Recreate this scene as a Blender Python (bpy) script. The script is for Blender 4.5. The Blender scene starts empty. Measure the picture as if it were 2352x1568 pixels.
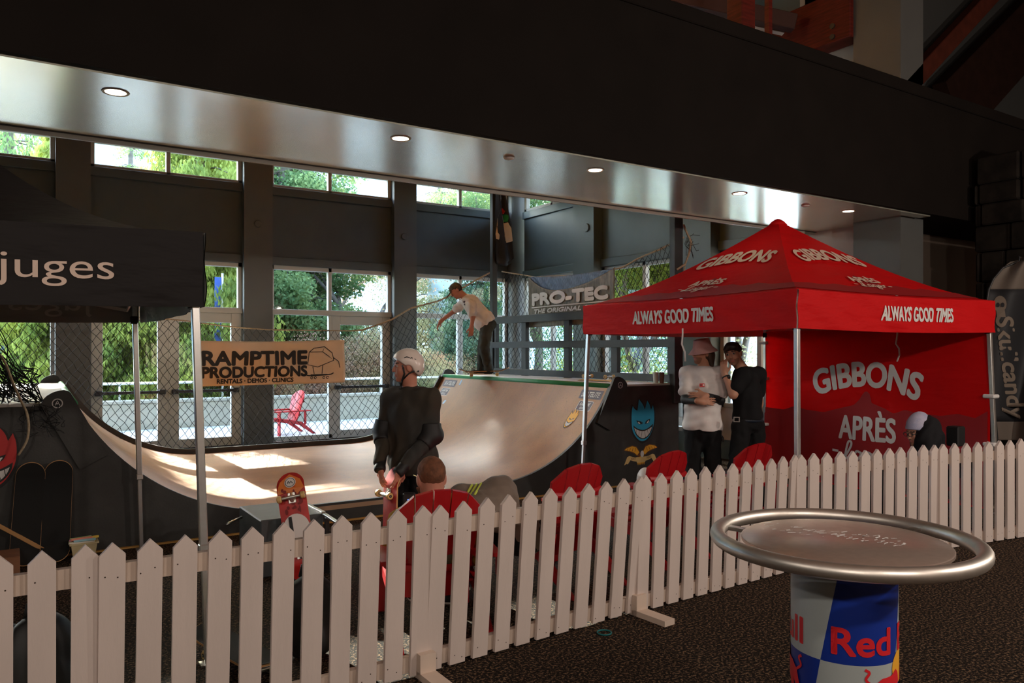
import bpy, math, random
import numpy as np
from mathutils import Vector, Matrix

scene = bpy.context.scene
COL = scene.collection
PI = math.pi
random.seed(7)

# ------------------------------------------------------------------ camera, sky, sun, exposure
# World axes: X runs along the glazed back wall, Y runs from the lobby towards that wall, Z is up.
F_PX, HX, HY, EYE = 1780.0, 1176.0, 804.0, 1.7
CU, SU = 0.8385, 0.5449
cam_data = bpy.data.cameras.new('camera')
cam_data.sensor_width = 36.0
cam_data.lens = F_PX / 2352.0 * 36.0
cam_data.shift_y = (HY - 784.0) / 2352.0
cam_data.clip_start = 0.05
cam_data.clip_end = 500
cam = bpy.data.objects.new('camera', cam_data)
COL.objects.link(cam)
cam.location = (0, 0, EYE)
cam.rotation_euler = (PI / 2, 0, -math.atan2(SU, CU))
scene.camera = cam

SUN_ELEV = 25.3
SUN_STRENGTH = 7.0
SKY_STRENGTH = 1.0
EXPOSURE = 2.1
scene.view_settings.view_transform = 'Standard'
scene.view_settings.look = 'None'
scene.view_settings.gamma = 1.0
scene.view_settings.use_curve_mapping = False
scene.view_settings.exposure = EXPOSURE
scene.cycles.use_denoising = True
scene.cycles.max_bounces = 10
scene.cycles.diffuse_bounces = 5
scene.cycles.glossy_bounces = 4
scene.cycles.transparent_max_bounces = 16
scene.cycles.sample_clamp_indirect = 6.0
scene.cycles.caustics_reflective = False
scene.cycles.caustics_refractive = False

world = bpy.data.worlds.new('sky')
scene.world = world
world.use_nodes = True
wn = world.node_tree
wn.nodes.clear()
w_out = wn.nodes.new('ShaderNodeOutputWorld')
w_bg = wn.nodes.new('ShaderNodeBackground')
w_sky = wn.nodes.new('ShaderNodeTexSky')
w_sky.sky_type = 'NISHITA'
w_sky.sun_disc = False
w_sky.sun_elevation = math.radians(SUN_ELEV)
w_sky.sun_rotation = 0.0
w_sky.air_density = 1.0
w_sky.dust_density = 2.5
w_bg.inputs[1].default_value = SKY_STRENGTH
wn.links.new(w_sky.outputs[0], w_bg.inputs[0])
wn.links.new(w_bg.outputs[0], w_out.inputs[0])

sun_data = bpy.data.lights.new('sun', 'SUN')
sun_data.energy = SUN_STRENGTH
sun_data.angle = math.radians(0.6)
sun_data.color = (1.0, 0.93, 0.82)
sun = bpy.data.objects.new('sun', sun_data)
COL.objects.link(sun)
sun.location = (2, 30, 25)
sun.rotation_euler = (-math.radians(90 - SUN_ELEV), 0, math.radians(1.0))

# unseen warm lobby lamps around the viewer, lowered to light under the red canopy
LOBBY_W = 54.0
for i, (lx, ly, lz, k) in enumerate([(-1.6, -1.8, 3.5, 0.8), (1.6, -2.0, 3.5, 0.8), (5.0, -1.4, 3.3, 1.1), (8.6, -0.6, 3.2, 1.5),
                                     (-3.0, 1.2, 3.5, 0.4)]):
    ld = bpy.data.lights.new('lobby_lamp', 'POINT')
    ld.energy = LOBBY_W * k
    ld.color = (1.0, 0.86, 0.75)
    ld.shadow_soft_size = 0.09
    lo = bpy.data.objects.new('lobby_lamp', ld)
    lo.location = (lx, ly, lz)
    COL.objects.link(lo)

# added upward spot behind the bridge, brightening the pine boards
ld = bpy.data.lights.new('pine_fill_spot', 'SPOT'); ld.energy = 110.0; ld.color = (1.0, 0.78, 0.5); ld.shadow_soft_size = 0.1
ld.spot_size = math.radians(110); ld.spot_blend = 0.5
lo = bpy.data.objects.new('pine_fill_spot', ld); lo.location = (6.0, 8.4, 5.6); lo.rotation_euler = (PI, 0, 0); COL.objects.link(lo)

# ------------------------------------------------------------------ placing helpers
def uv(r, d):
    return CU * r + SU * d, -SU * r + CU * d
def on_v(x, y, v):
    k = (x - HX) / F_PX
    d = v / (CU - SU * k)
    return Vector((d * (CU * k + SU), v, EYE - (y - HY) * d / F_PX))
def on_u(x, y, u):
    k = (x - HX) / F_PX
    d = u / (CU * k + SU)
    return Vector((u, d * (CU - SU * k), EYE - (y - HY) * d / F_PX))
def on_z(x, y, z):
    d = (EYE - z) * F_PX / (y - HY)
    a, b = uv((x - HX) / F_PX * d, d)
    return Vector((a, b, z))
def at_d(x, y, d):
    a, b = uv((x - HX) / F_PX * d, d)
    return Vector((a, b, EYE - (y - HY) * d / F_PX))

# ------------------------------------------------------------------ materials
def mat(name, color, rough=0.6, metal=0.0, spec=0.5, noise=0.0, nscale=8.0, bump=0.0, bscale=60.0, emit=None, estr=1.0,
        coat=0.0, sheen=0.0, stretch=None, color2=None):
    m = bpy.data.materials.new(name)
    m.use_nodes = True
    nt = m.node_tree
    b = nt.nodes['Principled BSDF']
    b.inputs['Base Color'].default_value = (*color, 1)
    b.inputs['Roughness'].default_value = rough
    b.inputs['Metallic'].default_value = metal
    b.inputs['Specular IOR Level'].default_value = spec
    if coat: b.inputs['Coat Weight'].default_value = coat
    if sheen: b.inputs['Sheen Weight'].default_value = sheen
    if emit:
        b.inputs['Emission Color'].default_value = (*emit, 1)
        b.inputs['Emission Strength'].default_value = estr
    tc = nt.nodes.new('ShaderNodeTexCoord')
    src = tc.outputs['Object']
    if stretch:
        mp = nt.nodes.new('ShaderNodeMapping')
        mp.inputs['Scale'].default_value = stretch
        nt.links.new(src, mp.inputs[0]); src = mp.outputs[0]
    if noise or color2:
        n = nt.nodes.new('ShaderNodeTexNoise')
        n.inputs['Scale'].default_value = nscale
        n.inputs['Detail'].default_value = 5
        nt.links.new(src, n.inputs['Vector'])
        r = nt.nodes.new('ShaderNodeMapRange')
        r.inputs[1].default_value = 0.3; r.inputs[2].default_value = 0.7
        nt.links.new(n.outputs[0], r.inputs[0])
        mx = nt.nodes.new('ShaderNodeMix'); mx.data_type = 'RGBA'
        c2 = color2 if color2 else tuple(min(1, c * (1 + noise)) for c in color)
        c1 = color if color2 else tuple(c * (1 - noise) for c in color)
        mx.inputs[6].default_value = (*c1, 1); mx.inputs[7].default_value = (*c2, 1)
        nt.links.new(r.outputs[0], mx.inputs[0])
        nt.links.new(mx.outputs[2], b.inputs['Base Color'])
    if bump:
        n2 = nt.nodes.new('ShaderNodeTexNoise')
        n2.inputs['Scale'].default_value = bscale
        n2.inputs['Detail'].default_value = 4
        nt.links.new(src, n2.inputs['Vector'])
        bp = nt.nodes.new('ShaderNodeBump')
        bp.inputs['Strength'].default_value = bump
        bp.inputs['Distance'].default_value = 0.01
        nt.links.new(n2.outputs[0], bp.inputs['Height'])
        nt.links.new(bp.outputs[0], b.inputs['Normal'])
    return m

def glass_mat():
    m = bpy.data.materials.new('window_glass'); m.use_nodes = True
    nt = m.node_tree; nt.nodes.clear()
    o = nt.nodes.new('ShaderNodeOutputMaterial')
    t = nt.nodes.new('ShaderNodeBsdfTransparent'); t.inputs[0].default_value = (0.93, 0.97, 0.96, 1)
    g = nt.nodes.new('ShaderNodeBsdfGlossy'); g.inputs['Roughness'].default_value = 0.02
    lw = nt.nodes.new('ShaderNodeLayerWeight'); lw.inputs[0].default_value = 0.5
    pw = nt.nodes.new('ShaderNodeMath'); pw.operation = 'POWER'; pw.inputs[1].default_value = 4.0; nt.links.new(lw.outputs['Facing'], pw.inputs[0])
    f = nt.nodes.new('ShaderNodeMapRange'); f.inputs[3].default_value = 0.03; f.inputs[4].default_value = 0.75; nt.links.new(pw.outputs[0], f.inputs[0])
    x = nt.nodes.new('ShaderNodeMixShader')
    nt.links.new(f.outputs[0], x.inputs[0]); nt.links.new(t.outputs[0], x.inputs[1]); nt.links.new(g.outputs[0], x.inputs[2])
    nt.links.new(x.outputs[0], o.inputs[0])
    return m

def leaf_mat(name, c1, c2, trans=0.45, nscale=0.7):
    m = bpy.data.materials.new(name); m.use_nodes = True
    nt = m.node_tree; nt.nodes.clear()
    o = nt.nodes.new('ShaderNodeOutputMaterial')
    d = nt.nodes.new('ShaderNodeBsdfDiffuse'); t = nt.nodes.new('ShaderNodeBsdfTranslucent')
    x = nt.nodes.new('ShaderNodeMixShader'); x.inputs[0].default_value = trans
    tc = nt.nodes.new('ShaderNodeTexCoord'); n = nt.nodes.new('ShaderNodeTexNoise')
    n.inputs['Scale'].default_value = nscale; n.inputs['Detail'].default_value = 8
    r = nt.nodes.new('ShaderNodeMapRange'); r.inputs[1].default_value = 0.35; r.inputs[2].default_value = 0.65
    mx = nt.nodes.new('ShaderNodeMix'); mx.data_type = 'RGBA'
    mx.inputs[6].default_value = (*c1, 1); mx.inputs[7].default_value = (*c2, 1)
    nt.links.new(tc.outputs['Object'], n.inputs['Vector']); nt.links.new(n.outputs[0], r.inputs[0]); nt.links.new(r.outputs[0], mx.inputs[0])
    nt.links.new(mx.outputs[2], d.inputs[0]); nt.links.new(mx.outputs[2], t.inputs[0])
    nt.links.new(d.outputs[0], x.inputs[1]); nt.links.new(t.outputs[0], x.inputs[2]); nt.links.new(x.outputs[0], o.inputs[0])
    return m

# ------------------------------------------------------------------ mesh builder
def frame_of(direction, up=(0, 0, 1)):
    z = Vector(direction).normalized()
    u_ = Vector(up)
    if abs(z.dot(u_)) > 0.98: u_ = Vector((0, 1, 0))
    x = u_.cross(z).normalized()
    y = z.cross(x)
    return Matrix((x, y, z)).transposed()

class MB:
    def __init__(s):
        s.v, s.f, s.m = [], [], []
    def add(s, vs, fs, mi=0):
        o = len(s.v)
        s.v.extend(tuple(p) for p in vs)
        for f in fs:
            s.f.append(tuple(o + i for i in f)); s.m.append(mi)
        return s
    def box(s, lo, hi, mi=0, M=None, bev=0.0):
        x0, y0, z0 = lo; x1, y1, z1 = hi
        if bev <= 0:
            vs = [(x0, y0, z0), (x1, y0, z0), (x1, y1, z0), (x0, y1, z0), (x0, y0, z1), (x1, y0, z1), (x1, y1, z1), (x0, y1, z1)]
            fs = [(0, 3, 2, 1), (4, 5, 6, 7), (0, 1, 5, 4), (1, 2, 6, 5), (2, 3, 7, 6), (3, 0, 4, 7)]
        else:
            b = min(bev, (x1 - x0) / 2.01, (y1 - y0) / 2.01, (z1 - z0) / 2.01)
            cx = [(x0, x0 + b), (x1, x1 - b)]; cy = [(y0, y0 + b), (y1, y1 - b)]; cz = [(z0, z0 + b), (z1, z1 - b)]
            vs, ix = [], {}
            for i in (0, 1):
                for j in (0, 1):
                    for k in (0, 1):
                        ix[i, j, k, 0] = len(vs); vs.append((cx[i][0], cy[j][1], cz[k][1]))
                        ix[i, j, k, 1] = len(vs); vs.append((cx[i][1], cy[j][0], cz[k][1]))
                        ix[i, j, k, 2] = len(vs); vs.append((cx[i][1], cy[j][1], cz[k][0]))
            fs = []
            for i in (0, 1):
                q = [ix[i, 0, 0, 0], ix[i, 1, 0, 0], ix[i, 1, 1, 0], ix[i, 0, 1, 0]]; fs.append(q if i else q[::-1])
                q = [ix[0, i, 0, 1], ix[0, i, 1, 1], ix[1, i, 1, 1], ix[1, i, 0, 1]]; fs.append(q if i else q[::-1])
                q = [ix[0, 0, i, 2], ix[1, 0, i, 2], ix[1, 1, i, 2], ix[0, 1, i, 2]]; fs.append(q if i else q[::-1])
            for i in (0, 1):
                for j in (0, 1):
                    q = [ix[i, j, 0, 0], ix[i, j, 1, 0], ix[i, j, 1, 1], ix[i, j, 0, 1]]; fs.append(q if (i ^ j) else q[::-1])
                    q = [ix[i, 0, j, 0], ix[i, 1, j, 0], ix[i, 1, j, 2], ix[i, 0, j, 2]]; fs.append(q[::-1] if (i ^ j) else q)
                    q = [ix[0, i, j, 1], ix[1, i, j, 1], ix[1, i, j, 2], ix[0, i, j, 2]]; fs.append(q if (i ^ j) else q[::-1])
            for i in (0, 1):
                for j in (0, 1):
                    for k in (0, 1):
                        q = [ix[i, j, k, 0], ix[i, j, k, 1], ix[i, j, k, 2]]
                        fs.append(q if (i + j + k) % 2 else q[::-1])
        if M is not None: vs = [M @ Vector(p) for p in vs]
        return s.add(vs, fs, mi)
    def beam(s, a, b, w, h, mi=0, up=(0, 0, 1), bev=0.0):
        a, b = Vector(a), Vector(b)
        R = frame_of(b - a, up).to_4x4(); R.translation = a
        return s.box((-w / 2, -h / 2, 0), (w / 2, h / 2, (b - a).length), mi, R, bev)
    def tube(s, pts, r, n=8, mi=0, cap=True, closed=False):
        pts = [Vector(p) for p in pts]; N = len(pts)
        rr = r if isinstance(r, (list, tuple)) else [r] * N
        vs, fs, prev = [], [], None
        for i, p in enumerate(pts):
            if closed: t = pts[(i + 1) % N] - pts[i - 1]
            else: t = pts[min(i + 1, N - 1)] - pts[max(i - 1, 0)]
            if t.length < 1e-9: t = Vector((0, 0, 1))
            t.normalize()
            if prev is None: R = frame_of(t); x = R.col[0].copy()
            else:
                x = prev - t * prev.dot(t)
                x = x.normalized() if x.length > 1e-6 else frame_of(t).col[0].copy()
            prev = x; y = t.cross(x)
            for k in range(n):
                a = 2 * PI * k / n
                vs.append(p + (x * math.cos(a) + y * math.sin(a)) * rr[i])
        for i in range(N if closed else N - 1):
            j = (i + 1) % N
            for k in range(n):
                l = (k + 1) % n
                fs.append((i * n + k, i * n + l, j * n + l, j * n + k))
        if cap and not closed:
            fs.append(tuple(range(n))[::-1]); fs.append(tuple((N - 1) * n + k for k in range(n)))
        return s.add(vs, fs, mi)
    def cyl(s, a, b, r, n=16, mi=0, r2=None):
        return s.tube([a, b], [r, r if r2 is None else r2], n, mi)
    def lathe(s, prof, n=24, c=(0, 0, 0), mi=0, M=None):
        vs, fs = [], []
        for (r, z) in prof:
            for k in range(n):
                a = 2 * PI * k / n
                vs.append((c[0] + r * math.cos(a), c[1] + r * math.sin(a), c[2] + z))
        for i in range(len(prof) - 1):
            for k in range(n):
                l = (k + 1) % n
                fs.append((i * n + k, i * n + l, (i + 1) * n + l, (i + 1) * n + k))
        fs.append(tuple(range(n))[::-1]); fs.append(tuple((len(prof) - 1) * n + k for k in range(n)))
        if M is not None: vs = [M @ Vector(p) for p in vs]
        return s.add(vs, fs, mi)
    def prism(s, poly, t0, t1, fn, mi=0, mside=None):
        """poly: list of 2-D points (ccw); fn(x, y, t) -> 3-D point"""
        n = len(poly)
        vs = [fn(x, y, t0) for x, y in poly] + [fn(x, y, t1) for x, y in poly]
        s.add(vs, [tuple(range(n))[::-1], tuple(range(n, 2 * n))], mi)
        o = len(s.v) - 2 * n
        for i in range(n):
            j = (i + 1) % n
            s.f.append((o + i, o + j, o + n + j, o + n + i)); s.m.append(mi if mside is None else mside)
        return s
    def grid(s, fn, nu, nv, mi=0, thick=None):
        vs = [fn(i / nu, j / nv) for i in range(nu + 1) for j in range(nv + 1)]
        fs = [(i * (nv + 1) + j, (i + 1) * (nv + 1) + j, (i + 1) * (nv + 1) + j + 1, i * (nv + 1) + j + 1) for i in range(nu) for j in range(nv)]
        s.add(vs, fs, mi)
        return s
    def build(s, name, mats, parent=None, smooth=False, autosmooth=None, solid=None):
        me = bpy.data.meshes.new(name)
        me.from_pydata(s.v, [], s.f)
        if not isinstance(mats, (list, tuple)): mats = [mats]
        for m_ in mats: me.materials.append(m_)
        if len(mats) > 1: me.polygons.foreach_set('material_index', s.m)
        if smooth: me.polygons.foreach_set('use_smooth', [True] * len(me.polygons))
        me.update()
        if autosmooth is not None:
            me.polygons.foreach_set('use_smooth', [True] * len(me.polygons))
            me.set_sharp_from_angle(angle=math.radians(autosmooth))
        o = bpy.data.objects.new(name, me)
        COL.objects.link(o)
        if solid:
            md = o.modifiers.new('thickness', 'SOLIDIFY'); md.thickness = solid; md.offset = 0
        if parent is not None: attach(o, parent)
        return o

def chain_matrix(o):
    M = o.matrix_basis.copy()
    p = o
    while p.parent is not None:
        M = p.parent.matrix_basis @ p.matrix_parent_inverse @ M if False else p.parent.matrix_basis @ M
        p = p.parent
    return M
LOCAL = set()
def attach(o, parent):
    """geometry is written in world space unless the thing's root was made with local=True"""
    o.parent = parent
    root = parent
    while root.parent is not None: root = root.parent
    if parent is root and root.name not in LOCAL:
        o.matrix_parent_inverse = root.matrix_basis.inverted()

def thing(name, label, cat, loc=(0, 0, 0), rz=0.0, group=None, local=False):
    o = bpy.data.objects.new(name, None)
    COL.objects.link(o)
    o.empty_display_size = 0.1
    o.location = loc; o.rotation_euler = (0, 0, rz)
    o['label'] = label; o['category'] = cat
    if group: o['group'] = group
    if local: LOCAL.add(o.name)
    return o
def tag(o, label, cat, group=None, kind=None):
    o['label'] = label; o['category'] = cat
    if group: o['group'] = group
    if kind: o['kind'] = kind
    return o
def struct(o, label=None, cat=None):
    o['kind'] = 'structure'
    if label: o['label'] = label
    if cat: o['category'] = cat
    return o
def copy_tree(o, parent=None):
    c = o.copy(); COL.objects.link(c)
    if parent is not None: c.parent = parent
    for ch in list(o.children): copy_tree(ch, c)
    return c

# ------------------------------------------------------------------ lettering as real meshes
_text_cache = {}
def text2d(s, bold=0.0, shear=0.0, space=1.0):
    """flat triangles of a string, height of capitals = 1, x from 0 to width"""
    key = (s, bold, shear, space)
    if key in _text_cache: return _text_cache[key]
    cu = bpy.data.curves.new('lettering', 'FONT')
    cu.body = s; cu.size = 1.0; cu.resolution_u = 5; cu.offset = bold; cu.shear = shear; cu.space_character = space
    cu.fill_mode = 'FRONT'
    ob = bpy.data.objects.new('lettering', cu); COL.objects.link(ob)
    dg = bpy.context.evaluated_depsgraph_get()
    me = ob.evaluated_get(dg).to_mesh()
    vs = [(v.co.x, v.co.y) for v in me.vertices]
    fs = [tuple(p.vertices) for p in me.polygons]
    ob.evaluated_get(dg).to_mesh_clear()
    bpy.data.objects.remove(ob); bpy.data.curves.remove(cu)
    x0 = min(v[0] for v in vs); x1 = max(v[0] for v in vs)
    cap = 0.73
    vs = [((x - x0) / cap, y / cap) for x, y in vs]
    _text_cache[key] = (vs, fs, (x1 - x0) / cap)
    return _text_cache[key]
def refine(vs, fs, L):
    """splits flat faces until no edge is longer than L, so that they can follow a curved surface"""
    import bmesh
    bm = bmesh.new()
    B = [bm.verts.new((x, y, 0)) for x, y in vs]
    for f in fs:
        try: bm.faces.new([B[i] for i in f])
        except ValueError: pass
    for _ in range(7):
        bmesh.ops.triangulate(bm, faces=bm.faces[:])
        E = [e for e in bm.edges if e.calc_length() > L]
        if not E: break
        bmesh.ops.subdivide_edges(bm, edges=E, cuts=1)
    bmesh.ops.triangulate(bm, faces=bm.faces[:])
    bm.verts.index_update()
    out = [(v.co.x, v.co.y) for v in bm.verts], [tuple(v.index for v in f.verts) for f in bm.faces]
    bm.free()
    return out
def letter(mb, s, fn, width=None, height=1.0, x=0.0, y=0.0, bold=0.0, shear=0.0, space=1.0, mi=0, center=True, flip=False, warp=None, fat=0.0, fine=0.0):
    """writes a string: fn(x, y) maps flat metres to 3-D; width squeezes it"""
    vs, fs, w = text2d(s, bold, shear, space)
    if fine: vs, fs = refine(vs, fs, fine)
    kx = (width / w) if width else height
    W = w * kx
    for ox, oy in ([(0, 0)] if not fat else [(fat * math.cos(k * PI / 4), fat * math.sin(k * PI / 4)) for k in range(8)] + [(0, 0)]):
        out = []
        for a, b in vs:
            px, py = a * kx, b * height
            if flip: px = W - px
            if center: px -= W / 2
            px += ox; py += oy
            if warp: px, py = warp(px, py)
            out.append(fn(px + x, py + y))
        mb.add(out, fs, mi)
def stroke(mb, pts, w, fn, mi=0, steps=6):
    """a flat pen stroke through 2-D points (Catmull-Rom), mapped with fn(x, y)"""
    P_ = [Vector((p[0], p[1])) for p in pts]
    if steps > 1 and len(P_) > 2:
        Q = [P_[0] * 2 - P_[1]] + P_ + [P_[-1] * 2 - P_[-2]]
        out = []
        for i in range(1, len(Q) - 2):
            for k in range(steps):
                t = k / steps
                a, b, c, d = Q[i - 1], Q[i], Q[i + 1], Q[i + 2]
                out.append(0.5 * ((2 * b) + (c - a) * t + (2 * a - 5 * b + 4 * c - d) * t * t + (3 * b - a - 3 * c + d) * t ** 3))
        out.append(P_[-1]); P_ = out
    vs, fs = [], []
    for i, p in enumerate(P_):
        t = P_[min(i + 1, len(P_) - 1)] - P_[max(i - 1, 0)]
        n = Vector((-t.y, t.x)); n = n.normalized() if n.length > 1e-9 else Vector((0, 1))
        vs += [fn(*(p + n * w / 2)), fn(*(p - n * w / 2))]
    for i in range(len(P_) - 1): fs.append((2 * i, 2 * i + 1, 2 * i + 3, 2 * i + 2))
    mb.add(vs, fs, mi)
def flat(mb, poly, fn, mi=0, fine=0.0):
    """a filled flat outline (may be concave), mapped with fn(x, y)"""
    from mathutils.geometry import tessellate_polygon
    tri = tessellate_polygon([[Vector((x, y, 0)) for x, y in poly]])
    P2, T2 = poly, [tuple(t) for t in tri]
    if fine: P2, T2 = refine(P2, T2, fine)
    mb.add([fn(x, y) for x, y in P2], T2, mi)
def disc2(cx, cy, rx, ry=None, n=24):
    ry = rx if ry is None else ry
    return [(cx + rx * math.cos(2 * PI * k / n), cy + ry * math.sin(2 * PI * k / n)) for k in range(n)]
LAGER = [[(0.05, 0.30), (0.02, 0.12), (0.16, 0.0), (0.20, 0.35), (0.30, 0.95), (0.42, 0.98), (0.40, 0.70), (0.16, 0.10), (0.02, 0.05), (0.05, 0.22), (0.30, 0.06), (0.48, 0.02), (0.58, 0.18)],
         [(0.80, 0.45), (0.64, 0.50), (0.55, 0.20), (0.64, 0.02), (0.78, 0.25), (0.82, 0.48), (0.80, 0.12), (0.92, 0.05)],
         [(1.16, 0.45), (1.00, 0.50), (0.91, 0.20), (1.00, 0.02), (1.14, 0.25), (1.18, 0.48), (1.12, -0.15), (1.00, -0.42), (0.88, -0.30), (1.06, -0.02), (1.28, 0.10)],
         [(1.28, 0.20), (1.46, 0.28), (1.48, 0.45), (1.36, 0.48), (1.28, 0.20), (1.38, 0.0), (1.54, 0.10)],
         [(1.58, 0.02), (1.64, 0.45), (1.66, 0.30), (1.76, 0.50), (1.84, 0.44)],
         [(-0.35, 0.42), (-0.10, 0.40)], [(1.95, 0.30), (2.22, 0.27)]]
# ------------------------------------------------------------------ shared materials
M_WALL = mat('grey_wall_paint', (0.070, 0.084, 0.088), 0.5, noise=0.06, nscale=3, bump=0.08, bscale=120)
M_COLUMN = mat('grey_column_paint', (0.095, 0.098, 0.094), 0.45, noise=0.05, nscale=3, bump=0.08, bscale=120)
M_WALLB = mat('blue_grey_wall_paint', (0.105, 0.140, 0.140), 0.4, noise=0.05, nscale=3)
M_FRAME = mat('pale_window_frame', (0.50, 0.50, 0.47), 0.4)
M_GLASS = glass_mat()
M_FASCIA = mat('black_painted_board', (0.0085, 0.0062, 0.005), 0.8, spec=0.12, noise=0.15, nscale=2)
M_SOFFIT = mat('satin_grey_soffit', (0.90, 0.89, 0.74), 0.21, 0.75, spec=0.7, noise=0.05, nscale=2.0)
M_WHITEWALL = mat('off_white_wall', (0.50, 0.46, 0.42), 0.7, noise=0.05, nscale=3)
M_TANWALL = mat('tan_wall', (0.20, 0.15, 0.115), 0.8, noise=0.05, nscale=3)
M_WHITE = mat('white_paint', (0.80, 0.78, 0.74), 0.5)
M_BLACK = mat('black_plastic', (0.012, 0.012, 0.013), 0.45)
M_DARKMETAL = mat('dark_metal', (0.05, 0.05, 0.055), 0.4, 0.6)
M_STEEL = mat('brushed_steel', (0.62, 0.60, 0.57), 0.28, 1.0, noise=0.08, nscale=30)
M_ALU = mat('aluminium', (0.70, 0.70, 0.68), 0.32, 0.9, noise=0.05, nscale=20)
M_CONCRETE = mat('pale_concrete', (0.52, 0.50, 0.47), 0.85, noise=0.10, nscale=2.5, bump=0.2)
M_PARAPET = mat('sand_render', (0.40, 0.37, 0.30), 0.9, noise=0.08, nscale=2)
M_REDWOOD = mat('red_stained_timber', (0.105, 0.011, 0.006), 0.6, spec=0.25, noise=0.35, nscale=5, stretch=(1, 1, 9))
M_PINE = mat('golden_pine_boards', (0.62, 0.33, 0.09), 0.5, noise=0.25, nscale=4, stretch=(12, 1, 1))
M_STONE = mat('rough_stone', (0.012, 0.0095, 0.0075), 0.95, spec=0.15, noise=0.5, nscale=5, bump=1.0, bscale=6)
M_LAMP = mat('lit_lamp_lens', (0.9, 0.8, 0.6), 0.4, emit=(1.0, 0.83, 0.58), estr=5.0)

def carpet():
    m = bpy.data.materials.new('speckled_carpet'); m.use_nodes = True
    nt = m.node_tree; b = nt.nodes['Principled BSDF']
    b.inputs['Roughness'].default_value = 0.95; b.inputs['Specular IOR Level'].default_value = 0.1
    tc = nt.nodes.new('ShaderNodeTexCoord')
    n = nt.nodes.new('ShaderNodeTexNoise'); n.inputs['Scale'].default_value = 62; n.inputs['Detail'].default_value = 2; n.inputs['Roughness'].default_value = 0.7
    r = nt.nodes.new('ShaderNodeValToRGB'); e = r.color_ramp.elements
    e[0].position = 0.44; e[0].color = (0.010, 0.008, 0.007, 1); e[1].position = 0.64; e[1].color = (0.21, 0.135, 0.082, 1)
    k = r.color_ramp.elements.new(0.52); k.color = (0.021, 0.015, 0.011, 1)
    n2 = nt.nodes.new('ShaderNodeTexNoise'); n2.inputs['Scale'].default_value = 160
    bp = nt.nodes.new('ShaderNodeBump'); bp.inputs['Strength'].default_value = 0.5; bp.inputs['Distance'].default_value = 0.01
    L = nt.links.new
    L(tc.outputs['Object'], n.inputs['Vector']); L(n.outputs[0], r.inputs[0]); L(r.outputs[0], b.inputs['Base Color'])
    L(tc.outputs['Object'], n2.inputs['Vector']); L(n2.outputs[0], bp.inputs['Height']); L(bp.outputs[0], b.inputs['Normal'])
    return m
M_CARPET = carpet()

WA, WB = 14.3, 9.4          # planes of the glazed back wall and of the glazed right wall
Z_HEAD, Z_SILL, Z_TOP, Z_ROOF = 3.27, 4.70, 5.16, 8.0
SOF, B0, B1 = 3.337, 5.13, 6.72   # the mezzanine bridge: soffit height, front and back edge

# floor and enclosing shell
struct(MB().box((-8, -5, -0.2), (15, WA + 0.25, 0.0)).build('floor', M_CARPET), 'dark brown carpet flecked with tan, covering the hall', 'floor')
struct(MB().box((-8.2, -5, 0), (-8, WA + 0.3, Z_ROOF + 0.2)).build('wall_left', M_WALL), 'plain dark grey wall left of the hall', 'wall')
struct(MB().box((-8.2, -5.2, 0), (15.2, -5, Z_ROOF + 0.2)).build('wall_front', M_TANWALL), 'plain lobby wall behind the viewer', 'wall')
struct(MB().box((15, -5, 0), (15.2, 7, Z_ROOF + 0.2)).build('wall_lobby', M_TANWALL), 'plain lobby wall far right', 'wall')
struct(MB().box((-8.2, -5.2, Z_ROOF), (15.2, WA + 0.6, Z_ROOF + 0.2)).build('ceiling', mat('dark_timber_ceiling', (0.16, 0.07, 0.035), 0.7, noise=0.2)), 'dark timber ceiling', 'ceiling')
# the bridge overhead
struct(MB().box((-8, B0, SOF), (WB, B1, SOF + 0.25)).build('ceiling_bridge', M_SOFFIT), 'satin grey underside of the bridge, reflecting the windows', 'ceiling')
fb = MB().box((-8, B0 - 0.06, SOF), (15, B0, 4.70)).box((-8, B0 - 0.085, 4.70), (15, B0 + 0.02, 4.84), bev=0.01)
struct(fb.build('wall_bridge', M_FASCIA), 'tall black front of the bridge', 'wall')
struct(MB().box((-8, B0, SOF - 0.012), (WB, B0 + 0.13, SOF)).build('trim_1', M_SOFFIT), 'grey strip along the front edge of the soffit', 'trim')
tb = MB().box((-8, B1 + 0.02, SOF - 0.035), (WB, B1 + 0.05, SOF + 0.05))
struct(tb.build('trim_2', mat('soffit_edge_strip', (0.42, 0.40, 0.34), 0.4)), 'pale strip along the back edge of the soffit', 'trim')
struct(MB().box((-8, B1 - 0.012, SOF - 0.003), (WB, B1 + 0.02, SOF + 0.05)).build('trim_3', M_BLACK), 'black gap at the back edge of the soffit', 'trim')
struct(MB().box((-8, B1 + 0.05, SOF + 0.0), (WB, B1 + 0.15, 4.0)).build('wall_bridge_back', M_WALL), 'rear edge of the bridge', 'wall')

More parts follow.
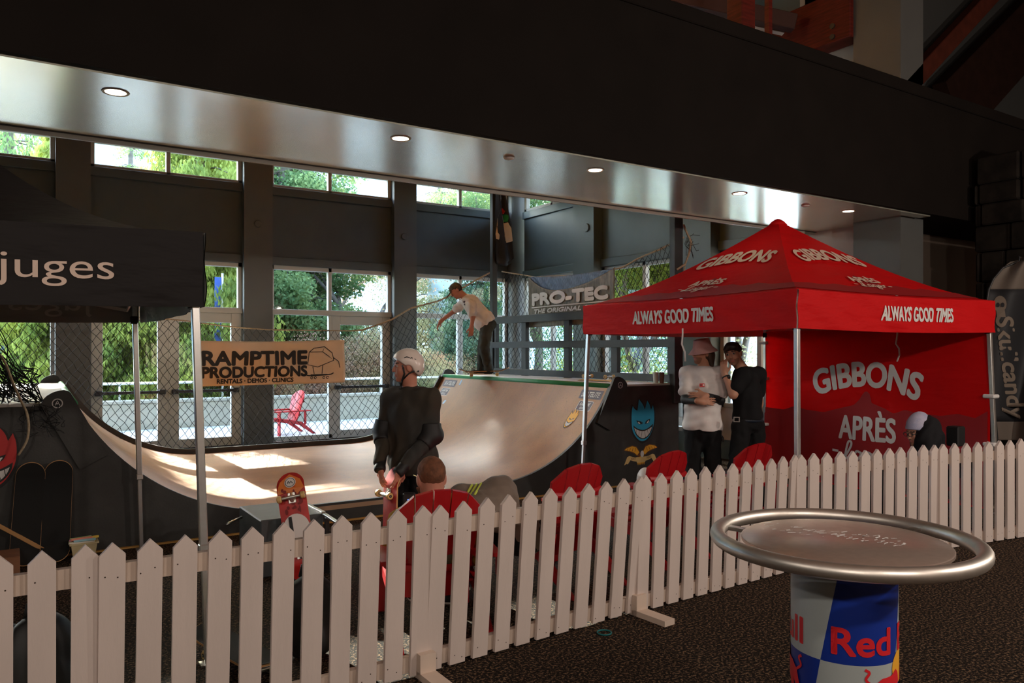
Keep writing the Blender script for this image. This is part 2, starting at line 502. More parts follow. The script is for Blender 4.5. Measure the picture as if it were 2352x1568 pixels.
# ---- back wall: columns, solid bands, windows, doors
colsA = [(-5.2, -4.7), (-2.3, -1.8), (0.626, 1.114), (3.524, 4.028), (6.428, 6.917), (9.2, 9.55)]
for i, (a, b) in enumerate(colsA):
    o = MB().box((a, WA - 0.12, 0.12), (b, WA + 0.25, Z_ROOF)).box((a - 0.01, WA - 0.13, 0.0), (b + 0.01, WA + 0.25, 0.16)).build('trim_%d' % (10 + i), M_COLUMN)
    struct(o, 'grey column of the back wall, number %d from the corner' % (6 - i) if False else 'square grey column between back wall bays', 'column')
bays = [(colsA[i][1], colsA[i + 1][0]) for i in range(len(colsA) - 1)]
pan = MB()
for (a, b) in bays:
    pan.box((a, WA + 0.05, Z_HEAD), (b, WA + 0.25, Z_SILL - 0.001))
    pan.box((a, WA - 0.0, Z_HEAD), (b, WA + 0.05, Z_HEAD + 0.15), bev=0.006)
    pan.box((a, WA - 0.0, Z_SILL - 0.15), (b, WA + 0.05, Z_SILL), bev=0.006)
pan.box((-8, WA, Z_TOP), (9.5, WA + 0.25, Z_ROOF))  # unseen wall above the high windows, brought low to cut the sun
pan.box((-8, WA, 0), (colsA[0][0], WA + 0.25, Z_TOP))
struct(pan.build('wall_back', M_WALL), 'dark grey panels between the two rows of windows in the back wall', 'wall')

WIN = [0]
def window(rects_frame, panes, name='window'):
    """one window: its frame and each of its panes"""
    WIN[0] += 1
    root = bpy.data.objects.new('%s_%d' % (name, WIN[0]), None); COL.objects.link(root)
    root['kind'] = 'structure'
    f = MB()
    for lo, hi in rects_frame: f.box(lo, hi, bev=0.006)
    f.build('frame', M_FRAME, root)
    for lo, hi in panes: MB().box(lo, hi).build('pane', M_GLASS, root)
    return root
y0, y1 = WA + 0.04, WA + 0.14
yg = WA + 0.09
mull = {0: -0.6, 1: 2.30, 2: 5.165, 3: 8.02}
for i, (a, b) in enumerate(bays[0:]):
    m_ = [-3.5, -0.6, 2.30, 5.165, 8.02][i]
    # high window
    z0, z1, w = Z_SILL, Z_TOP, 0.07
    fr = [((a, y0, z0), (a + w, y1, z1)), ((b - w, y0, z0), (b, y1, z1)), ((m_ - w / 2, y0, z0), (m_ + w / 2, y1, z1)),
          ((a, y0, z0), (b, y1, z0 + 0.05)), ((a, y0, z1 - 0.06), (b, y1, z1))]
    r = window(fr, [((a, yg, z0), (m_, yg + 0.006, z1)), ((m_, yg, z0), (b, yg + 0.006, z1))])
    struct(r, 'high window with two panes above the dark panel', 'window')
    # transom lights over the doors
    z0, z1 = 2.36, Z_HEAD
    fr = [((a, y0, z0), (a + w, y1, z1)), ((b - w, y0, z0), (b, y1, z1)), ((m_ - w / 2, y0, z0), (m_ + w / 2, y1, z1)),
          ((a, y0 - 0.03, z0), (b, y1, z0 + 0.10)), ((a, y0, z1 - 0.08), (b, y1, z1))]
    r = window(fr, [((a, yg, z0), (m_, yg + 0.006, z1)), ((m_, yg, z0), (b, yg + 0.006, z1))])
    struct(r, 'pair of transom panes above the glazed doors', 'window')
DOOR = [0]
def door(a, b, bar=True, z1=2.36):
    DOOR[0] += 1
    root = bpy.data.objects.new('door_%d' % DOOR[0], None); COL.objects.link(root); root['kind'] = 'structure'
    s = 0.17
    f = MB()
    for lo, hi in [((a, y0, 0.01), (a + s, y1, z1)), ((b - s, y0, 0.01), (b, y1, z1)), ((a + s, y0, z1 - 0.17), (b - s, y1, z1)), ((a + s, y0, 0.01), (b - s, y1, 0.16))]:
        f.box(lo, hi, bev=0.006)
    f.build('frame', M_FRAME, root)
    MB().box((a + s, yg, 0.16), (b - s, yg + 0.006, z1 - 0.17)).build('pane', M_GLASS, root)
    if bar:
        h = MB().beam((a + 0.06, y0 - 0.06, 0.99), (b - 0.06, y0 - 0.06, 0.99), 0.035, 0.05, bev=0.008)
        h.box((a + 0.05, y0 - 0.08, 0.95), (a + 0.16, y0, 1.03), bev=0.01).box((b - 0.16, y0 - 0.08, 0.95), (b - 0.05, y0, 1.03), bev=0.01)
        h.build('push_bar', M_DARKMETAL, root)
    struct(root, 'glazed door with a dark push bar', 'door')
door(1.13, 2.30); door(2.30, 3.51); door(5.20, 6.41)
def fixed(a, b, z0=0.02, z1=2.36, w=0.06):
    r = window([((a, y0, z0), (a + w, y1, z1)), ((b - w, y0, z0), (b, y1, z1)), ((a, y0, z0), (b, y1, z0 + 0.08))], [((a, yg, z0), (b, yg + 0.006, z1))])
    struct(r, 'tall fixed pane beside the glazed doors', 'window')
fixed(4.04, 5.20); fixed(6.93, 8.02); fixed(8.02, 9.19); fixed(-1.79, -0.6); fixed(-0.6, 0.62); fixed(-4.69, -3.5); fixed(-3.5, -2.31)
# round discs high on the columns
for (x, y, lab) in [(592, 514, 'small round disc on the column left of the pale banner\'s end'), (928, 543, 'small round disc on the column above the white helmet')]:
    p = on_v(x, y, WA - 0.12)
    Md = Matrix.Translation(p) @ Matrix.Rotation(PI / 2, 4, 'X')
    tag(MB().lathe([(0.0, 0.03), (0.055, 0.03), (0.062, 0.024), (0.066, 0.0)], 28, M=Md).build('wall_disc', M_COLUMN, autosmooth=40), lab, 'disc', 'round discs on the columns')
p = on_u(1348, 523, WB - 0.16)
Md = Matrix.Translation(p) @ Matrix.Rotation(-PI / 2, 4, 'Y')
tag(MB().lathe([(0.0, 0.03), (0.075, 0.03), (0.082, 0.024), (0.086, 0.0)], 28, M=Md).build('wall_disc', M_WALLB, autosmooth=40),
    'small round disc on the blue-grey column above the dark banner', 'disc', 'round discs on the columns')

# ---- right wall
colsB = [(13.85, 14.3), (11.40, 12.03), (8.50, 9.10), (6.35, 6.9)]
cb = 0
for (a, b) in colsB[1:3]:
    cb += 1
    struct(MB().box((WB - 0.16, a, 0), (WB + 0.3, b, Z_ROOF)).build('trim_%d' % (20 + cb), M_WALLB), 'square blue-grey column between right wall bays', 'column')
pb = MB()
baysB = [(12.03, 14.05), (9.10, 11.40), (6.98, 8.50)]
for (a, b) in baysB:
    pb.box((WB + 0.05, a, Z_HEAD), (WB + 0.3, b, Z_SILL - 0.001))
    pb.box((WB, a, Z_HEAD), (WB + 0.05, b, Z_HEAD + 0.15), bev=0.006)
    pb.box((WB, a, Z_SILL - 0.15), (WB + 0.05, b, Z_SILL), bev=0.006)
pb.box((WB, 6.98, Z_TOP), (WB + 0.3, 14.3, Z_ROOF))
pb.box((WB, 9.10, 0), (WB + 0.3, 11.40, 0.35)).box((WB, 12.03, 0), (WB + 0.3, 14.05, 0.25)).box((WB, 6.98, 0), (WB + 0.3, 8.5, 0.30))
struct(pb.build('wall_right', M_WALLB), 'blue-grey panels between the two rows of windows in the right wall', 'wall')
struct(MB().box((WB + 0.02, 6.98, 0.30), (WB + 0.28, 8.5, 0.80)).build('wall_sill', M_WHITEWALL), 'white low wall under the window beside the red tent', 'wall')
x0_, x1_ = WB + 0.05, WB + 0.15
xg = WB + 0.1
for (a, b, zl) in [(12.03, 14.05, 0.25), (9.10, 11.40, 0.35), (6.98, 8.50, 0.80)]:
    m_ = (a + b) / 2; w = 0.08
    for (z0, z1, t_) in [(Z_SILL, Z_TOP, 0), (zl, Z_HEAD, 1)]:
        fr = [((x0_, a, z0), (x1_, a + w, z1)), ((x0_, b - w, z0), (x1_, b, z1)), ((x0_, m_ - w / 2, z0), (x1_, m_ + w / 2, z1)),
              ((x0_, a, z0), (x1_, b, z0 + 0.07)), ((x0_, a, z1 - 0.07), (x1_, b, z1))]
        r = window(fr, [((xg, a, z0), (xg + 0.006, m_, z1)), ((xg, m_, z0), (xg + 0.006, b, z1))])
        struct(r, 'high window in the right wall' if not t_ else 'tall window in the right wall', 'window')
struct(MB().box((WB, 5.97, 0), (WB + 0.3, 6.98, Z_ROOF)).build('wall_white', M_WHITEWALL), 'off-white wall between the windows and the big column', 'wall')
struct(MB().box((9.12, 5.34, 0), (9.62, 5.97, Z_ROOF)).build('trim_30', M_COLUMN), 'big dark grey column at the end of the bridge', 'column')
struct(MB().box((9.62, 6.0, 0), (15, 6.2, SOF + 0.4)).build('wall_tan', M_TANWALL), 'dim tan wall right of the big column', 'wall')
struct(MB().box((9.62, 5.6, 4.0), (15, 5.8, Z_ROOF)).build('wall_upper', mat('dark_grey_panel', (0.028, 0.030, 0.029), 0.8)), 'dark grey wall behind the sloping rafters', 'wall')
struct(MB().box((9.4, 6.7, SOF), (15, 6.9, Z_ROOF)).build('wall_mezzanine', M_WHITEWALL), 'pale wall on the upper floor', 'wall')
struct(MB().box((9.4, B0, SOF), (15, 6.7, SOF + 0.2)).build('ceiling_lobby', M_FASCIA), 'dark soffit beyond the big column', 'ceiling')

# ceiling lights in the soffit
LAB = ['leftmost round ceiling light in the soffit', 'second round ceiling light, above the white helmet', 'round ceiling light above the dark banner',
       'round ceiling light left of the red tent\'s peak', 'rightmost round ceiling light, right of the red tent\'s peak']
for i, u_ in enumerate([0.57, 2.54, 4.47, 6.40, 8.29]):
    c = (u_, 5.49, SOF)
    r = thing('ceiling_light', LAB[i], 'light', c, group='round lights in the soffit')
    MB().lathe([(0.062, 0.0), (0.062, -0.004), (0.078, -0.006), (0.082, -0.001), (0.082, 0.0)], 28, c).build('trim_ring', M_WHITE, r, autosmooth=40)
    MB().lathe([(0.0, -0.002), (0.06, -0.003), (0.062, 0.0)], 28, c).build('lens', M_LAMP, r)
for i, u_ in enumerate([3.556, 7.53]):
    c = (u_, 5.52, SOF)
    tag(MB().lathe([(0.0, -0.02), (0.035, -0.02), (0.045, -0.012), (0.05, 0.0)], 24, c).build('smoke_detector', M_WHITE, autosmooth=40),
        ['small white detector on the soffit above the flag', 'small white detector on the soffit above the red tent'][i], 'detector', 'detectors on the soffit')

# ---- timber roof seen above the bridge
def roof_piece(name, a, b, w, h, m, lab, cat='beam'):
    return struct(MB().beam(a, b, w, h, bev=0.01).build(name, m), lab, cat)
roof_piece('trim_40', (9.2, 5.97, 6.055), (9.2, 14.2, 6.055), 0.3, 0.65, M_REDWOOD, 'deep red timber beam on the upper floor')
bl = MB()
for zz in (5.80, 5.94):
    bl.lathe([(0.0, 0.02), (0.035, 0.02), (0.035, 0.0)], 16, M=Matrix.Translation((9.05, 6.22, zz)) @ Matrix.Rotation(-PI / 2, 4, 'Y'))
struct(bl.build('trim_41', M_BLACK), 'two black bolts in the red beam', 'bolts')
struct(MB().box((-8, 6.9, 7.0), (9.0, 11.5, 7.1)).build('ceiling_pine', M_PINE), 'golden pine boards above the upper floor', 'ceiling')
a_ = at_d(1702, 100, 8.6); struct(MB().box((a_.x - 0.11, a_.y - 0.11, 4.6), (a_.x + 0.11, a_.y + 0.11, 7.2), bev=0.01).build('trim_42', M_REDWOOD), 'red timber post behind the bridge', 'post')
a_ = at_d(1765, 100, 8.9); struct(MB().box((a_.x - 0.03, a_.y - 0.03, 4.6), (a_.x + 0.03, a_.y + 0.03, 7.2)).build('trim_43', M_REDWOOD), 'thin red timber post behind the bridge', 'post')
p_, q_ = at_d(1500, -19, 10.5), at_d(1825, 54, 10.5)
struct(MB().beam(p_, q_, 0.16, 0.21, bev=0.01).build('trim_44', mat('dark_red_timber', (0.05, 0.016, 0.010), 0.6)), 'dark timber beam behind the posts', 'beam')
p_, q_ = at_d(1500, 6, 10.7), at_d(1800, 74, 10.7)
struct(MB().beam(p_, q_, 0.1, 0.06).build('trim_45', M_WHITEWALL), 'pale strip behind the posts', 'trim')
p_, q_ = on_v(2052, 232, 5.42), on_v(2335, -75, 5.42)
struct(MB().beam(p_, q_, 0.22, 0.16, bev=0.01, up=(0, 1, 0)).build('trim_46', mat('brown_red_timber', (0.060, 0.012, 0.006), 0.8, spec=0.15, noise=0.2)), 'red-brown sloping rafter', 'rafter')
p_, q_ = on_v(2180, 260, 5.40), on_v(2480, -60, 5.40)
struct(MB().beam(p_, q_, 0.85, 0.2, bev=0.01, up=(0, 1, 0)).build('trim_47', mat('dark_brown_timber', (0.014, 0.0055, 0.0035), 0.9, spec=0.08, noise=0.2)), 'broad dark sloping rafter', 'rafter')
# stone pier at the far right
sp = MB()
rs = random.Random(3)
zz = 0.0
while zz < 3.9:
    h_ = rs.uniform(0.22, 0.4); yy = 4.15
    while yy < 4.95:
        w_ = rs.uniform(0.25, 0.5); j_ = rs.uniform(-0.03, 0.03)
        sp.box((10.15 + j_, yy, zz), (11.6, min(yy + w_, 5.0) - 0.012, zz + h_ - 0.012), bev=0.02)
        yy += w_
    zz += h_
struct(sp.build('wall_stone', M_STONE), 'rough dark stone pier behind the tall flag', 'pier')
# ------------------------------------------------------------------ outside the windows
M_DECK = mat('sunlit_paving', (0.55, 0.54, 0.52), 0.9, noise=0.06, nscale=1.5)
struct(MB().box((-14, WA + 0.25, -0.25), (26, 18.4, -0.02)).box((9.7, 2, -0.25), (26, WA + 0.25, -0.02)).build('floor_terrace', M_DECK), 'pale paved terrace outside the glass', 'terrace')
struct(MB().box((-14, 18.4, -1.5), (26, 18.65, 0.55), bev=0.02).box((-14, 18.36, 0.55), (26, 18.69, 0.62), bev=0.015).build('wall_terrace', M_PARAPET), 'low sand-coloured parapet of the terrace', 'parapet')
hr = thing('handrail', 'blue-grey pipe handrail standing on the parapet', 'handrail', (2, 18.52, 0.62))
MB().tube([(-14, 18.52, 0.98), (26, 18.52, 0.98)], 0.03, 8).build('rail', M_ALU, hr, smooth=True)
for k in range(13): MB().tube([(-13 + 3 * k, 18.52, 0.6), (-13 + 3 * k, 18.52, 0.98)], 0.022, 8).build('post', M_ALU, hr, smooth=True)
struct(MB().grid(lambda a, b: (-60 + 150 * a, 18.6 + 80 * b, -1.2 - 0.5 * b), 4, 4).build('ground', mat('lawn', (0.09, 0.13, 0.04), 0.95, noise=0.4, nscale=0.6)), 'grass beyond the terrace', 'lawn')
# mountain far away, with haze mixed into its slope colour
def hill(a, b):
    x = -120 + 320 * a; y = 100 + 60 * b
    h = 70 * b ** 0.8 * (0.75 + 0.25 * math.sin(x * 0.03 + 1) + 0.08 * math.sin(x * 0.13)) + 1.5 * math.sin(x * 0.8 + y)
    return (x, y, -2 + h)
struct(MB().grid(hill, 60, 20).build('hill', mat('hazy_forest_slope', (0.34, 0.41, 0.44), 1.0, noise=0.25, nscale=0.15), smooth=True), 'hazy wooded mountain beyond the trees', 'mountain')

L_YEL = leaf_mat('yellow_green_foliage', (0.46, 0.50, 0.12), (0.15, 0.22, 0.06), 0.5, 1.2)
L_GRN = leaf_mat('green_foliage', (0.11, 0.21, 0.09), (0.30, 0.38, 0.15), 0.4, 0.9)
L_BLU = leaf_mat('blue_green_foliage', (0.08, 0.18, 0.13), (0.22, 0.34, 0.22), 0.4, 0.9)
L_RED = leaf_mat('russet_foliage', (0.58, 0.34, 0.26), (0.48, 0.42, 0.24), 0.5, 1.5)
L_TAN = leaf_mat('straw_foliage', (0.58, 0.50, 0.32), (0.38, 0.40, 0.20), 0.5, 1.2)
M_BARK = mat('bark', (0.16, 0.13, 0.11), 0.95, noise=0.3, nscale=6)

def leaf_obj(parent, leafm, centers, n, size, seed, droop=0.0, elong=1.0):
    """n leaves strewn through ellipsoid clumps; each leaf a small bent blade of two triangles"""
    rg = np.random.RandomState(seed)
    C = np.array([c[0] for c in centers], float); Rr = np.array([c[1] for c in centers], float)
    w = Rr.prod(1); k = rg.choice(len(C), n, p=w / w.sum())
    p = rg.normal(size=(n, 3)); p /= np.linalg.norm(p, axis=1)[:, None]; p *= rg.uniform(0.05, 1, (n, 1)) ** 0.45
    q = C[k] + p * Rr[k]
    s = size * rg.uniform(0.6, 1.4, (n, 1))
    nrm = lambda v: v / np.maximum(np.linalg.norm(v, axis=1)[:, None], 1e-6)
    d = rg.uniform(-1, 1, (n, 3)); d[:, 2] -= droop * 2; d = nrm(d)
    e = nrm(np.cross(d, rg.uniform(-1, 1, (n, 3)))); f = np.cross(d, e) * s * 0.18
    V = np.stack([q, q + d * s * 0.5 * elong + e * s * 0.4 + f, q + d * s * elong, q + d * s * 0.5 * elong - e * s * 0.4 + f], 1).reshape(-1, 3)
    i = np.arange(n)[:, None] * 4
    T = np.concatenate([i, i + 1, i + 2, i, i + 2, i + 3], 1).reshape(-1, 3)
    me = bpy.data.meshes.new('foliage')
    me.vertices.add(len(V)); me.vertices.foreach_set('co', V.ravel())
    me.loops.add(T.size); me.loops.foreach_set('vertex_index', T.ravel().astype(np.int32))
    me.polygons.add(len(T)); me.polygons.foreach_set('loop_start', np.arange(0, T.size, 3, dtype=np.int32))
    me.update(calc_edges=True); me.materials.append(leafm)
    ob = bpy.data.objects.new('foliage', me); COL.objects.link(ob); attach(ob, parent)
    return ob
def conifer(x, y, h, r, leafm, label, seed, n=9000, drooping=True, lsize=0.13, z0=-1.2, group='evergreens beyond the terrace'):
    rng = random.Random(seed)
    t = thing('conifer_tree', label, 'tree', (x, y, z0), group=group)
    tr = MB().tube([(x, y, z0), (x, y, z0 + h * 0.6), (x, y, z0 + h)], [r * 0.09, r * 0.06, 0.02], 8)
    cl, br = [], tr
    k = 0
    z = 0.04 * h
    while z < h * 0.98:
        rr = r * (1 - z / h) ** 0.75
        for j in range(6):
            a = k * 2.4 + j * PI / 3 + rng.uniform(-.3, .3)
            L = rr * rng.uniform(0.75, 1.1)
            p0 = Vector((x, y, z0 + z)); p1 = Vector((x + math.cos(a) * L, y + math.sin(a) * L, z0 + z - 0.25 * L))
            br.tube([p0, p0.lerp(p1, 0.5) + Vector((0, 0, 0.1 * L)), p1], [0.03, 0.02, 0.006], 4)
            for q in (0.45, 0.75, 1.0):
                c = p0.lerp(p1, q)
                cl.append(((c.x, c.y, c.z - 0.12 * L), (0.26 * L + 0.1, 0.26 * L + 0.1, 0.20 * L + (0.25 if drooping else 0.06))))
        z += h * 0.055; k += 1
    tr.build('trunk', M_BARK, t, smooth=True)
    leaf_obj(t, leafm, cl, int(n * 2.6), lsize * 0.62, seed, 0.9 if drooping else 0.1, 1.8 if drooping else 1.0)
    return t
def broadleaf(x, y, h, r, leafm, label, seed, n=7000, z0=-1.2, size=0.15, bare=False, group='leafy trees beyond the terrace'):
    rng = random.Random(seed)
    t = thing('broadleaf_tree', label, 'tree', (x, y, z0), group=group)
    tr = MB(); tips = []
    def grow(p, d, L, rad, lev):
        q = p + d * L
        tr.tube([p, p.lerp(q, 0.5) + Vector((rng.uniform(-.05, .05) * L, rng.uniform(-.05, .05) * L, 0)), q], [rad, rad * 0.8, rad * 0.62], 5)
        if lev == 0: tips.append(q); return
        for _ in range(3):
            e = (d + Vector((rng.uniform(-.75, .75), rng.uniform(-.75, .75), rng.uniform(-.1, .5)))).normalized()
            grow(q, e, L * rng.uniform(0.6, 0.82), rad * 0.6, lev - 1)
        tips.append(q)
    grow(Vector((x, y, z0)), Vector((0, 0, 1)), h * 0.3, h * 0.022, 4 if bare else 3)
    tr.build('trunk', M_BARK, t, smooth=True)
    cl = [((p.x, p.y, p.z), (r * .32, r * .32, r * .28)) for p in tips if rng.random() < (0.5 if bare else 1)]
    leaf_obj(t, leafm, cl, int(n * 2.6), size * 0.62, seed)
    return t
def bush(x, y, h, r, leafm, label, seed, n=9000, z0=-0.6, size=0.07, group='shrubs behind the parapet', ry=None):
    rng = random.Random(seed)
    t = thing('shrub', label, 'shrub', (x, y, z0), group=group)
    st = MB()
    cl = []
    ry = ry or r
    for k in range(14):
        a = rng.uniform(0, 2 * PI); q = rng.uniform(0.1, 0.8)
        p = Vector((x + math.cos(a) * r * q, y + math.sin(a) * ry * q, z0 + h * rng.uniform(0.35, 0.8)))
        st.tube([(x, y, z0), (x + (p.x - x) * .4, y + (p.y - y) * .4, z0 + h * .3), p], [0.03, 0.02, 0.008], 4)
        cl.append(((p.x, p.y, p.z), (r * .42, ry * .42, h * .25)))
    st.build('stems', M_BARK, t)
    leaf_obj(t, leafm, cl, int(n * 2.6), size * 0.62, seed)
    return t
LC = [0]
def P_(x, v): return on_v(x, HY, v).x
conifer(P_(250, 21.6), 21.6, 6.6, 2.2, L_YEL, 'yellow-green weeping evergreen behind the glazed double doors', 1, 34000)
conifer(P_(460, 21.6), 21.6, 13.0, 2.4, L_YEL, 'yellow-green weeping evergreen right of the double doors, beside the dark canopy', 2, 36000)
conifer(P_(120, 22.0), 22.0, 9.0, 1.5, L_YEL, 'slim yellow-green evergreen in front of the blue-grey building', 3, 18000)
conifer(5.9, 24.0, 12.5, 2.5, L_GRN, 'unseen green spruce added as a sun screen behind the second column from the left', 13, 30000, False)  # added out of view to keep the sun off the ramp's right curve
conifer(P_(300, 34.0), 34.0, 13.5, 2.6, L_GRN, 'tall green fir far beyond the double doors', 12, 20000, False)
conifer(P_(20, 27.0), 27.0, 14, 2.4, L_GRN, 'evergreen with sky showing through at the far left', 4, 12000)
conifer(P_(530, 27.0), 27.0, 19, 3.6, L_BLU, 'blue-green spruce behind the column by the double doors', 5, 60000, False, 0.17)
conifer(P_(655, 25.0), 25.0, 18, 3.4, L_GRN, 'green spruce above the pale banner', 6, 60000, False, 0.17)
conifer(P_(1100, 22.0), 22.0, 9.5, 2.0, L_BLU, 'blue-green fir behind the bending skater', 7, 24000, False)
conifer(P_(1010, 27.0), 27.0, 12.0, 2.2, L_TAN, 'straw-coloured larch behind the skater\'s outstretched arm', 8, 20000, False)
broadleaf(P_(830, 23.0), 23.0, 9.0, 3.0, L_RED, 'nearly bare tree with thin branches above the banner\'s right end', 9, 2600, size=0.09, bare=True)
broadleaf(P_(900, 30.0), 30.0, 10.0, 4.0, L_TAN, 'straw-coloured tree behind the white helmet', 10, 16000, size=0.09)
broadleaf(P_(740, 31.0), 31.0, 10.5, 3.6, L_RED, 'russet tree far behind the banner', 11, 14000, size=0.09)
for i, (x, y, h, r, m_, lab) in enumerate([
        (600, 20.0, 2.0, 1.5, L_RED, 'russet shrub above the red chair on the terrace'), (700, 20.4, 2.5, 1.5, L_RED, 'tall russet shrub below the pale banner'),
        (800, 20.2, 2.9, 1.6, L_RED, 'broad russet shrub behind the single glazed door'), (880, 20.6, 3.0, 1.5, L_TAN, 'straw shrub left of the white helmet'),
        (960, 20.0, 2.4, 1.4, L_TAN, 'straw shrub right of the white helmet'), (1040, 20.4, 2.2, 1.2, L_RED, 'russet shrub under the skater\'s arm'),
        (1110, 20.6, 2.6, 1.3, L_GRN, 'green shrub behind the skater\'s legs'), (330, 19.8, 1.5, 1.3, L_GRN, 'low green shrub behind the double doors'),
        (470, 19.9, 1.6, 1.2, L_GRN, 'low green shrub right of the double doors'), (180, 20.0, 1.4, 1.2, L_GRN, 'low green shrub left of the double doors')]):
    y += 0.9
    bush(P_(x, y), y, h, r, m_, lab, 30 + i, ry=min(r, 1.2))
# greenery outside the right-hand windows
def PB(x, d): return at_d(x, HY, d)
for i, (x, d, h, r, m_, k, lab) in enumerate([
        (1240, 24, 10, 2.4, L_GRN, 'b', 'green tree outside the right wall behind the dark banner'), (1330, 21, 8.5, 2.2, L_YEL, 'b', 'yellow-green tree outside the right wall, right of the dark banner'),
        (1455, 19, 8.0, 2.2, L_YEL, 'b', 'yellow-green tree outside the right wall behind the sagging net'), (1560, 20, 8.5, 2.3, L_GRN, 'b', 'green tree outside the right wall behind the tall post'),
        (1700, 20, 8.0, 2.3, L_TAN, 'b', 'pale tree outside the window beside the red tent'), (1400, 29, 14, 2.8, L_BLU, 'c', 'blue-green spruce far outside the right wall')]):
    p = PB(x, d)
    (broadleaf(p.x, p.y, h, r * 1.25, m_, lab, 60 + i, 16000, size=0.10) if k == 'b' else conifer(p.x, p.y, h, r, m_, lab, 60 + i, 20000, False))
# buildings beyond the terrace
M_BLUE = mat('blue_grey_cladding', (0.16, 0.21, 0.33), 0.8, noise=0.1)
b_ = thing('outbuilding', 'blue-grey building with a pale sloping roof, far left outside', 'building', (-3.5, 26, -1.2))
a0 = P_(-80, 26.0); a1 = P_(118, 26.0)
MB().box((a0, 26, -1.2), (a1, 31, 2.9)).build('wall', M_BLUE, b_)
MB().add([(a0 - .4, 25.6, 3.5), (a1 - 0.9, 25.6, 3.5), (a1 + .4, 25.6, 2.7), (a0 - .4, 25.6, 2.7), (a0 - .4, 31.4, 3.5), (a1 - 0.9, 31.4, 3.5), (a1 + .4, 31.4, 2.7), (a0 - .4, 31.4, 2.7)],
         [(0, 3, 2, 1), (4, 5, 6, 7), (0, 1, 5, 4), (1, 2, 6, 5), (2, 3, 7, 6), (3, 0, 4, 7)]).build('roof', M_WHITEWALL, b_)
b_ = thing('pavilion', 'pale pavilion seen through the high window by the flag', 'building', (12, 24, 0))
p = on_v(1120, 470, 24.0)
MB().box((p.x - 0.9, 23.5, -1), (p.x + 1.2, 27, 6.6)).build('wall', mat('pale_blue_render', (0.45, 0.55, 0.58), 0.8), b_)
MB().box((p.x - 1.1, 23.3, 6.6), (p.x + 1.4, 27.2, 6.75)).build('roof', M_WHITEWALL, b_)
pl = on_v(505, 700, 20.0)
bp = thing('banner_pole', 'blue street banner on a white pole beyond the double doors', 'pole', (pl.x, 20.0, -1))
MB().tube([(pl.x + .06, 20, -1), (pl.x + .06, 20, 3.6)], 0.03, 8).build('pole', M_WHITE, bp)
MB().box((pl.x - 0.12, 19.98, 1.6), (pl.x + 0.03, 20.02, 3.5)).build('banner', mat('blue_cloth', (0.05, 0.11, 0.42), 0.7), bp)
# ------------------------------------------------------------------ the mini ramp
RN, RF = 7.45, 12.10          # near and far side planes
UL, UR = 0.47, 6.29           # left and right coping
FZ, RAD, DZ = 0.18, 1.95, 1.25
ULF, URF = UL + 1.738, UR - 1.738   # where the flat begins and ends
TH0 = math.asin(1.738 / RAD)
PLL, PLR = -0.95, 7.47        # outer edges of the two platforms

def ramp_mat():
    m = bpy.data.materials.new('brown_ramp_sheet'); m.use_nodes = True
    nt = m.node_tree; b = nt.nodes['Principled BSDF']; L = nt.links.new
    b.inputs['Roughness'].default_value = 0.46; b.inputs['Specular IOR Level'].default_value = 0.7
    tc = nt.nodes.new('ShaderNodeTexCoord')
    n = nt.nodes.new('ShaderNodeTexNoise'); n.inputs['Scale'].default_value = 2.2; n.inputs['Detail'].default_value = 7
    L(tc.outputs['Object'], n.inputs['Vector'])
    r = nt.nodes.new('ShaderNodeValToRGB'); e = r.color_ramp.elements
    e[0].position = 0.33; e[0].color = (0.30, 0.112, 0.022, 1); e[1].position = 0.68; e[1].color = (0.40, 0.165, 0.042, 1)
    L(n.outputs[0], r.inputs[0])
    # fine speckle of wear
    n2 = nt.nodes.new('ShaderNodeTexNoise'); n2.inputs['Scale'].default_value = 60; L(tc.outputs['Object'], n2.inputs['Vector'])
    r2 = nt.nodes.new('ShaderNodeMapRange'); r2.inputs[1].default_value = 0.25; r2.inputs[2].default_value = 0.42; L(n2.outputs[0], r2.inputs[0])
    mx = nt.nodes.new('ShaderNodeMix'); mx.data_type = 'RGBA'; mx.inputs[6].default_value = (0.20, 0.075, 0.015, 1)
    L(r2.outputs[0], mx.inputs[0]); L(r.outputs[0], mx.inputs[7])
    # seams between the sheets
    sp = nt.nodes.new('ShaderNodeSeparateXYZ'); L(tc.outputs['Object'], sp.inputs[0])
    acc = None
    def line(out, pos, w):
        s = nt.nodes.new('ShaderNodeMath'); s.operation = 'SUBTRACT'; s.inputs[1].default_value = pos; L(out, s.inputs[0])
        a = nt.nodes.new('ShaderNodeMath'); a.operation = 'ABSOLUTE'; L(s.outputs[0], a.inputs[0])
        c = nt.nodes.new('ShaderNodeMath'); c.operation = 'LESS_THAN'; c.inputs[1].default_value = w; L(a.outputs[0], c.inputs[0])
        return c.outputs[0]
    outs = [line(sp.outputs[1], p, 0.004) for p in (8.62, 8.84, 9.82, 10.04, 11.05, 11.25)] + [line(sp.outputs[0], p, 0.004) for p in (2.25, 3.42, 4.52)]
    for o in outs:
        if acc is None: acc = o; continue
        q = nt.nodes.new('ShaderNodeMath'); q.operation = 'MAXIMUM'; L(acc, q.inputs[0]); L(o, q.inputs[1]); acc = q.outputs[0]
    mz = nt.nodes.new('ShaderNodeMix'); mz.data_type = 'RGBA'; mz.inputs[7].default_value = (0.17, 0.095, 0.05, 1)
    q = nt.nodes.new('ShaderNodeMath'); q.operation = 'MULTIPLY'; q.inputs[1].default_value = 0.6; L(acc, q.inputs[0])
    L(q.outputs[0], mz.inputs[0]); L(mx.outputs[2], mz.inputs[6]); L(mz.outputs[2], b.inputs['Base Color'])
    return m
M_RAMP = ramp_mat()
M_SIDE = mat('black_painted_plywood', (0.034, 0.034, 0.032), 0.5, noise=0.25, nscale=5, bump=0.1)
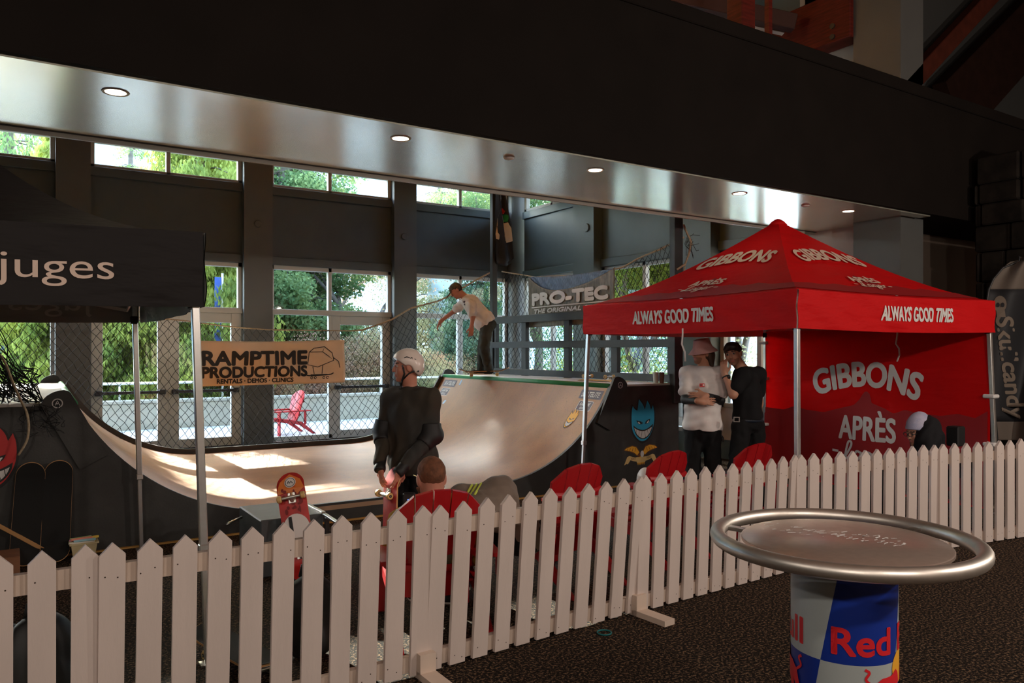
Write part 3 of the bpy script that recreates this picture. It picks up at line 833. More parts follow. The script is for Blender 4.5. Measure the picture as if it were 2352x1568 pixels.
M_GREEN = mat('green_coping', (0.03, 0.26, 0.10), 0.4)
M_PLATFORM = mat('pale_platform_sheet', (0.62, 0.60, 0.56), 0.6, noise=0.06, nscale=4)
M_RAILPAINT = mat('dark_painted_timber', (0.028, 0.030, 0.031), 0.5, noise=0.2, nscale=6)
M_INK_W = mat('white_print', (0.74, 0.72, 0.70), 0.6)
M_INK_K = mat('black_print', (0.012, 0.012, 0.012), 0.6)
M_INK_B = mat('cyan_print', (0.02, 0.36, 0.60), 0.5)
M_INK_Y = mat('golden_print', (0.85, 0.42, 0.03), 0.5)
M_INK_R = mat('red_print', (0.55, 0.02, 0.02), 0.5)
M_INK_BR = mat('brown_print', (0.16, 0.06, 0.015), 0.6)
M_INK_CR = mat('cream_print', (0.72, 0.52, 0.22), 0.6)
M_INK_P = mat('plum_print', (0.06, 0.035, 0.06), 0.5)

def arc(side, n=24):
    """profile points from the flat up to the coping"""
    out = []
    for i in range(n + 1):
        t = TH0 * i / n
        du, z = RAD * math.sin(t), FZ + RAD * (1 - math.cos(t))
        out.append(((URF + du) if side > 0 else (ULF - du), z))
    return out
prof = arc(-1)[::-1] + arc(1)
ramp = thing('skate_ramp', 'brown skateboard half-pipe with black sides along the windows', 'ramp', (3.4, 9.8, 0))
m_ = MB()
n_ = len(prof)
ys = [RN + 0.02, RF - 0.02]
vs = [(u_, y_, z_) for (u_, z_) in prof for y_ in ys] + [(u_, y_, z_ - 0.03) for (u_, z_) in prof for y_ in ys]
fs = []
for i in range(n_ - 1):
    fs.append((2 * i, 2 * i + 2, 2 * i + 3, 2 * i + 1)); fs.append((2 * n_ + 2 * i, 2 * n_ + 2 * i + 1, 2 * n_ + 2 * i + 3, 2 * n_ + 2 * i + 2))
    fs.append((2 * i, 2 * n_ + 2 * i, 2 * n_ + 2 * i + 2, 2 * i + 2)); fs.append((2 * i + 1, 2 * i + 3, 2 * n_ + 2 * i + 3, 2 * n_ + 2 * i + 1))
m_.add(vs, fs)
m_.build('riding_surface', M_RAMP, ramp, autosmooth=30)
# sides: one long black sheet each, the far one standing a little above the surface
def lifted(h):
    out = []
    for i, (u_, z_) in enumerate(prof):
        a = prof[max(i - 1, 0)]; b = prof[min(i + 1, n_ - 1)]
        t = Vector((b[0] - a[0], b[1] - a[1])).normalized()
        out.append((u_ - t.y * h, z_ + t.x * h))
    return out
def side(y0_, y1_, h, name):
    top = lifted(h)
    poly = [(PLL, 0.0), (PLR, 0.0), (PLR, DZ - 0.01)] + [p for p in top[::-1]] + [(PLL, DZ - 0.01)]
    # split into vertical quads so that the curved edge stays clean
    mb = MB()
    pts = [(PLL, DZ - 0.01), (top[0][0] - 0.001, DZ - 0.01)] + top + [(top[-1][0] + 0.001, DZ - 0.01), (PLR, DZ - 0.01)]
    N = len(pts)
    vs = [(p[0], y, p[1]) for p in pts for y in (y0_, y1_)] + [(p[0], y, 0.0) for p in pts for y in (y0_, y1_)]
    fs = []
    for i in range(N - 1):
        a, b = 2 * i, 2 * i + 2
        fs += [(a, b, b + 1, a + 1)[::-1], (a, 2 * N + a, 2 * N + b, b), (a + 1, b + 1, 2 * N + b + 1, 2 * N + a + 1)]
    fs += [(0, 1, 2 * N + 1, 2 * N), (2 * N - 2, 4 * N - 2, 4 * N - 1, 2 * N - 1)]
    mb.add(vs, fs)
    return mb.build(name, M_SIDE, ramp)
sn = side(RN - 0.02, RN + 0.02, 0.004, 'side_panel'); side(RF - 0.02, RF + 0.02, 0.07, 'side_panel')
MB().box((ULF, RN - 0.022, FZ - 0.065), (URF, RN - 0.019, FZ - 0.02)).build('edge_strip', mat('tan_plywood_edge', (0.42, 0.27, 0.17), 0.7), ramp)
# raised ears at the four corners
def ear(side_, y0_, y1_):
    t = TH0; s_ = side_
    base = Vector((UR if s_ > 0 else UL, DZ)); d = Vector((math.cos(t) * s_, math.sin(t))); nrm = Vector((s_ * math.sin(t), -math.cos(t)))
    w = 0.22
    pts = [base - d * 0.50 - nrm * 0.012, base + d * 0.10 - nrm * 0.012]
    c = base + d * 0.10 + nrm * (w / 2 - 0.006)
    for k in range(1, 9):
        a = PI * k / 8
        pts.append(c - nrm * math.cos(a) * (w / 2 + 0.006) + d * math.sin(a) * 0.065)
    pts += [base - d * 0.50 + nrm * w]
    mb = MB(); mb.prism([(p.x, p.y) for p in pts], y0_, y1_, lambda x, y, q: (x, q, y))
    e = mb.build('corner_ear', M_SIDE, ramp)
    if y0_ < 8:
        cc = base + d * 0.07 + nrm * (w / 2)
        fn = lambda x, y: (cc.x + x, y0_ - 0.002, cc.y + y)
        q = MB(); flat(q, disc2(0, 0, 0.040), fn, 0); flat(q, disc2(0, 0, 0.032), lambda x, y: (cc.x + x, y0_ - 0.003, cc.y + y), 1)
        for L in ([(-.018, -.018), (0, .022), (.018, -.018)], [(-.012, -.004), (.014, -.002)]):
            stroke(q, L, 0.007, lambda x, y: (cc.x + x, y0_ - 0.004, cc.y + y), 0, 1)
        q.build('round_sticker', [M_INK_W, M_INK_K], e)
for s_ in (-1, 1):
    ear(s_, RN - 0.06, RN - 0.02); ear(s_, RF - 0.0, RF + 0.05)
for nm, x in (('coping', UL - 0.012), ('coping', UR + 0.012)):
    MB().tube([(x, RN + 0.02, DZ + 0.0), (x, RF - 0.02, DZ + 0.0)], 0.034, 12).build(nm, M_GREEN, ramp, smooth=True)
for a, b in ((PLL, UL - 0.03), (UR + 0.03, PLR)):
    MB().box((a, RN + 0.02, DZ - 0.03), (b, RF - 0.02, DZ + 0.012)).build('platform', M_PLATFORM, ramp)
for x in (PLL, PLR - 0.02): MB().box((x, RN + 0.02, 0), (x + 0.02, RF - 0.02, DZ - 0.03)).build('back_panel', M_SIDE, ramp)
# guard rail on the right platform
for (z0, z1) in ((2.175, 2.30), (1.74, 1.85), (1.27, 1.375)):
    MB().box((PLR - 0.075, RN + 0.02, z0), (PLR - 0.035, RF, z1), bev=0.004).build('guard_rail', M_RAILPAINT, ramp)
for v_ in (12.05, 11.08, 9.86, 8.70, 7.54):
    MB().box((PLR - 0.035, v_ - 0.07, 0.6), (PLR + 0.035, v_ + 0.07, 2.30), bev=0.004).build('guard_post', M_RAILPAINT, ramp)
MB().box((PLR - 0.12, RN - 0.07, 1.00), (PLR + 0.03, RN + 0.03, 3.47), bev=0.004).build('tall_post', M_RAILPAINT, ramp)
MB().box((PLR - 0.06, RF - 0.05, 0.6), (PLR + 0.04, RF + 0.05, 5.3), bev=0.004).build('tall_post', M_RAILPAINT, ramp)

# --- prints on the ramp
def flame_face(mb, fn, mo, mc, mw):
    """emblem: a grinning flame; local units: width about 2, chin at 0"""
    S = 1 / 130.0
    def T(L):
        L = [((x - 915) * S, (912 - y) * S) for x, y in L]
        if len(L) < 5: return L
        for _ in range(2):
            out = []
            for i in range(len(L)):
                a, b, c = Vector(L[i - 1]), Vector(L[i]), Vector(L[(i + 1) % len(L)])
                sharp = (a - b).angle(c - b, PI) < 1.25
                if sharp: out.append(L[i])
                else: out += [tuple(b.lerp(a, .25)), tuple(b.lerp(c, .25))]
            L = out
        return L
    out = T([(770, 560), (790, 480), (812, 520), (845, 545), (862, 430), (912, 470), (938, 530), (956, 450), (998, 490), (1008, 540), (1030, 500), (1056, 590), (1052, 740), (1010, 860), (960, 915), (905, 938), (850, 905), (795, 830), (772, 740)])
    inn = T([(788, 560), (802, 512), (822, 550), (852, 566), (868, 438), (908, 490), (936, 556), (962, 458), (992, 510), (1004, 566), (1026, 512), (1044, 590), (1040, 730), (1000, 840), (955, 893), (908, 913), (862, 890), (808, 815), (788, 735)])
    flat(mb, out, lambda x, y: fn(x, y, 0.001), mo); flat(mb, inn, lambda x, y: fn(x, y, 0.002), mc)
    flat(mb, T([(806, 725), (850, 765), (918, 788), (975, 765), (1026, 722), (1020, 780), (990, 842), (950, 878), (915, 886), (870, 872), (828, 822)]), lambda x, y: fn(x, y, 0.003), mo)
    flat(mb, T([(815, 752), (858, 784), (918, 800), (970, 782), (1012, 755), (1004, 790), (980, 836), (945, 866), (914, 876), (875, 862), (838, 818)]), lambda x, y: fn(x, y, 0.004), mw)
    for a, b in (((842, 772), (836, 812)), ((872, 786), (862, 850)), ((902, 796), (890, 868)), ((932, 796), (940, 868)), ((962, 784), (972, 842)), ((988, 770), (994, 815))):
        stroke(mb, T([a, b]), 0.025, lambda x, y: fn(x, y, 0.005), mo, 1)
    for L in ([(840, 672), (870, 680), (905, 712), (915, 715), (880, 722), (858, 712)], [(996, 662), (968, 672), (938, 708), (930, 714), (962, 718), (984, 700)]):
        flat(mb, T(L), lambda x, y: fn(x, y, 0.003), mo)
    for L in ([(852, 688), (872, 694), (886, 716), (866, 714)], [(984, 678), (966, 686), (950, 712), (970, 708)]):
        flat(mb, T(L), lambda x, y: fn(x, y, 0.004), mw)
    for L in ([(848, 690), (875, 685), (908, 705)], [(990, 680), (965, 678), (940, 700)]):
        stroke(mb, T(L), 0.06, lambda x, y: fn(x, y, 0.005), mo)
yn = RN - 0.02
q = MB(); cx_, cz_, s_ = 6.835, 0.528, 0.150
flame_face(q, lambda x, y, o: (cx_ + x * 0.20, yn - o, cz_ + y * s_), 0, 1, 2)
q.build('blue_flame_print', [M_INK_K, M_INK_B, M_INK_W], ramp)['label'] = 'blue grinning flame emblem'
q = MB(); cx2, cz2, s2 = -0.14, 0.585, 0.145
flame_face(q, lambda x, y, o: (cx2 + x * 0.20, yn - o, cz2 + y * s2), 0, 1, 2)
q.build('red_flame_print', [M_INK_K, M_INK_R, M_INK_W], ramp)['label'] = 'red grinning flame emblem'
# golden eagle over a scroll
q = MB(); ex, ez, es = 6.80, 0.365, 0.30
fe = lambda o: (lambda x, y: (ex + x * es, yn - o, ez + y * es))
for s_ in (-1, 1):
    flat(q, [(0.05 * s_, 0.10), (0.25 * s_, 0.36), (0.50 * s_, 0.42), (0.80 * s_, 0.36), (0.98 * s_, 0.24), (0.80 * s_, 0.18), (0.62 * s_, 0.14), (0.40 * s_, 0.06), (0.20 * s_, -0.08), (0.04 * s_, -0.10)], fe(0.001), 0)
    flat(q, [(0.10 * s_, 0.10), (0.27 * s_, 0.32), (0.50 * s_, 0.38), (0.80 * s_, 0.32), (0.93 * s_, 0.24), (0.76 * s_, 0.21), (0.58 * s_, 0.17), (0.38 * s_, 0.10), (0.22 * s_, -0.02)], fe(0.002), 1)
    for k in range(4): stroke(q, [(0.30 * s_ + 0.15 * k * s_, 0.30), (0.36 * s_ + 0.15 * k * s_, 0.14 + 0.02 * k)], 0.022, fe(0.003), 0, 1)
    flat(q, [(0.18 * s_, -0.12), (0.45 * s_, -0.08), (0.66 * s_, -0.02), (0.78 * s_, -0.06), (0.96 * s_, -0.40), (0.82 * s_, -0.34), (0.74 * s_, -0.36), (0.60 * s_, -0.20), (0.42 * s_, -0.26), (0.20 * s_, -0.30)], fe(0.002), 3)
    letter(q, 'ANTI' if s_ < 0 else 'HERO', fe(0.004), width=0.26, height=0.11, x=0.44 * s_, y=-0.20, mi=0)
flat(q, [(-0.28, -0.10), (0.28, -0.10), (0.24, -0.34), (-0.24, -0.34)], fe(0.003), 3)
flat(q, disc2(0.06, 0.02, 0.10, 0.14, 16), fe(0.004), 2)
flat(q, [(-0.02, -0.06), (-0.16, -0.12), (-0.02, -0.12)], fe(0.005), 1)
for k in range(7): flat(q, [(-0.18 + 0.06 * k - 0.03, -0.34), (-0.18 + 0.06 * k + 0.03, -0.34), (-0.18 + 0.06 * k, -0.46)], fe(0.003), 1)
q.build('eagle_print', [M_INK_BR, M_INK_Y, M_INK_W, M_INK_CR], ramp)['label'] = 'golden eagle emblem over a scroll'
# stickers on the curved face under the right coping: x runs towards the viewer, y uphill
def on_curve(v0, s0):
    def fn(x, y, o=0.003):
        t = TH0 - (s0 - y) / RAD
        return (URF + (RAD - o) * math.sin(t), v0 - x, FZ + RAD - (RAD - o) * math.cos(t))
    return fn
def round_rect(w, h, r, n=5):
    out = []
    for cx, cy, a0 in ((w / 2 - r, h / 2 - r, 0), (-w / 2 + r, h / 2 - r, PI / 2), (-w / 2 + r, -h / 2 + r, PI), (w / 2 - r, -h / 2 + r, 1.5 * PI)):
        for k in range(n + 1):
            a = a0 + PI / 2 * k / n
            out.append((cx + r * math.cos(a), cy + r * math.sin(a)))
    return out
def sticker(v0, s0, w, h, lines, name, border=True):
    fn = on_curve(v0, s0); q = MB()
    lay = lambda o: (lambda x, y: fn(x, y, o))
    flat(q, round_rect(w, h, 0.02 if border else 0.002), lay(0.002), 0 if border else 1)
    flat(q, round_rect(w - 0.02, h - 0.02, 0.015), lay(0.003), 1)
    for t, ww, hh, y in lines: letter(q, t, lay(0.005), width=ww, height=hh, y=y, bold=0.02, shear=0.25, mi=0)
    q.build(name, [M_INK_W, M_INK_P], ramp)
for v0, k in ((7.74, 1.0), (11.72, 1.0)):
    sticker(v0, 0.13, 0.46, 0.13, [('SKATELITE', 0.38, 0.075, -0.035)], 'sticker', False)
    sticker(v0 + 0.02, 0.30, 0.30, 0.15, [('RAMPTIME', 0.22, 0.05, 0.0), ('RENTALS', 0.16, 0.04, -0.055)], 'sticker')
q = MB(); fy = on_curve(7.86, 0.66); sy = 0.085
flame_face(q, lambda x, y, o: fy(x * sy, y * sy, 0.002 + o), 0, 1, 2)
q.build('yellow_flame_sticker', [M_INK_K, M_INK_Y, M_INK_W], ramp)['label'] = 'small yellow flame sticker'
q = MB()
for v0, s0, w, h in ((11.78, 0.52, 0.16, 0.10), (11.50, 0.50, 0.07, 0.08), (11.76, 0.66, 0.12, 0.06), (11.35, 0.10, 0.06, 0.10)):
    fn = on_curve(v0, s0); flat(q, round_rect(w, h, 0.02), lambda x, y: fn(x, y, 0.002), 0)
q.build('small_stickers', [mat('pale_blue_print', (0.45, 0.60, 0.75), 0.5)], ramp)

# the knocked-down sections stand a little out of square: the far side sits further right
bpy.context.view_layer.update()
for o in list(ramp.children):
    if o.name.split('.')[0] in ('guard_rail', 'guard_post', 'tall_post', 'edge_strip', 'red_flame_print', 'blue_flame_print', 'eagle_print'): continue
    for part in [o] + list(o.children):
        for v in part.data.vertices: v.co.x += 0.028 * (v.co.y - RN)
        part.data.update()

# ------------------------------------------------------------------ netting, rope and banners round the ramp
M_NET = mat('black_net_cord', (0.008, 0.009, 0.010), 0.8)
M_ROPE = mat('tan_rope', (0.42, 0.33, 0.22), 0.9, noise=0.25, nscale=40)
def netting(name, a0, a1, top, bot, place, parent, rng, w=0.115, h=0.075, r=0.0042):
    mb = MB()
    nc = int((a1 - a0) / w); nr = int(3.2 / h)
    def pt(a, j):
        z = top(a) - j * h
        wob = 0.012
        return a + wob * math.sin(j * 1.9 + a * 5) + rng.uniform(-.006, .006), z + 0.01 * math.sin(a * 9 + j), 0.02 * math.sin(a * 3.1) + 0.015 * math.sin(j * .5 + a * 7)
    for fam in (-1, 1):
        for i in range(-nr, nc + nr):
            run = []
            for j in range(nr + 1):
                a = a0 + (i + fam * j * 0.5) * w
                ok = a0 <= a <= a1
                if ok:
                    x, z, o = pt(a, j)
                    ok = z > bot(a) - 0.01
                if ok: run.append(place(x, z, o))
                if (not ok or j == nr) and run:
                    if len(run) > 1: mb.tube(run, r, 3, cap=False)
                    run = []
    return mb.build(name, M_NET, parent)
def interp(tab):
    def f(a):
        if a <= tab[0][0]: return tab[0][1]
        for (x0, y0_), (x1, y1_) in zip(tab, tab[1:]):
            if a <= x1:
                return y0_ + (y1_ - y0_) * (a - x0) / (x1 - x0)
        return tab[-1][1]
    return f
topA = interp([(-3, 2.24), (-0.1, 2.20), (0.9, 2.19), (2.02, 2.15), (2.88, 2.05), (3.4, 2.017), (4.9, 2.02), (5.45, 2.21), (5.81, 2.42), (6.45, 2.59), (7.0, 2.90), (7.40, 3.12)])
def botA(a):
    if a < UL: return DZ
    if a > UR: return DZ
    if a < ULF: return FZ + RAD - math.sqrt(max(0, RAD ** 2 - (ULF - a) ** 2)) + 0.06
    if a > URF: return FZ + RAD - math.sqrt(max(0, RAD ** 2 - (a - URF) ** 2)) + 0.06
    return FZ + 0.03
rng = random.Random(11)
net = thing('safety_net', 'black diamond-mesh net hung along the back edge of the ramp', 'net', (3.4, RF + 0.06, 0.2))
netting('netting', -3.0, 7.42, topA, botA, lambda x, z, o: (x, RF + 0.08 + o, z), net, rng)
MB().tube([(a, RF + 0.08 + 0.02 * math.sin(a * 3.1), topA(a)) for a in np.linspace(-3, 7.42, 60)], [0.016 if 4.9 < a else 0.011 for a in np.linspace(-3, 7.42, 60)], 6).build('top_rope', M_ROPE, net, smooth=True)
MB().tube([(a, RF - 0.0, FZ + 0.02) for a in np.linspace(ULF - 0.4, URF + 0.3, 12)], 0.018, 6).build('bottom_cord', M_NET, net, smooth=True)
topB = interp([(7.52, 3.22), (7.95, 3.11), (8.4, 3.03), (8.75, 2.92), (9.9, 2.90), (11.0, 2.96), (12.1, 3.15)])
net2 = thing('safety_net', 'black diamond-mesh net sagging behind the guard rail of the right platform', 'net', (PLR + 0.06, 9.8, 1.25))
netting('netting', 7.55, 12.1, topB, lambda a: 1.05, lambda x, z, o: (PLR + 0.17 + o, x, z), net2, rng)
MB().tube([(PLR + 0.17, a, topB(a)) for a in np.linspace(7.5, 12.1, 40)], 0.013, 6).build('top_rope', M_ROPE, net2, smooth=True)
# loose end knotted at the top of the near post
p0 = Vector((PLR + 0.02, RN - 0.09, 3.36))
kn = MB().tube([p0, p0 + Vector((0.06, 0, -0.10)), p0 + Vector((0.12, -0.02, -0.22)), p0 + Vector((0.10, 0, -0.38)), p0 + Vector((0.02, -0.01, -0.52)), p0 + Vector((-0.12, 0, -0.60))], 0.014, 6)
kn.tube([p0 + Vector((0.10, 0, -0.16)), p0 + Vector((0.16, 0, -0.25)), p0 + Vector((0.09, -0.03, -0.32)), p0 + Vector((0.14, 0, -0.20))], 0.010, 6)
kn.tube([p0 + Vector((0.02, -0.01, -0.52)), p0 + Vector((0.0, -0.01, -0.62)), p0 + Vector((-0.03, -0.01, -0.66))], 0.009, 6)
kn.build('knotted_end', M_ROPE, net2, smooth=True)
rr = random.Random(5); kn = MB()
for k in range(14):
    q0 = p0 + Vector((rr.uniform(.08, .16), rr.uniform(-.04, .04), rr.uniform(-.3, -.1)))
    kn.tube([q0, q0 + Vector((rr.uniform(-.05, .09), rr.uniform(-.03, .03), rr.uniform(-.12, .04))), q0 + Vector((rr.uniform(-.04, .12), rr.uniform(-.03, .03), rr.uniform(-.2, 0)))], 0.004, 3)
kn.build('frayed_mesh', M_NET, net2)

# net heaped over the left platform
hp = thing('net_heap', 'black net bunched in a heap over the left platform, with a tan rope', 'net', (-0.1, 7.55, 1.25))
kn = MB(); rr = random.Random(8)
def smooth_pts(P_, n=5):
    P_ = [Vector(q) for q in P_]; Q = [P_[0] * 2 - P_[1]] + P_ + [P_[-1] * 2 - P_[-2]]; out = []
    for i in range(1, len(Q) - 2):
        for k in range(n):
            t = k / n; a, b, c, d = Q[i - 1], Q[i], Q[i + 1], Q[i + 2]
            out.append(0.5 * ((2 * b) + (c - a) * t + (2 * a - 5 * b + 4 * c - d) * t * t + (3 * b - a - 3 * c + d) * t ** 3))
    return out + [P_[-1]]
A_ = at_d(-60, 760, 6.35)
for k in range(46):
    e = at_d(rr.uniform(-30, 105), rr.uniform(905, 940), rr.uniform(6.3, 6.6))
    s_ = A_ + Vector((rr.uniform(-.1, .15), rr.uniform(0, .2), rr.uniform(-.2, .1)))
    mid = s_.lerp(e, 0.5) + Vector((rr.uniform(-.08, .08), rr.uniform(-.08, .08), rr.uniform(-.14, .0)))
    q1 = s_.lerp(mid, 0.5) + Vector((rr.uniform(-.04, .04), 0, rr.uniform(-.05, .05))); q2 = mid.lerp(e, 0.5) + Vector((rr.uniform(-.05, .05), 0, rr.uniform(-.06, .04)))
    kn.tube(smooth_pts([s_, q1, mid, q2, e]), 0.0045, 3, cap=False)
for k in range(40):
    c = at_d(rr.uniform(-20, 95), rr.uniform(850, 935), rr.uniform(6.3, 6.55))
    kn.tube(smooth_pts([c + Vector((rr.uniform(-.06, .06), rr.uniform(-.03, .03), rr.uniform(-.06, .06))) for _ in range(4)]), 0.0045, 3, cap=False)
for k in range(22):
    c = at_d(rr.uniform(60, 150), rr.uniform(940, 985), 6.25)
    kn.tube(smooth_pts([c + Vector((rr.uniform(-.07, .07), rr.uniform(-.02, .0), rr.uniform(-.07, .07))) for _ in range(4)]), 0.0025, 3, cap=False)
kn.build('netting', M_NET, hp)
MB().tube(smooth_pts([at_d(x, y, d) for x, y, d in ((0, 815, 6.2), (14, 838, 6.2), (30, 880, 6.2), (48, 920, 6.18), (62, 950, 6.15), (66, 985, 6.12), (60, 1015, 6.12), (42, 1045, 6.12))]), 0.0095, 7).build('rope', M_ROPE, hp, smooth=True)

# the pale banner
M_BANNER = mat('pale_banner_cloth', (0.74, 0.60, 0.45), 0.8, noise=0.06, nscale=3, bump=0.15, bscale=4)
bu0, bu1, bz0t, bz1t, bz0b, bz1b = 2.27, 4.585, 1.84, 1.87, 1.165, 1.175
by = RF - 0.03
def ban(x, y, o=0.0):
    """x 0..1 along, y 0..1 up"""
    u_ = bu0 + (bu1 - bu0) * x
    zt = bz0t + (bz1t - bz0t) * x - 0.02 * math.sin(PI * x); zb = bz0b + (bz1b - bz0b) * x
    w_ = 0.025 * math.sin(3.2 * x + 5.5 * y) * (0.4 + abs(y - 0.5)) + 0.012 * math.sin(14 * (x + y * 0.6))
    return (u_, by - 0.03 + w_ - o, zb + (zt - zb) * y)
bn = thing('banner', 'pale banner with black block lettering hung on the net', 'banner', (3.4, by, 1.15), group=None)
MB().grid(lambda a, b: ban(a, b), 60, 20).build('cloth', M_BANNER, bn, smooth=True, solid=0.004)
BW, BH = bu1 - bu0, 0.68
fb_ = lambda x, y: ban(x / BW, y / BH, 0.008)
q = MB()
letter(q, 'RAMPTIME', fb_, width=1.56, height=0.215, x=0.90, y=0.318, fat=0.014, fine=0.25)
letter(q, 'PRODUCTIONS', fb_, width=1.56, height=0.165, x=0.90, y=0.128, fat=0.011, fine=0.25)
letter(q, 'RENTALS · DEMOS · CLINICS', fb_, width=1.14, height=0.068, x=0.90, y=0.037, fat=0.004, fine=0.6)
# a plain line drawing of a ramp block on a skateboard
for L in ([(1.72, 0.50), (1.80, 0.56), (1.98, 0.58), (1.94, 0.50)], [(1.72, 0.50), (1.70, 0.30), (1.86, 0.26), (2.12, 0.36), (2.02, 0.44), (1.94, 0.50), (1.72, 0.50)], [(1.98, 0.58), (2.10, 0.48), (2.12, 0.36)], [(1.78, 0.27), (1.80, 0.15)], [(1.94, 0.29), (1.93, 0.15)],
          [(2.12, 0.40), (2.20, 0.34), (2.22, 0.24)], [(1.74, 0.14), (2.02, 0.14)]):
    stroke(q, L, 0.012, fb_, 0, 1)
stroke(q, [(1.66, 0.145), (1.74, 0.125), (2.04, 0.135), (2.12, 0.16)], 0.018, fb_)
for x in (1.76, 1.82, 1.96, 2.02): stroke(q, disc2(x, 0.09, 0.018, 0.018, 10), 0.012, fb_, 0, 1)
q.build('lettering', M_INK_K, bn)

# the dark banner on the guard rail net
M_OLIVE = mat('dark_olive_banner', (0.15, 0.125, 0.088), 0.45, noise=0.45, nscale=7, stretch=(1, 3, 1), bump=0.3, bscale=5)
pt_ = thing('banner', 'dark olive banner with white lettering behind the guard rail', 'banner', (PLR + 0.075, 9.9, 2.1))
pv0, pv1 = 11.10, 8.80      # left edge as seen, right edge
def sag(x): return 0.44 * (1 - (2 * x - 0.72) ** 2 / 1.64) if False else max(0.0, 0.285 * (1 - ((x - 0.36) / (0.36 if x < 0.36 else 0.64)) ** 2))
def proA(x, y, o=0.0):
    zt = 2.975 - 0.045 * x - sag(x) * 0.95; zb = 2.09 + 0.02 * x
    w_ = 0.014 * math.sin(9 * x + 3 * y) + 0.003 * math.sin(31 * x + 11 * y)
    return (PLR + 0.075 + w_ - o, pv0 + (pv1 - pv0) * x, zb + (zt - zb) * y)
MB().grid(proA, 70, 26).build('cloth', M_OLIVE, pt_, smooth=True, solid=0.004)
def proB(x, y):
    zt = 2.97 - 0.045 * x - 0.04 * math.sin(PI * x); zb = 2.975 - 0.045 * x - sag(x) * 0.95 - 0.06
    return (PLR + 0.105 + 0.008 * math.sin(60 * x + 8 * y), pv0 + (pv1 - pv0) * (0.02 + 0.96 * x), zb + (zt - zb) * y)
MB().grid(proB, 90, 6).build('blue_lit_sheet', mat('steel_blue_cloth', (0.10, 0.16, 0.28), 0.5, noise=0.5, nscale=16, stretch=(1, 5, 1)), pt_, smooth=True, solid=0.004)  # added backing sheet, coloured as blue window light coming through the cloth
def proflat(x, y):
    X = x / 2.30
    zt = 2.975 - 0.045 * X - sag(X) * 0.95; zb = 2.09 + 0.02 * X
    t = (2.09 + y - zb) / max(zt - zb, 0.05)
    p = proA(X, min(t, 1.0), 0.022)
    return (p[0], p[1], 2.09 + y + 0.012 * X)
q = MB()
vs_ = letter(q, 'PRO-TEC', proflat, width=2.0, height=0.185, x=1.15, y=0.385, fat=0.020, fine=0.3)
flat(q, [(0.12, 0.328), (2.2, 0.328), (2.2, 0.345), (0.12, 0.345)], proflat, fine=.1)
letter(q, 'THE ORIGINAL SINCE', proflat, width=1.9, height=0.07, x=1.15, y=0.235, fat=0.005, shear=0.2, fine=0.5)
q.build('lettering', M_INK_W, pt_)

# folded flag on the far post
fl = thing('flag', 'limp black flag with white, red and green print hung on the tall far post', 'flag', (PLR, RF - 0.1, 3.3))
rr = random.Random(2)
def flg(a, b):
    # b: 0 bottom .. 1 top ; a: across
    wd = 0.10 + 0.30 * (1 - b) ** 0.8 * (1 if b > 0.06 else 0.75)
    u_ = PLR - 0.02 + wd * a
    return (u_, RF - 0.12 + 0.05 * math.sin(a * 9 + b * 3), 3.30 + 1.45 * b - 0.06 * math.sin(PI * a) * (1 - b))
MB().grid(flg, 16, 30).build('cloth', mat('black_flag_cloth', (0.018, 0.022, 0.032), 0.7), fl, smooth=True, solid=0.006)
def fstrip(pts, m, nm, w):
    q = MB()
    L = []
    vs = []
    for a, b in pts:
        for s_ in (-0.5, 0.5):
            p = flg(min(1, max(0, a + s_ * w * (1.5 if b < .5 else 1))), b); vs.append((p[0], p[1] - 0.012, p[2]))
    q.add(vs, [(2 * i, 2 * i + 1, 2 * i + 3, 2 * i + 2) for i in range(len(pts) - 1)]); q.build(nm, m, fl)
fstrip([(0.30, 0.30), (0.25, 0.36), (0.34, 0.46), (0.28, 0.56), (0.40, 0.66), (0.36, 0.76), (0.50, 0.82), (0.5, 0.88)], M_INK_W, 'white_print', 0.34)
fstrip([(0.86, 0.28), (0.84, 0.36), (0.80, 0.44), (0.76, 0.52)], M_INK_W, 'white_print', 0.26)
fstrip([(0.74, 0.53), (0.78, 0.56), (0.80, 0.60), (0.70, 0.62)], mat('green_print', (0.01, 0.30, 0.10), 0.6), 'green_print', 0.28)
fstrip([(0.66, 0.63), (0.72, 0.66), (0.62, 0.70)], M_INK_R, 'red_print', 0.16)
fstrip([(0.9, 0.88), (0.85, 0.93), (0.8, 0.97)], mat('blue_print', (0.03, 0.10, 0.35), 0.6), 'blue_print', 0.3)
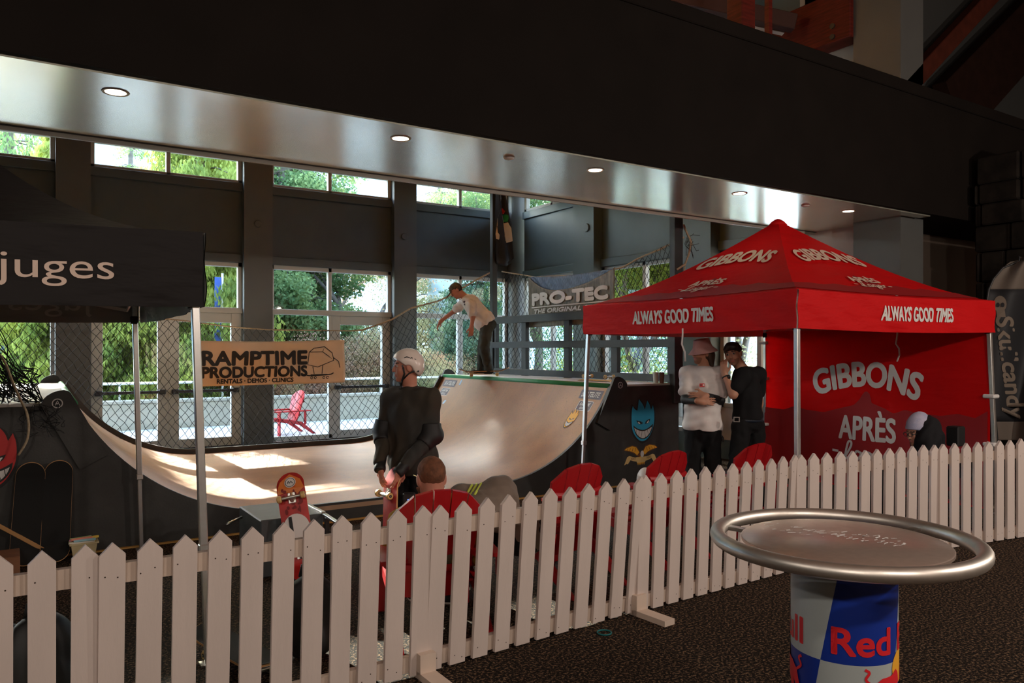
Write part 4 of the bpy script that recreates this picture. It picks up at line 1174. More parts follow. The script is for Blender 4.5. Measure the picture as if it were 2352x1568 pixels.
# ------------------------------------------------------------------ picket fence
M_PICKET = mat('white_painted_picket', (0.68, 0.585, 0.535), 0.6, noise=0.05, nscale=6, bump=0.12, bscale=45, stretch=(1, 1, 0.25))
M_PICKET2 = mat('weathered_white_rail', (0.66, 0.54, 0.45), 0.65, noise=0.10, nscale=5)
M_NAIL = mat('rusty_nail_head', (0.05, 0.03, 0.02), 0.7)
def fence_panel(a, b, n, lean, label, first_foot, seed):
    a, b = Vector((a[0], a[1], 0)), Vector((b[0], b[1], 0))
    ax = (b - a).normalized(); out = Vector((ax.y, -ax.x, 0))          # towards the viewer
    t = thing('picket_fence', label, 'fence', ((a + b) / 2)[:], group='picket fence panels')
    rng = random.Random(seed)
    up = (Vector((0, 0, 1)) + out * lean / 0.9).normalized()
    base0 = -out * lean
    step = (b - a).length / (n - 1)
    W = 0.098
    for i in range(n):
        c = a + ax * (step * i) + base0
        h = 0.90 + rng.uniform(-.004, .004); tw = rng.uniform(-.004, .004); z0 = 0.012
        poly = [(-W / 2, z0), (W / 2, z0), (W / 2 + tw, h - 0.052), (tw, h), (-W / 2 + tw, h - 0.052)]
        mb = MB()
        mb.prism(poly, 0.022, 0.0, lambda x, y, q: c + ax * x + up * y + out * (0.024 - q))
        for zz in (0.06, 0.76):
            for xx in (-0.026, 0.024):
                if rng.random() < 0.75:
                    p = c + ax * (xx + rng.uniform(-.008, .008)) + up * (zz + rng.uniform(-.02, .02)) + out * 0.0245
                    k = len(mb.v)
                    rr_ = 0.0035
                    mb.add([p + ax * rr_ * math.cos(q * PI / 3) + up * rr_ * math.sin(q * PI / 3) for q in range(6)], [tuple(range(6))], 1)
        mb.build('picket', [M_PICKET, M_NAIL], t)
    s0, s1 = a - ax * (W / 2), b + ax * (W / 2)
    for z in (0.065, 0.765):
        p0 = s0 + base0 + up * z - out * 0.021; p1 = s1 + base0 + up * z - out * 0.021
        MB().beam(p0, p1, 0.040, 0.085, up=up, bev=0.003).build('rail', M_PICKET2, t) if False else MB().prism([(0, -0.042), ((p1 - p0).length, -0.042), ((p1 - p0).length, 0.042), (0, 0.042)], 0.0, 0.040, lambda x, y, q: p0 + ax * x + up * y - out * (q - 0.02)).build('rail', M_PICKET2, t)
    if first_foot:
        c = b + base0 + ax * 0.03
        MB().prism([(-0.045, 0.0), (0.045, 0.0), (0.045, 0.13), (-0.045, 0.13)], 0.0, 0.045, lambda x, y, q: c + ax * x + Vector((0, 0, y)) + out * (0.03 + q)).build('foot_block', M_PICKET2, t)
        MB().prism([(-0.045, 0.0), (0.045, 0.0), (0.045, 0.035), (-0.045, 0.035)], -0.25, 0.25, lambda x, y, q: c + ax * x + Vector((0, 0, y)) + out * (0.06 + q)).build('foot_board', M_PICKET2, t)
    return t
fence_panel((-1.22, 3.66), (0.262, 3.640), 11, 0.05, 'white picket fence panel in front of the two black boards, cut by the frame edge', True, 1)
fence_panel((0.359, 3.616), (1.790, 3.610), 11, 0.06, 'white picket fence panel in front of the leaning red skateboard', True, 2)
fence_panel((1.885, 3.600), (3.377, 3.708), 11, 0.08, 'white picket fence panel in front of the seated man in the mustard top', True, 3)
fence_panel((3.440, 3.729), (5.030, 3.795), 12, 0.04, 'white picket fence panel below the two standing men', True, 4)
fence_panel((5.095, 3.789), (6.594, 3.575), 12, 0.01, 'white picket fence panel behind the round bar table', False, 5)
fence_panel((6.673, 3.548), (8.25, 3.29), 12, 0.0, 'white picket fence panel below the beanie wearer, right of the bar table', False, 6)

# ------------------------------------------------------------------ canopies
def cloth_mat(name, c, trans=0.25, rough=0.7):
    m = bpy.data.materials.new(name); m.use_nodes = True
    nt = m.node_tree; b = nt.nodes['Principled BSDF']; o = nt.nodes['Material Output']
    b.inputs['Base Color'].default_value = (*c, 1); b.inputs['Roughness'].default_value = rough
    b.inputs['Specular IOR Level'].default_value = 0.3
    t = nt.nodes.new('ShaderNodeBsdfTranslucent'); t.inputs[0].default_value = (*c, 1)
    x = nt.nodes.new('ShaderNodeMixShader'); x.inputs[0].default_value = trans
    nt.links.new(b.outputs[0], x.inputs[1]); nt.links.new(t.outputs[0], x.inputs[2]); nt.links.new(x.outputs[0], o.inputs[0])
    tc = nt.nodes.new('ShaderNodeTexCoord'); n = nt.nodes.new('ShaderNodeTexNoise'); n.inputs['Scale'].default_value = 2.5; n.inputs['Detail'].default_value = 3
    mp = nt.nodes.new('ShaderNodeMapping'); mp.inputs['Scale'].default_value = (1, 1, 3.5)
    bp = nt.nodes.new('ShaderNodeBump'); bp.inputs['Strength'].default_value = 0.5; bp.inputs['Distance'].default_value = 0.05
    nt.links.new(tc.outputs['Object'], mp.inputs[0]); nt.links.new(mp.outputs[0], n.inputs['Vector']); nt.links.new(n.outputs[0], bp.inputs['Height']); nt.links.new(bp.outputs[0], b.inputs['Normal'])
    return m
M_RED = cloth_mat('red_canopy_cloth', (0.80, 0.003, 0.006), 0.32)
M_REDW = cloth_mat('red_wall_cloth', (0.92, 0.004, 0.005), 0.5)
M_REDIN = cloth_mat('pale_pink_lining', (0.72, 0.42, 0.40), 0.2)
M_DRED = mat('dark_red_print', (0.34, 0.003, 0.006), 0.7)
M_BLK = cloth_mat('black_canopy_cloth', (0.010, 0.008, 0.008), 0.0)
M_BLKIN = cloth_mat('grey_lining', (0.34, 0.34, 0.33), 0.1)

def canopy(root, C, zt, zb, zp, expo, mo, mi, valance_fn=None, seed=0):
    """C: four corners in order around; builds roof, four valances; returns a roof mapper"""
    ctr = sum((Vector(c) for c in C), Vector((0, 0))) / 4
    def roof(k, s, t, o=0.0):
        a, b = Vector(C[k]), Vector(C[(k + 1) % 4])
        e = a.lerp(b, s); p = e.lerp(ctr, t)
        z = zt + (zp - zt) * t ** expo - 0.02 * math.sin(PI * s) * (1 - t)
        if t > 0.965: z -= (t - 0.965) * 0.3
        n = (e - ctr).normalized()
        return Vector((p.x + n.x * o * .5, p.y + n.y * o * .5, z + o))
    mb = MB()
    for k in range(4):
        mb.grid(lambda s, t: roof(k, s, t), 16, 18, 0); mb.grid(lambda s, t: roof(k, s, t, -0.008), 16, 18, 1)
    mb.build('canopy', [mo, mi], root, smooth=True)
    def val(k, s, q, o=0.0):
        a, b = Vector(C[k]), Vector(C[(k + 1) % 4])
        e = a.lerp(b, s); n = Vector(((b - a).y, -(b - a).x)).normalized()
        if n.dot(e - ctr) < 0: n = -n
        L = (b - a).length
        w = 0.010 * math.sin(s * 19 + k + q * 3) * q + 0.006 * math.sin(s * 41 + q * 9 + seed)
        z = zt + (zb - zt) * q - 0.02 * math.sin(PI * s)
        return Vector((e.x + n.x * (0.012 + w + o), e.y + n.y * (0.012 + w + o), z))
    for k in range(4):
        mb = MB(); mb.grid(lambda s, q: val(k, s, q), 60, 8, 0); mb.grid(lambda s, q: val(k, s, q, -0.006), 60, 8, 1)
        mb.build('valance', [mo, mi], root, smooth=True)
    return roof, val
def tent_legs(root, C, zb, inset, lower, ztop):
    ctr = sum((Vector(c) for c in C), Vector((0, 0))) / 4
    for i, c in enumerate(C):
        c = Vector(c); p = c + (ctr - c).normalized() * inset
        f = c + (c - ctr).normalized() * 0.03      # splay at the floor
        mid = 0.62
        a = Vector((p.x, p.y, ztop)); b = Vector((f.x, f.y, 0.0)); m = a.lerp(b, 1 - mid / ztop)
        leg = MB().beam(m, a, 0.042, 0.042, bev=0.005).build('leg', M_ALU, root)
        MB().beam(b, m, 0.032, 0.032, bev=0.004).build('inner_leg', M_ALU, leg)
        MB().beam(m - Vector((0, 0, 0.02)), m + Vector((0, 0, 0.03)), 0.052, 0.052, bev=0.006).build('clamp', lower, leg)
        MB().box((f.x - 0.04, f.y - 0.04, 0.0), (f.x + 0.04, f.y + 0.04, 0.008)).build('foot_plate', M_ALU, leg)
        MB().box((p.x - 0.028, p.y - 0.028, zb - 0.015), (p.x + 0.028, p.y + 0.028, zb + 0.05), bev=0.006).build('corner_bracket', M_BLACK, leg)
def trusses(root, C, z):
    for k in range(4):
        a, b = Vector(C[k]), Vector(C[(k + 1) % 4]); ctr = sum((Vector(c) for c in C), Vector((0, 0))) / 4
        a = a.lerp(ctr, 0.07); b = b.lerp(ctr, 0.07)
        mb = MB(); m = a.lerp(b, 0.5)
        for p, q in ((a, m), (m, b)):
            mb.beam((p.x, p.y, z - .02), (q.x, q.y, z + 0.22), 0.014, 0.025); mb.beam((p.x, p.y, z + 0.22), (q.x, q.y, z - .02), 0.014, 0.025)
        mb.box((m.x - 0.03, m.y - 0.03, z - 0.04), (m.x + 0.03, m.y + 0.03, z + 0.02), 1)
        mb.build('truss', [M_ALU, M_BLACK], root)

# black canopy at the left
BC = [(0.885, 4.445), (0.93, 7.25), (-1.95, 7.30), (-2.0, 4.50)]
bt = thing('canopy_tent', 'black canopy tent with white lettering at the left, silver legs', 'tent', (-0.5, 5.9, 0))
roofB, valB = canopy(bt, BC, 2.34, 1.935, 3.36, 2.0, M_BLK, M_BLKIN, seed=1)
tent_legs(bt, BC, 1.935, 0.06, M_ALU, 2.3); trusses(bt, BC, 2.05)
q = MB(); Lb = 2.88
M_PEACH = mat('peach_white_print', (0.70, 0.55, 0.46), 0.7)
# front edge is side 3: from (-2.0, 4.5) to (0.885, 4.445)
fr = lambda x, y: valB(3, x / Lb, (2.34 - y) / 0.405, 0.006)
letter(q, 'juges', fr, width=0.50, height=0.135, x=2.20, y=2.072)
q.build('lettering', M_PEACH, bt)
q = MB()
bk = lambda x, y: valB(1, (0.93 - x) / 2.88, (2.34 - y) / 0.405, -0.012)
letter(q, 'juges', bk, width=0.58, height=0.17, x=0.29, y=2.035, flip=True)
q.build('lettering', mat('ghosted_print', (0.55, 0.55, 0.53), 0.8), bt)['label'] = 'mirrored lettering showing through the rear valance'

# red canopy at the right
RC = [(5.555, 4.15), (5.60, 7.08), (8.64, 6.97), (8.61, 4.03)]
rt = thing('canopy_tent', 'red canopy tent with mountain print and a red back wall, right of the ramp', 'tent', (7.1, 5.55, 0))
roofR, valR = canopy(rt, RC, 2.215, 1.885, 3.13, 1.38, M_RED, M_REDIN, seed=4)
tent_legs(rt, RC, 1.885, 0.06, M_ALU, 2.18); trusses(rt, RC, 1.99)
q = MB()
tip = Vector((7.10, 5.5575, 3.115))
q.lathe([(0.001, 0.03), (0.03, 0.022), (0.07, -0.005), (0.10, -0.04)], 20, tip); q.build('peak_cap', M_RED, rt, smooth=True)
def on_roof(k, L, t0):
    # x metres along the eave from its middle, y metres up the slope from t0; sides 0 and 3 face the viewer
    sl = 1.75
    return lambda x, y, o=0.012: roofR(k, 0.5 + (-x if True else x) / L, min(0.99, t0 + y / sl), o) if False else roofR(k, 0.5 + x / L, min(0.99, t0 + y / sl), o)
def arch(W, rise):
    return lambda px, py: (px * (1 - 0.0 * py), py + rise * (1 - (2 * px / W) ** 2))
M_CREAM = mat('cream_print', (0.78, 0.60, 0.48), 0.7)
for k in (0, 3):
    L = 2.93 if k == 0 else 3.06
    # text must run left to right as seen from outside: along side 0 that is from corner 1 to corner 0, along side 3 from corner 0 to corner 3
    sgn = -1
    def conv(t0, o):
        def fn(x, y):
            t = min(0.985, max(0.01, t0 + y / 1.72))
            # keep the true width on the narrowing panel
            return roofR(k, 0.5 + sgn * x / (L * (1 - t)), t, o)
        return fn
    mq = MB()
    sky = [(-1.35, 0.30), (-1.1, 0.34), (-0.9, 0.32), (-0.7, 0.38), (-0.45, 0.34), (-0.25, 0.40), (-0.12, 0.44), (-0.02, 0.66), (0.06, 0.64), (0.10, 0.50), (0.3, 0.42), (0.5, 0.44), (0.7, 0.36), (0.9, 0.40), (1.1, 0.32), (1.35, 0.30)]
    f0 = conv(0.0, 0.010)
    N = 60
    fi = interp(sky)
    vs, fs = [], []
    for i in range(N + 1):
        s = -1 + 2 * i / N
        for j in range(5):
            y = 0.12 + (fi(s * 1.35) - 0.12) * j / 4
            t = y / 1.72
            vs.append(roofR(k, 0.5 + sgn * s * 0.5, t, 0.006))
    for i in range(N):
        for j in range(4): fs.append((5 * i + j, 5 * i + 5 + j, 5 * i + 6 + j, 5 * i + 1 + j))
    mq.add(vs, fs); mq.build('mountain_print', M_DRED, rt, smooth=True)
    q = MB()
    letter(q, 'GIBBONS', conv(0.50, 0.015), width=0.98, height=0.21, fat=0.010, fine=0.3, warp=arch(0.98, 0.10))
    letter(q, 'APRÈS', conv(0.275, 0.015), width=0.44, height=0.12, fat=0.006, fine=0.4)
    for st in LAGER: stroke(q, [(-0.22 + x * 0.22, -0.13 + y * 0.13) for x, y in st], 0.016, conv(0.275, 0.015))
    q.build('lettering', M_CREAM, rt)
    q = MB()
    z0 = 1.99
    # 'ALWAYS GOOD TIMES' on the valance
    x0 = 0.20 if k == 0 else 0.02
    fv = lambda x, y: valR(k, 0.5 + sgn * x / L, (2.215 - y) / 0.33, 0.008)
    letter(q, 'ALWAYS GOOD TIMES', fv, width=1.13, height=0.135, x=(-0.02 if k == 0 else 0.17), y=1.995, fat=0.006, fine=0.4, shear=(0.05 if k == 3 else -0.05))
    q.build('lettering', M_INK_W, rt)
# back wall cloth on the far right side
def wl(x, y, o=0.0):
    v_ = 6.96 - x
    sl = 0.02 * math.sin(3 * x + 2 * y) + 0.012 * math.sin(9 * x - 4 * y) * (1 - y / 2)
    return Vector((8.60 + sl - o, v_, y))
q = MB(); q.grid(lambda a, b: wl(2.90 * a, 0.03 + 1.92 * b), 60, 24, 0); q.grid(lambda a, b: wl(2.90 * a, 0.03 + 1.92 * b, -0.005), 60, 24, 1)
q.build('tent_wall', [M_REDW, M_REDW], rt, smooth=True)
pxs = [(1765, 935), (1800, 940), (1825, 932), (1850, 940), (1895, 946), (1925, 938), (1960, 930), (1975, 915), (1981, 900), (1990, 899), (1996, 905), (2000, 925), (2030, 938), (2050, 950), (2075, 941), (2100, 948), (2160, 955), (2200, 950), (2240, 960), (2285, 945)]
sk = []
for x, y in pxs:
    p = on_u(x, y, 8.59); sk.append((6.96 - p.y, p.z))
sk[0] = (0.0, sk[0][1]); sk[-1] = (2.88, sk[-1][1])
fi = interp(sk); q = MB(); vs, fs = [], []
for i in range(91):
    x = 2.88 * i / 90
    for j in range(9): vs.append(wl(x, 0.05 + (fi(x) - 0.05) * j / 8, 0.006))
for i in range(90):
    for j in range(8): fs.append((9 * i + j, 9 * i + 9 + j, 9 * i + 10 + j, 9 * i + 1 + j))
q.add(vs, fs); q.build('mountain_print', M_DRED, rt, smooth=True)
q = MB()
def wpx(x, y):
    p = on_u(x, y, 8.58); return 6.96 - p.y, p.z
gx0, gz = wpx(1878, 905); gx1, _ = wpx(2104, 905); gm, gtop = wpx(1985, 829); _, gbase = wpx(1985, 886)
W_ = gx1 - gx0
letter(q, 'GIBBONS', lambda x, y: wl(x, y, 0.014), width=W_, height=gtop - gbase, x=(gx0 + gx1) / 2, y=gbase - 0.14, fat=0.014, fine=0.3, warp=lambda px, py: (px + 0.30 * py * (2 * px / W_), py + 0.14 * (1 - (2 * px / W_) ** 2)))
ax0, az = wpx(1928, 1004); ax1, _ = wpx(2053, 1004); _, at_ = wpx(1990, 955)
letter(q, 'APRÈS', lambda x, y: wl(x, y, 0.014), width=ax1 - ax0, height=at_ - az, x=(ax0 + ax1) / 2, y=az, fat=0.010, fine=0.3)
lx, lz = wpx(1932, 1052)
for st in LAGER: stroke(q, [(lx + x * 0.34, lz + y * 0.22) for x, y in st], 0.028, lambda x, y: wl(x, y, 0.014))
q.build('lettering', M_INK_W, rt)
# ties and hanging straps
q = MB()
for v_, zz in ((4.06, 1.22), (4.06, 0.72), (6.94, 1.80), (6.94, 1.32), (6.94, 0.70)):
    q.box((8.545, v_ - 0.06, zz - 0.02), (8.66, v_ + 0.06, zz + 0.02), bev=0.01)
q.build('tie_straps', M_INK_W, rt)
for pts in (((2061, 768), (2058, 790), (2065, 800), (2066, 815), (2060, 830)), ((1568, 768), (1566, 790), (1573, 808), (1574, 830))):
    u_ = 8.45 if pts[0][0] > 2000 else None
    L = [on_u(x, y, 8.45) if u_ else at_d(x, y, 7.6) for x, y in pts]
    MB().tube([L[0] + Vector((0, 0, 0.06))] + L, 0.009, 6).build('hanging_strap', M_INK_W, rt, smooth=True)

# ------------------------------------------------------------------ round bar table in front
tc_ = on_z(1937, 1240, 1.1); TX, TY = tc_.x, tc_.y
TR = 0.385
tb = thing('bar_table', 'round steel bar table on a blue and silver can-shaped drum, in front of the fence', 'table', (TX, TY, 0))
MB().tube([(TX + TR * math.cos(2 * PI * k / 72), TY + TR * math.sin(2 * PI * k / 72), 1.1) for k in range(72)], 0.0235, 16, closed=True).build('rim_ring', mat('dull_steel_tube', (0.74, 0.70, 0.64), 0.42, 0.95, noise=0.06, nscale=30), tb, smooth=True)
M_TOP = mat('scuffed_steel_top', (0.72, 0.58, 0.50), 0.30, 0.75, noise=0.05, nscale=40)
MB().lathe([(0.0, 1.086), (0.305, 1.086), (0.310, 1.089), (0.310, 1.098), (0.306, 1.101), (0.0, 1.101)], 72, (TX, TY, 0)).build('tabletop', M_TOP, tb, autosmooth=40)
jn = MB()
for k in range(3):
    a = 2 * PI * k / 3 + 2.0
    jn.beam((TX + 0.30 * math.cos(a), TY + 0.30 * math.sin(a), 1.092), (TX + (TR - 0.015) * math.cos(a), TY + (TR - 0.015) * math.sin(a), 1.096), 0.03, 0.012)
jn.build('ring_brackets', M_STEEL, tb)
# worn white scuffs across the top
q = MB(); rr = random.Random(21)
for k in range(70):
    f = rr.random()
    x = 1755 + 335 * f; y = 1206 + 42 * f + rr.uniform(-9, 9)
    p = on_z(x, y, 1.1022); a = rr.uniform(-.4, .4) - 0.35; l = rr.uniform(.003, .017); w = rr.uniform(.002, .005)
    dx = Vector((math.cos(a), math.sin(a), 0)); dy = Vector((-dx.y, dx.x, 0))
    q.add([p - dx * l - dy * w, p + dx * l * .8 - dy * w * .4, p + dx * l + dy * w, p - dx * l * .7 + dy * w * .8], [(0, 1, 2, 3)])
q.build('scuff_marks', mat('white_scuffs', (0.95, 0.94, 0.92), 0.6), tb)
M_SILV = mat('silver_print', (0.42, 0.47, 0.47), 0.4, 0.0, noise=0.03)
M_BLUE2 = mat('deep_blue_print', (0.008, 0.035, 0.30), 0.35)
DR = 0.157
cam_a = math.atan2(-TY, -TX)             # direction from the drum to the viewer
def drum(phi, z, o=0.0):
    """phi counted to the right as seen by the viewer"""
    a = cam_a + phi
    return (TX + (DR + o) * math.cos(a), TY + (DR + o) * math.sin(a), z)
ZB = 0.765
mb = MB(); NP, zs = 96, [0.0, 0.25, 0.5, ZB, 0.85, 0.95, 1.04]
ph0 = -0.42
vs = [drum(ph0 + 2 * PI * i / NP + 0.62 * (z - ZB) / 0.275 * 0.55, z + (-0.035 * math.sin(2 * (2 * PI * i / NP) * 0.5) if False else 0)) for z in zs for i in range(NP)]
fs, ms = [], []
for j in range(len(zs) - 1):
    for i in range(NP):
        l = (i + 1) % NP
        mb_i = 1 if ((i < NP // 4 or NP // 2 <= i < 3 * NP // 4) ^ (j < 3)) else 0
        fs.append((j * NP + i, j * NP + l, (j + 1) * NP + l, (j + 1) * NP + i)); ms.append(mb_i)
mb.v = [tuple(p) for p in vs]; mb.f = fs; mb.m = ms
dr = mb.build('drum', [M_SILV, M_BLUE2], tb, autosmooth=30)
MB().lathe([(0.0, 1.035), (DR + 0.002, 1.035), (DR + 0.002, 1.05), (0.10, 1.075), (0.06, 1.088), (0.0, 1.088)], 48, (TX, TY, 0)).build('neck', M_DARKMETAL, tb, autosmooth=40)
q = MB()
for k in range(2):
    letter(q, 'Red Bull', lambda x, y: drum(x / DR, y, 0.0015), width=0.395, height=0.082, x=(-0.20 + PI * k) * DR, y=0.795, fat=0.003, fine=0.12, center=False)
q.build('lettering', mat('bright_red_print', (0.72, 0.02, 0.03), 0.4), dr)
q = MB()
fd = lambda o: (lambda x, y: drum((x - 0.0) / DR, y, o))
for k in range(2):
    x0 = (0.86 + PI * k) * DR
    flat(q, disc2(x0 + 0.075, 0.745, 0.05, 0.05, 24), fd(0.001), 1, fine=.012)
    for s_ in (-1, 1):
        X = lambda px: x0 + 0.075 + s_ * (px - 0.075)
        flat(q, [(X(-0.05), 0.705), (X(-0.02), 0.725), (X(0.02), 0.728), (X(0.045), 0.742), (X(0.06), 0.728), (X(0.068), 0.70), (X(0.05), 0.69), (X(0.03), 0.67), (X(0.0), 0.66), (X(-0.02), 0.62), (X(-0.035), 0.63), (X(-0.03), 0.67), (X(-0.055), 0.64), (X(-0.065), 0.66)], fd(0.002), 0, fine=.012)
        stroke(q, [(X(-0.05), 0.705), (X(-0.072), 0.725), (X(-0.062), 0.745), (X(-0.075), 0.755)], 0.008, fd(0.002), 0)
q.build('bull_emblem', [bpy.data.materials['bright_red_print'], M_INK_Y], dr)

# ------------------------------------------------------------------ tall flag by the stone pier
ff = thing('feather_flag', 'tall dark feather flag with vertical pale lettering by the stone pier', 'flag', at_d(2310, 1330, 9.05)[:2] + (0,) if False else (at_d(2300, 804, 9.0).x, at_d(2300, 804, 9.0).y, 0))
FD = 9.0
left = [(590, 2341), (600, 2322), (615, 2303), (640, 2282), (665, 2271), (700, 2266), (760, 2267), (840, 2273), (920, 2282), (1000, 2290)]
lf = interp([(y, x) for y, x in left])
def flagp(a, y, o=0.0):
    x = lf(y) + (2362 - lf(y)) * a if y > 600 else 2341 + 20 * a
    p = at_d(x, y, FD + 0.10 * math.sin(a * 5 + y * .012) * (0.3 + a) - o)
    return p
M_FLAGK = mat('black_flag_print', (0.014, 0.015, 0.018), 0.7); M_FLAGT = mat('pale_flag_cloth', (0.13, 0.105, 0.085), 0.8)
for nm, y0_, y1_, m in (('cloth_top', 590, 664, M_FLAGT), ('cloth', 664, 968, M_FLAGK), ('cloth_foot', 968, 1010, M_FLAGT)):
    MB().grid(lambda a, b: flagp(a, y0_ + (y1_ - y0_) * b), 24, 20).build(nm, m, ff, smooth=True, solid=0.004)
pole = [flagp(0, y) for y in (1000, 920, 840, 760, 700, 665, 640, 615, 600)] + [at_d(2341, 588, FD)]
MB().tube([Vector((pole[0].x, pole[0].y, 0.02))] + pole, 0.012, 8).build('pole', M_BLACK, ff, smooth=True)
MB().lathe([(0.0, 0.0), (0.22, 0.0), (0.22, 0.02), (0.05, 0.05), (0.03, 0.12), (0.0, 0.12)], 24, (pole[0].x, pole[0].y, 0)).build('base', M_BLACK, ff, autosmooth=40)
def flagt(px, py):
    a = (px - lf(py)) / (2362 - lf(py)); return flagp(a, py, 0.010)
q = MB()
letter(q, 'Skullcandy', lambda x, y: flagt(2288 + 30 * (x / 235.0) + y * 1.0, 728 + x), width=232, height=40, x=116, y=0, fat=1.6)
flat(q, [(2283 + 14 + 15 * math.cos(a), 698 + 19 * math.sin(a)) for a in np.linspace(0, 2 * PI, 20, endpoint=False)], lambda x, y: flagt(x, y))
flat(q, [(2288, 712), (2308, 712), (2310, 728), (2290, 728)], lambda x, y: flagt(x, y))
q.build('lettering', mat('tan_print', (0.19, 0.15, 0.115), 0.8), ff)
q = MB()
for i, (x, y) in enumerate(((2292, 700), (2303, 700))): flat(q, disc2(x, y, 4.2, 5.5, 12), lambda a, b: flagp((a - lf(b)) / (2362 - lf(b)), b, 0.016))
q.build('skull_eyes', M_FLAGK, ff)
# ------------------------------------------------------------------ bodies and clothes grown as one smooth surface each
def V3(*a): return np.array(a, float)
def unit(v):
    v = np.asarray(v, float); return v / max(np.linalg.norm(v), 1e-9)
def cap(a, b, ra, rb=None, k=0.03): return ('cap', np.asarray(a, float), np.asarray(b, float), ra, ra if rb is None else rb, k)
def ell(c, r, R=None, k=0.03): return ('ell', np.asarray(c, float), np.asarray(r, float), np.eye(3) if R is None else np.asarray(R, float), k)
def cut(n, p): return ('cut', unit(n), np.asarray(p, float))         # removes what lies on the side n points to
def sub(c, r, R=None, k=0.01): return ('sub', np.asarray(c, float), np.asarray(r, float), np.eye(3) if R is None else np.asarray(R, float), k)
def sd_ell(P, c, r, R):
    q = (P - c) @ R
    k0 = np.linalg.norm(q / r, axis=-1); k1 = np.linalg.norm(q / (r * r), axis=-1)
    return k0 * (k0 - 1.0) / np.maximum(k1, 1e-6)
def sd_cap(P, a, b, ra, rb):
    ba = b - a; t = np.clip(((P - a) @ ba) / max(ba @ ba, 1e-9), 0, 1)
    return np.linalg.norm(P - a - t[..., None] * ba, axis=-1) - (ra + (rb - ra) * t)
def grown(prims, g):
    out = []
    for p in prims:
        if p[0] == 'cap': out.append(('cap', p[1], p[2], p[3] + g, p[4] + g, p[5]))
        elif p[0] == 'ell': out.append(('ell', p[1], p[2] + g, p[3], p[4]))
    return out
def blob(prims, h=0.007, wrinkle=0.0, wfreq=66.0, seed=0, wdir=None):
    """smooth union of tapered limbs and ellipsoids -> vertices, quads"""
    lo, hi = np.full(3, 1e9), np.full(3, -1e9)
    for p in prims:
        if p[0] == 'cap':
            m = max(p[3], p[4]); lo = np.minimum(lo, np.minimum(p[1], p[2]) - m); hi = np.maximum(hi, np.maximum(p[1], p[2]) + m)
        elif p[0] == 'ell':
            m = p[2].max(); lo = np.minimum(lo, p[1] - m); hi = np.maximum(hi, p[1] + m)
    lo -= 4 * h + 0.01; hi += 4 * h + 0.01
    n = np.ceil((hi - lo) / h).astype(int) + 1
    vol = np.full(n, 0.25)
    ax = [lo[i] + h * np.arange(n[i]) for i in range(3)]
    def region(a, b):
        i0 = np.clip(((a - lo) / h).astype(int) - 1, 0, n - 2); i1 = np.clip(((b - lo) / h).astype(int) + 2, 1, n)
        sl = tuple(slice(i0[i], i1[i]) for i in range(3))
        P = np.stack(np.meshgrid(*[ax[i][sl[i]] for i in range(3)], indexing='ij'), -1)
        return sl, P
    for p in prims:
        if p[0] == 'cap':
            m = max(p[3], p[4]) + p[5] + 3 * h
            sl, P = region(np.minimum(p[1], p[2]) - m, np.maximum(p[1], p[2]) + m); d = sd_cap(P, p[1], p[2], p[3], p[4]); k = p[5]
        elif p[0] == 'ell':
            m = p[2].max() + p[4] + 3 * h
            sl, P = region(p[1] - m, p[1] + m); d = sd_ell(P, p[1], p[2], p[3]); k = p[4]
        elif p[0] == 'sub':
            m = p[2].max() + p[4] + 3 * h
            sl, P = region(p[1] - m, p[1] + m); d = -sd_ell(P, p[1], p[2], p[3]); k = p[4]
            a = vol[sl]; q = np.maximum(k - np.abs(a - d), 0) / k
            vol[sl] = np.maximum(a, d) + q * q * k * 0.25
            continue
        else:
            P = np.stack(np.meshgrid(*ax, indexing='ij'), -1)
            vol = np.maximum(vol, (P - p[2]) @ p[1]); continue
        a = vol[sl]; q = np.maximum(k - np.abs(a - d), 0) / k
        vol[sl] = np.minimum(a, d) - q * q * k * 0.25
    if wrinkle:
        rng = np.random.RandomState(seed)
        P = np.stack(np.meshgrid(*ax, indexing='ij'), -1); w = np.zeros(n)
        for i in range(5):
            dr = unit(rng.normal(size=3) * (V3(1, 1, 1) if wdir is None else np.asarray(wdir)))
            w += np.sin((P @ dr) * wfreq * rng.uniform(0.6, 1.5) + 1.7 * np.sin((P @ unit(rng.normal(size=3))) * wfreq * 0.4) + rng.uniform(0, 6))
        vol = vol + wrinkle * 1.25 * w / 5
    vol[0], vol[-1] = 0.2, 0.2; vol[:, 0], vol[:, -1] = 0.2, 0.2; vol[:, :, 0], vol[:, :, -1] = 0.2, 0.2
    s = vol < 0
    c = tuple(x - 1 for x in n)
    acc = np.zeros(c + (3,)); cnt = np.zeros(c)
    def cor(o, arr): return arr[o[0]:o[0] + c[0], o[1]:o[1] + c[1], o[2]:o[2] + c[2]]
    corners = [(i, j, k) for i in (0, 1) for j in (0, 1) for k in (0, 1)]
    for a in corners:
        for axis in range(3):
            if a[axis]: continue
            b = tuple(a[i] + (1 if i == axis else 0) for i in range(3))
            va, vb = cor(a, vol), cor(b, vol); x = (va < 0) != (vb < 0)
            t = np.where(x, va / np.where(x, va - vb, 1), 0)
            for i in range(3): acc[..., i] += x * (a[i] + (t if i == axis else 0))
            cnt += x
    act = cnt > 0
    idx = np.full(c, -1); idx[act] = np.arange(act.sum())
    base = np.stack(np.meshgrid(*[np.arange(q) for q in c], indexing='ij'), -1)[act]
    verts = lo + h * (base + acc[act] / cnt[act][:, None])
    quads = []
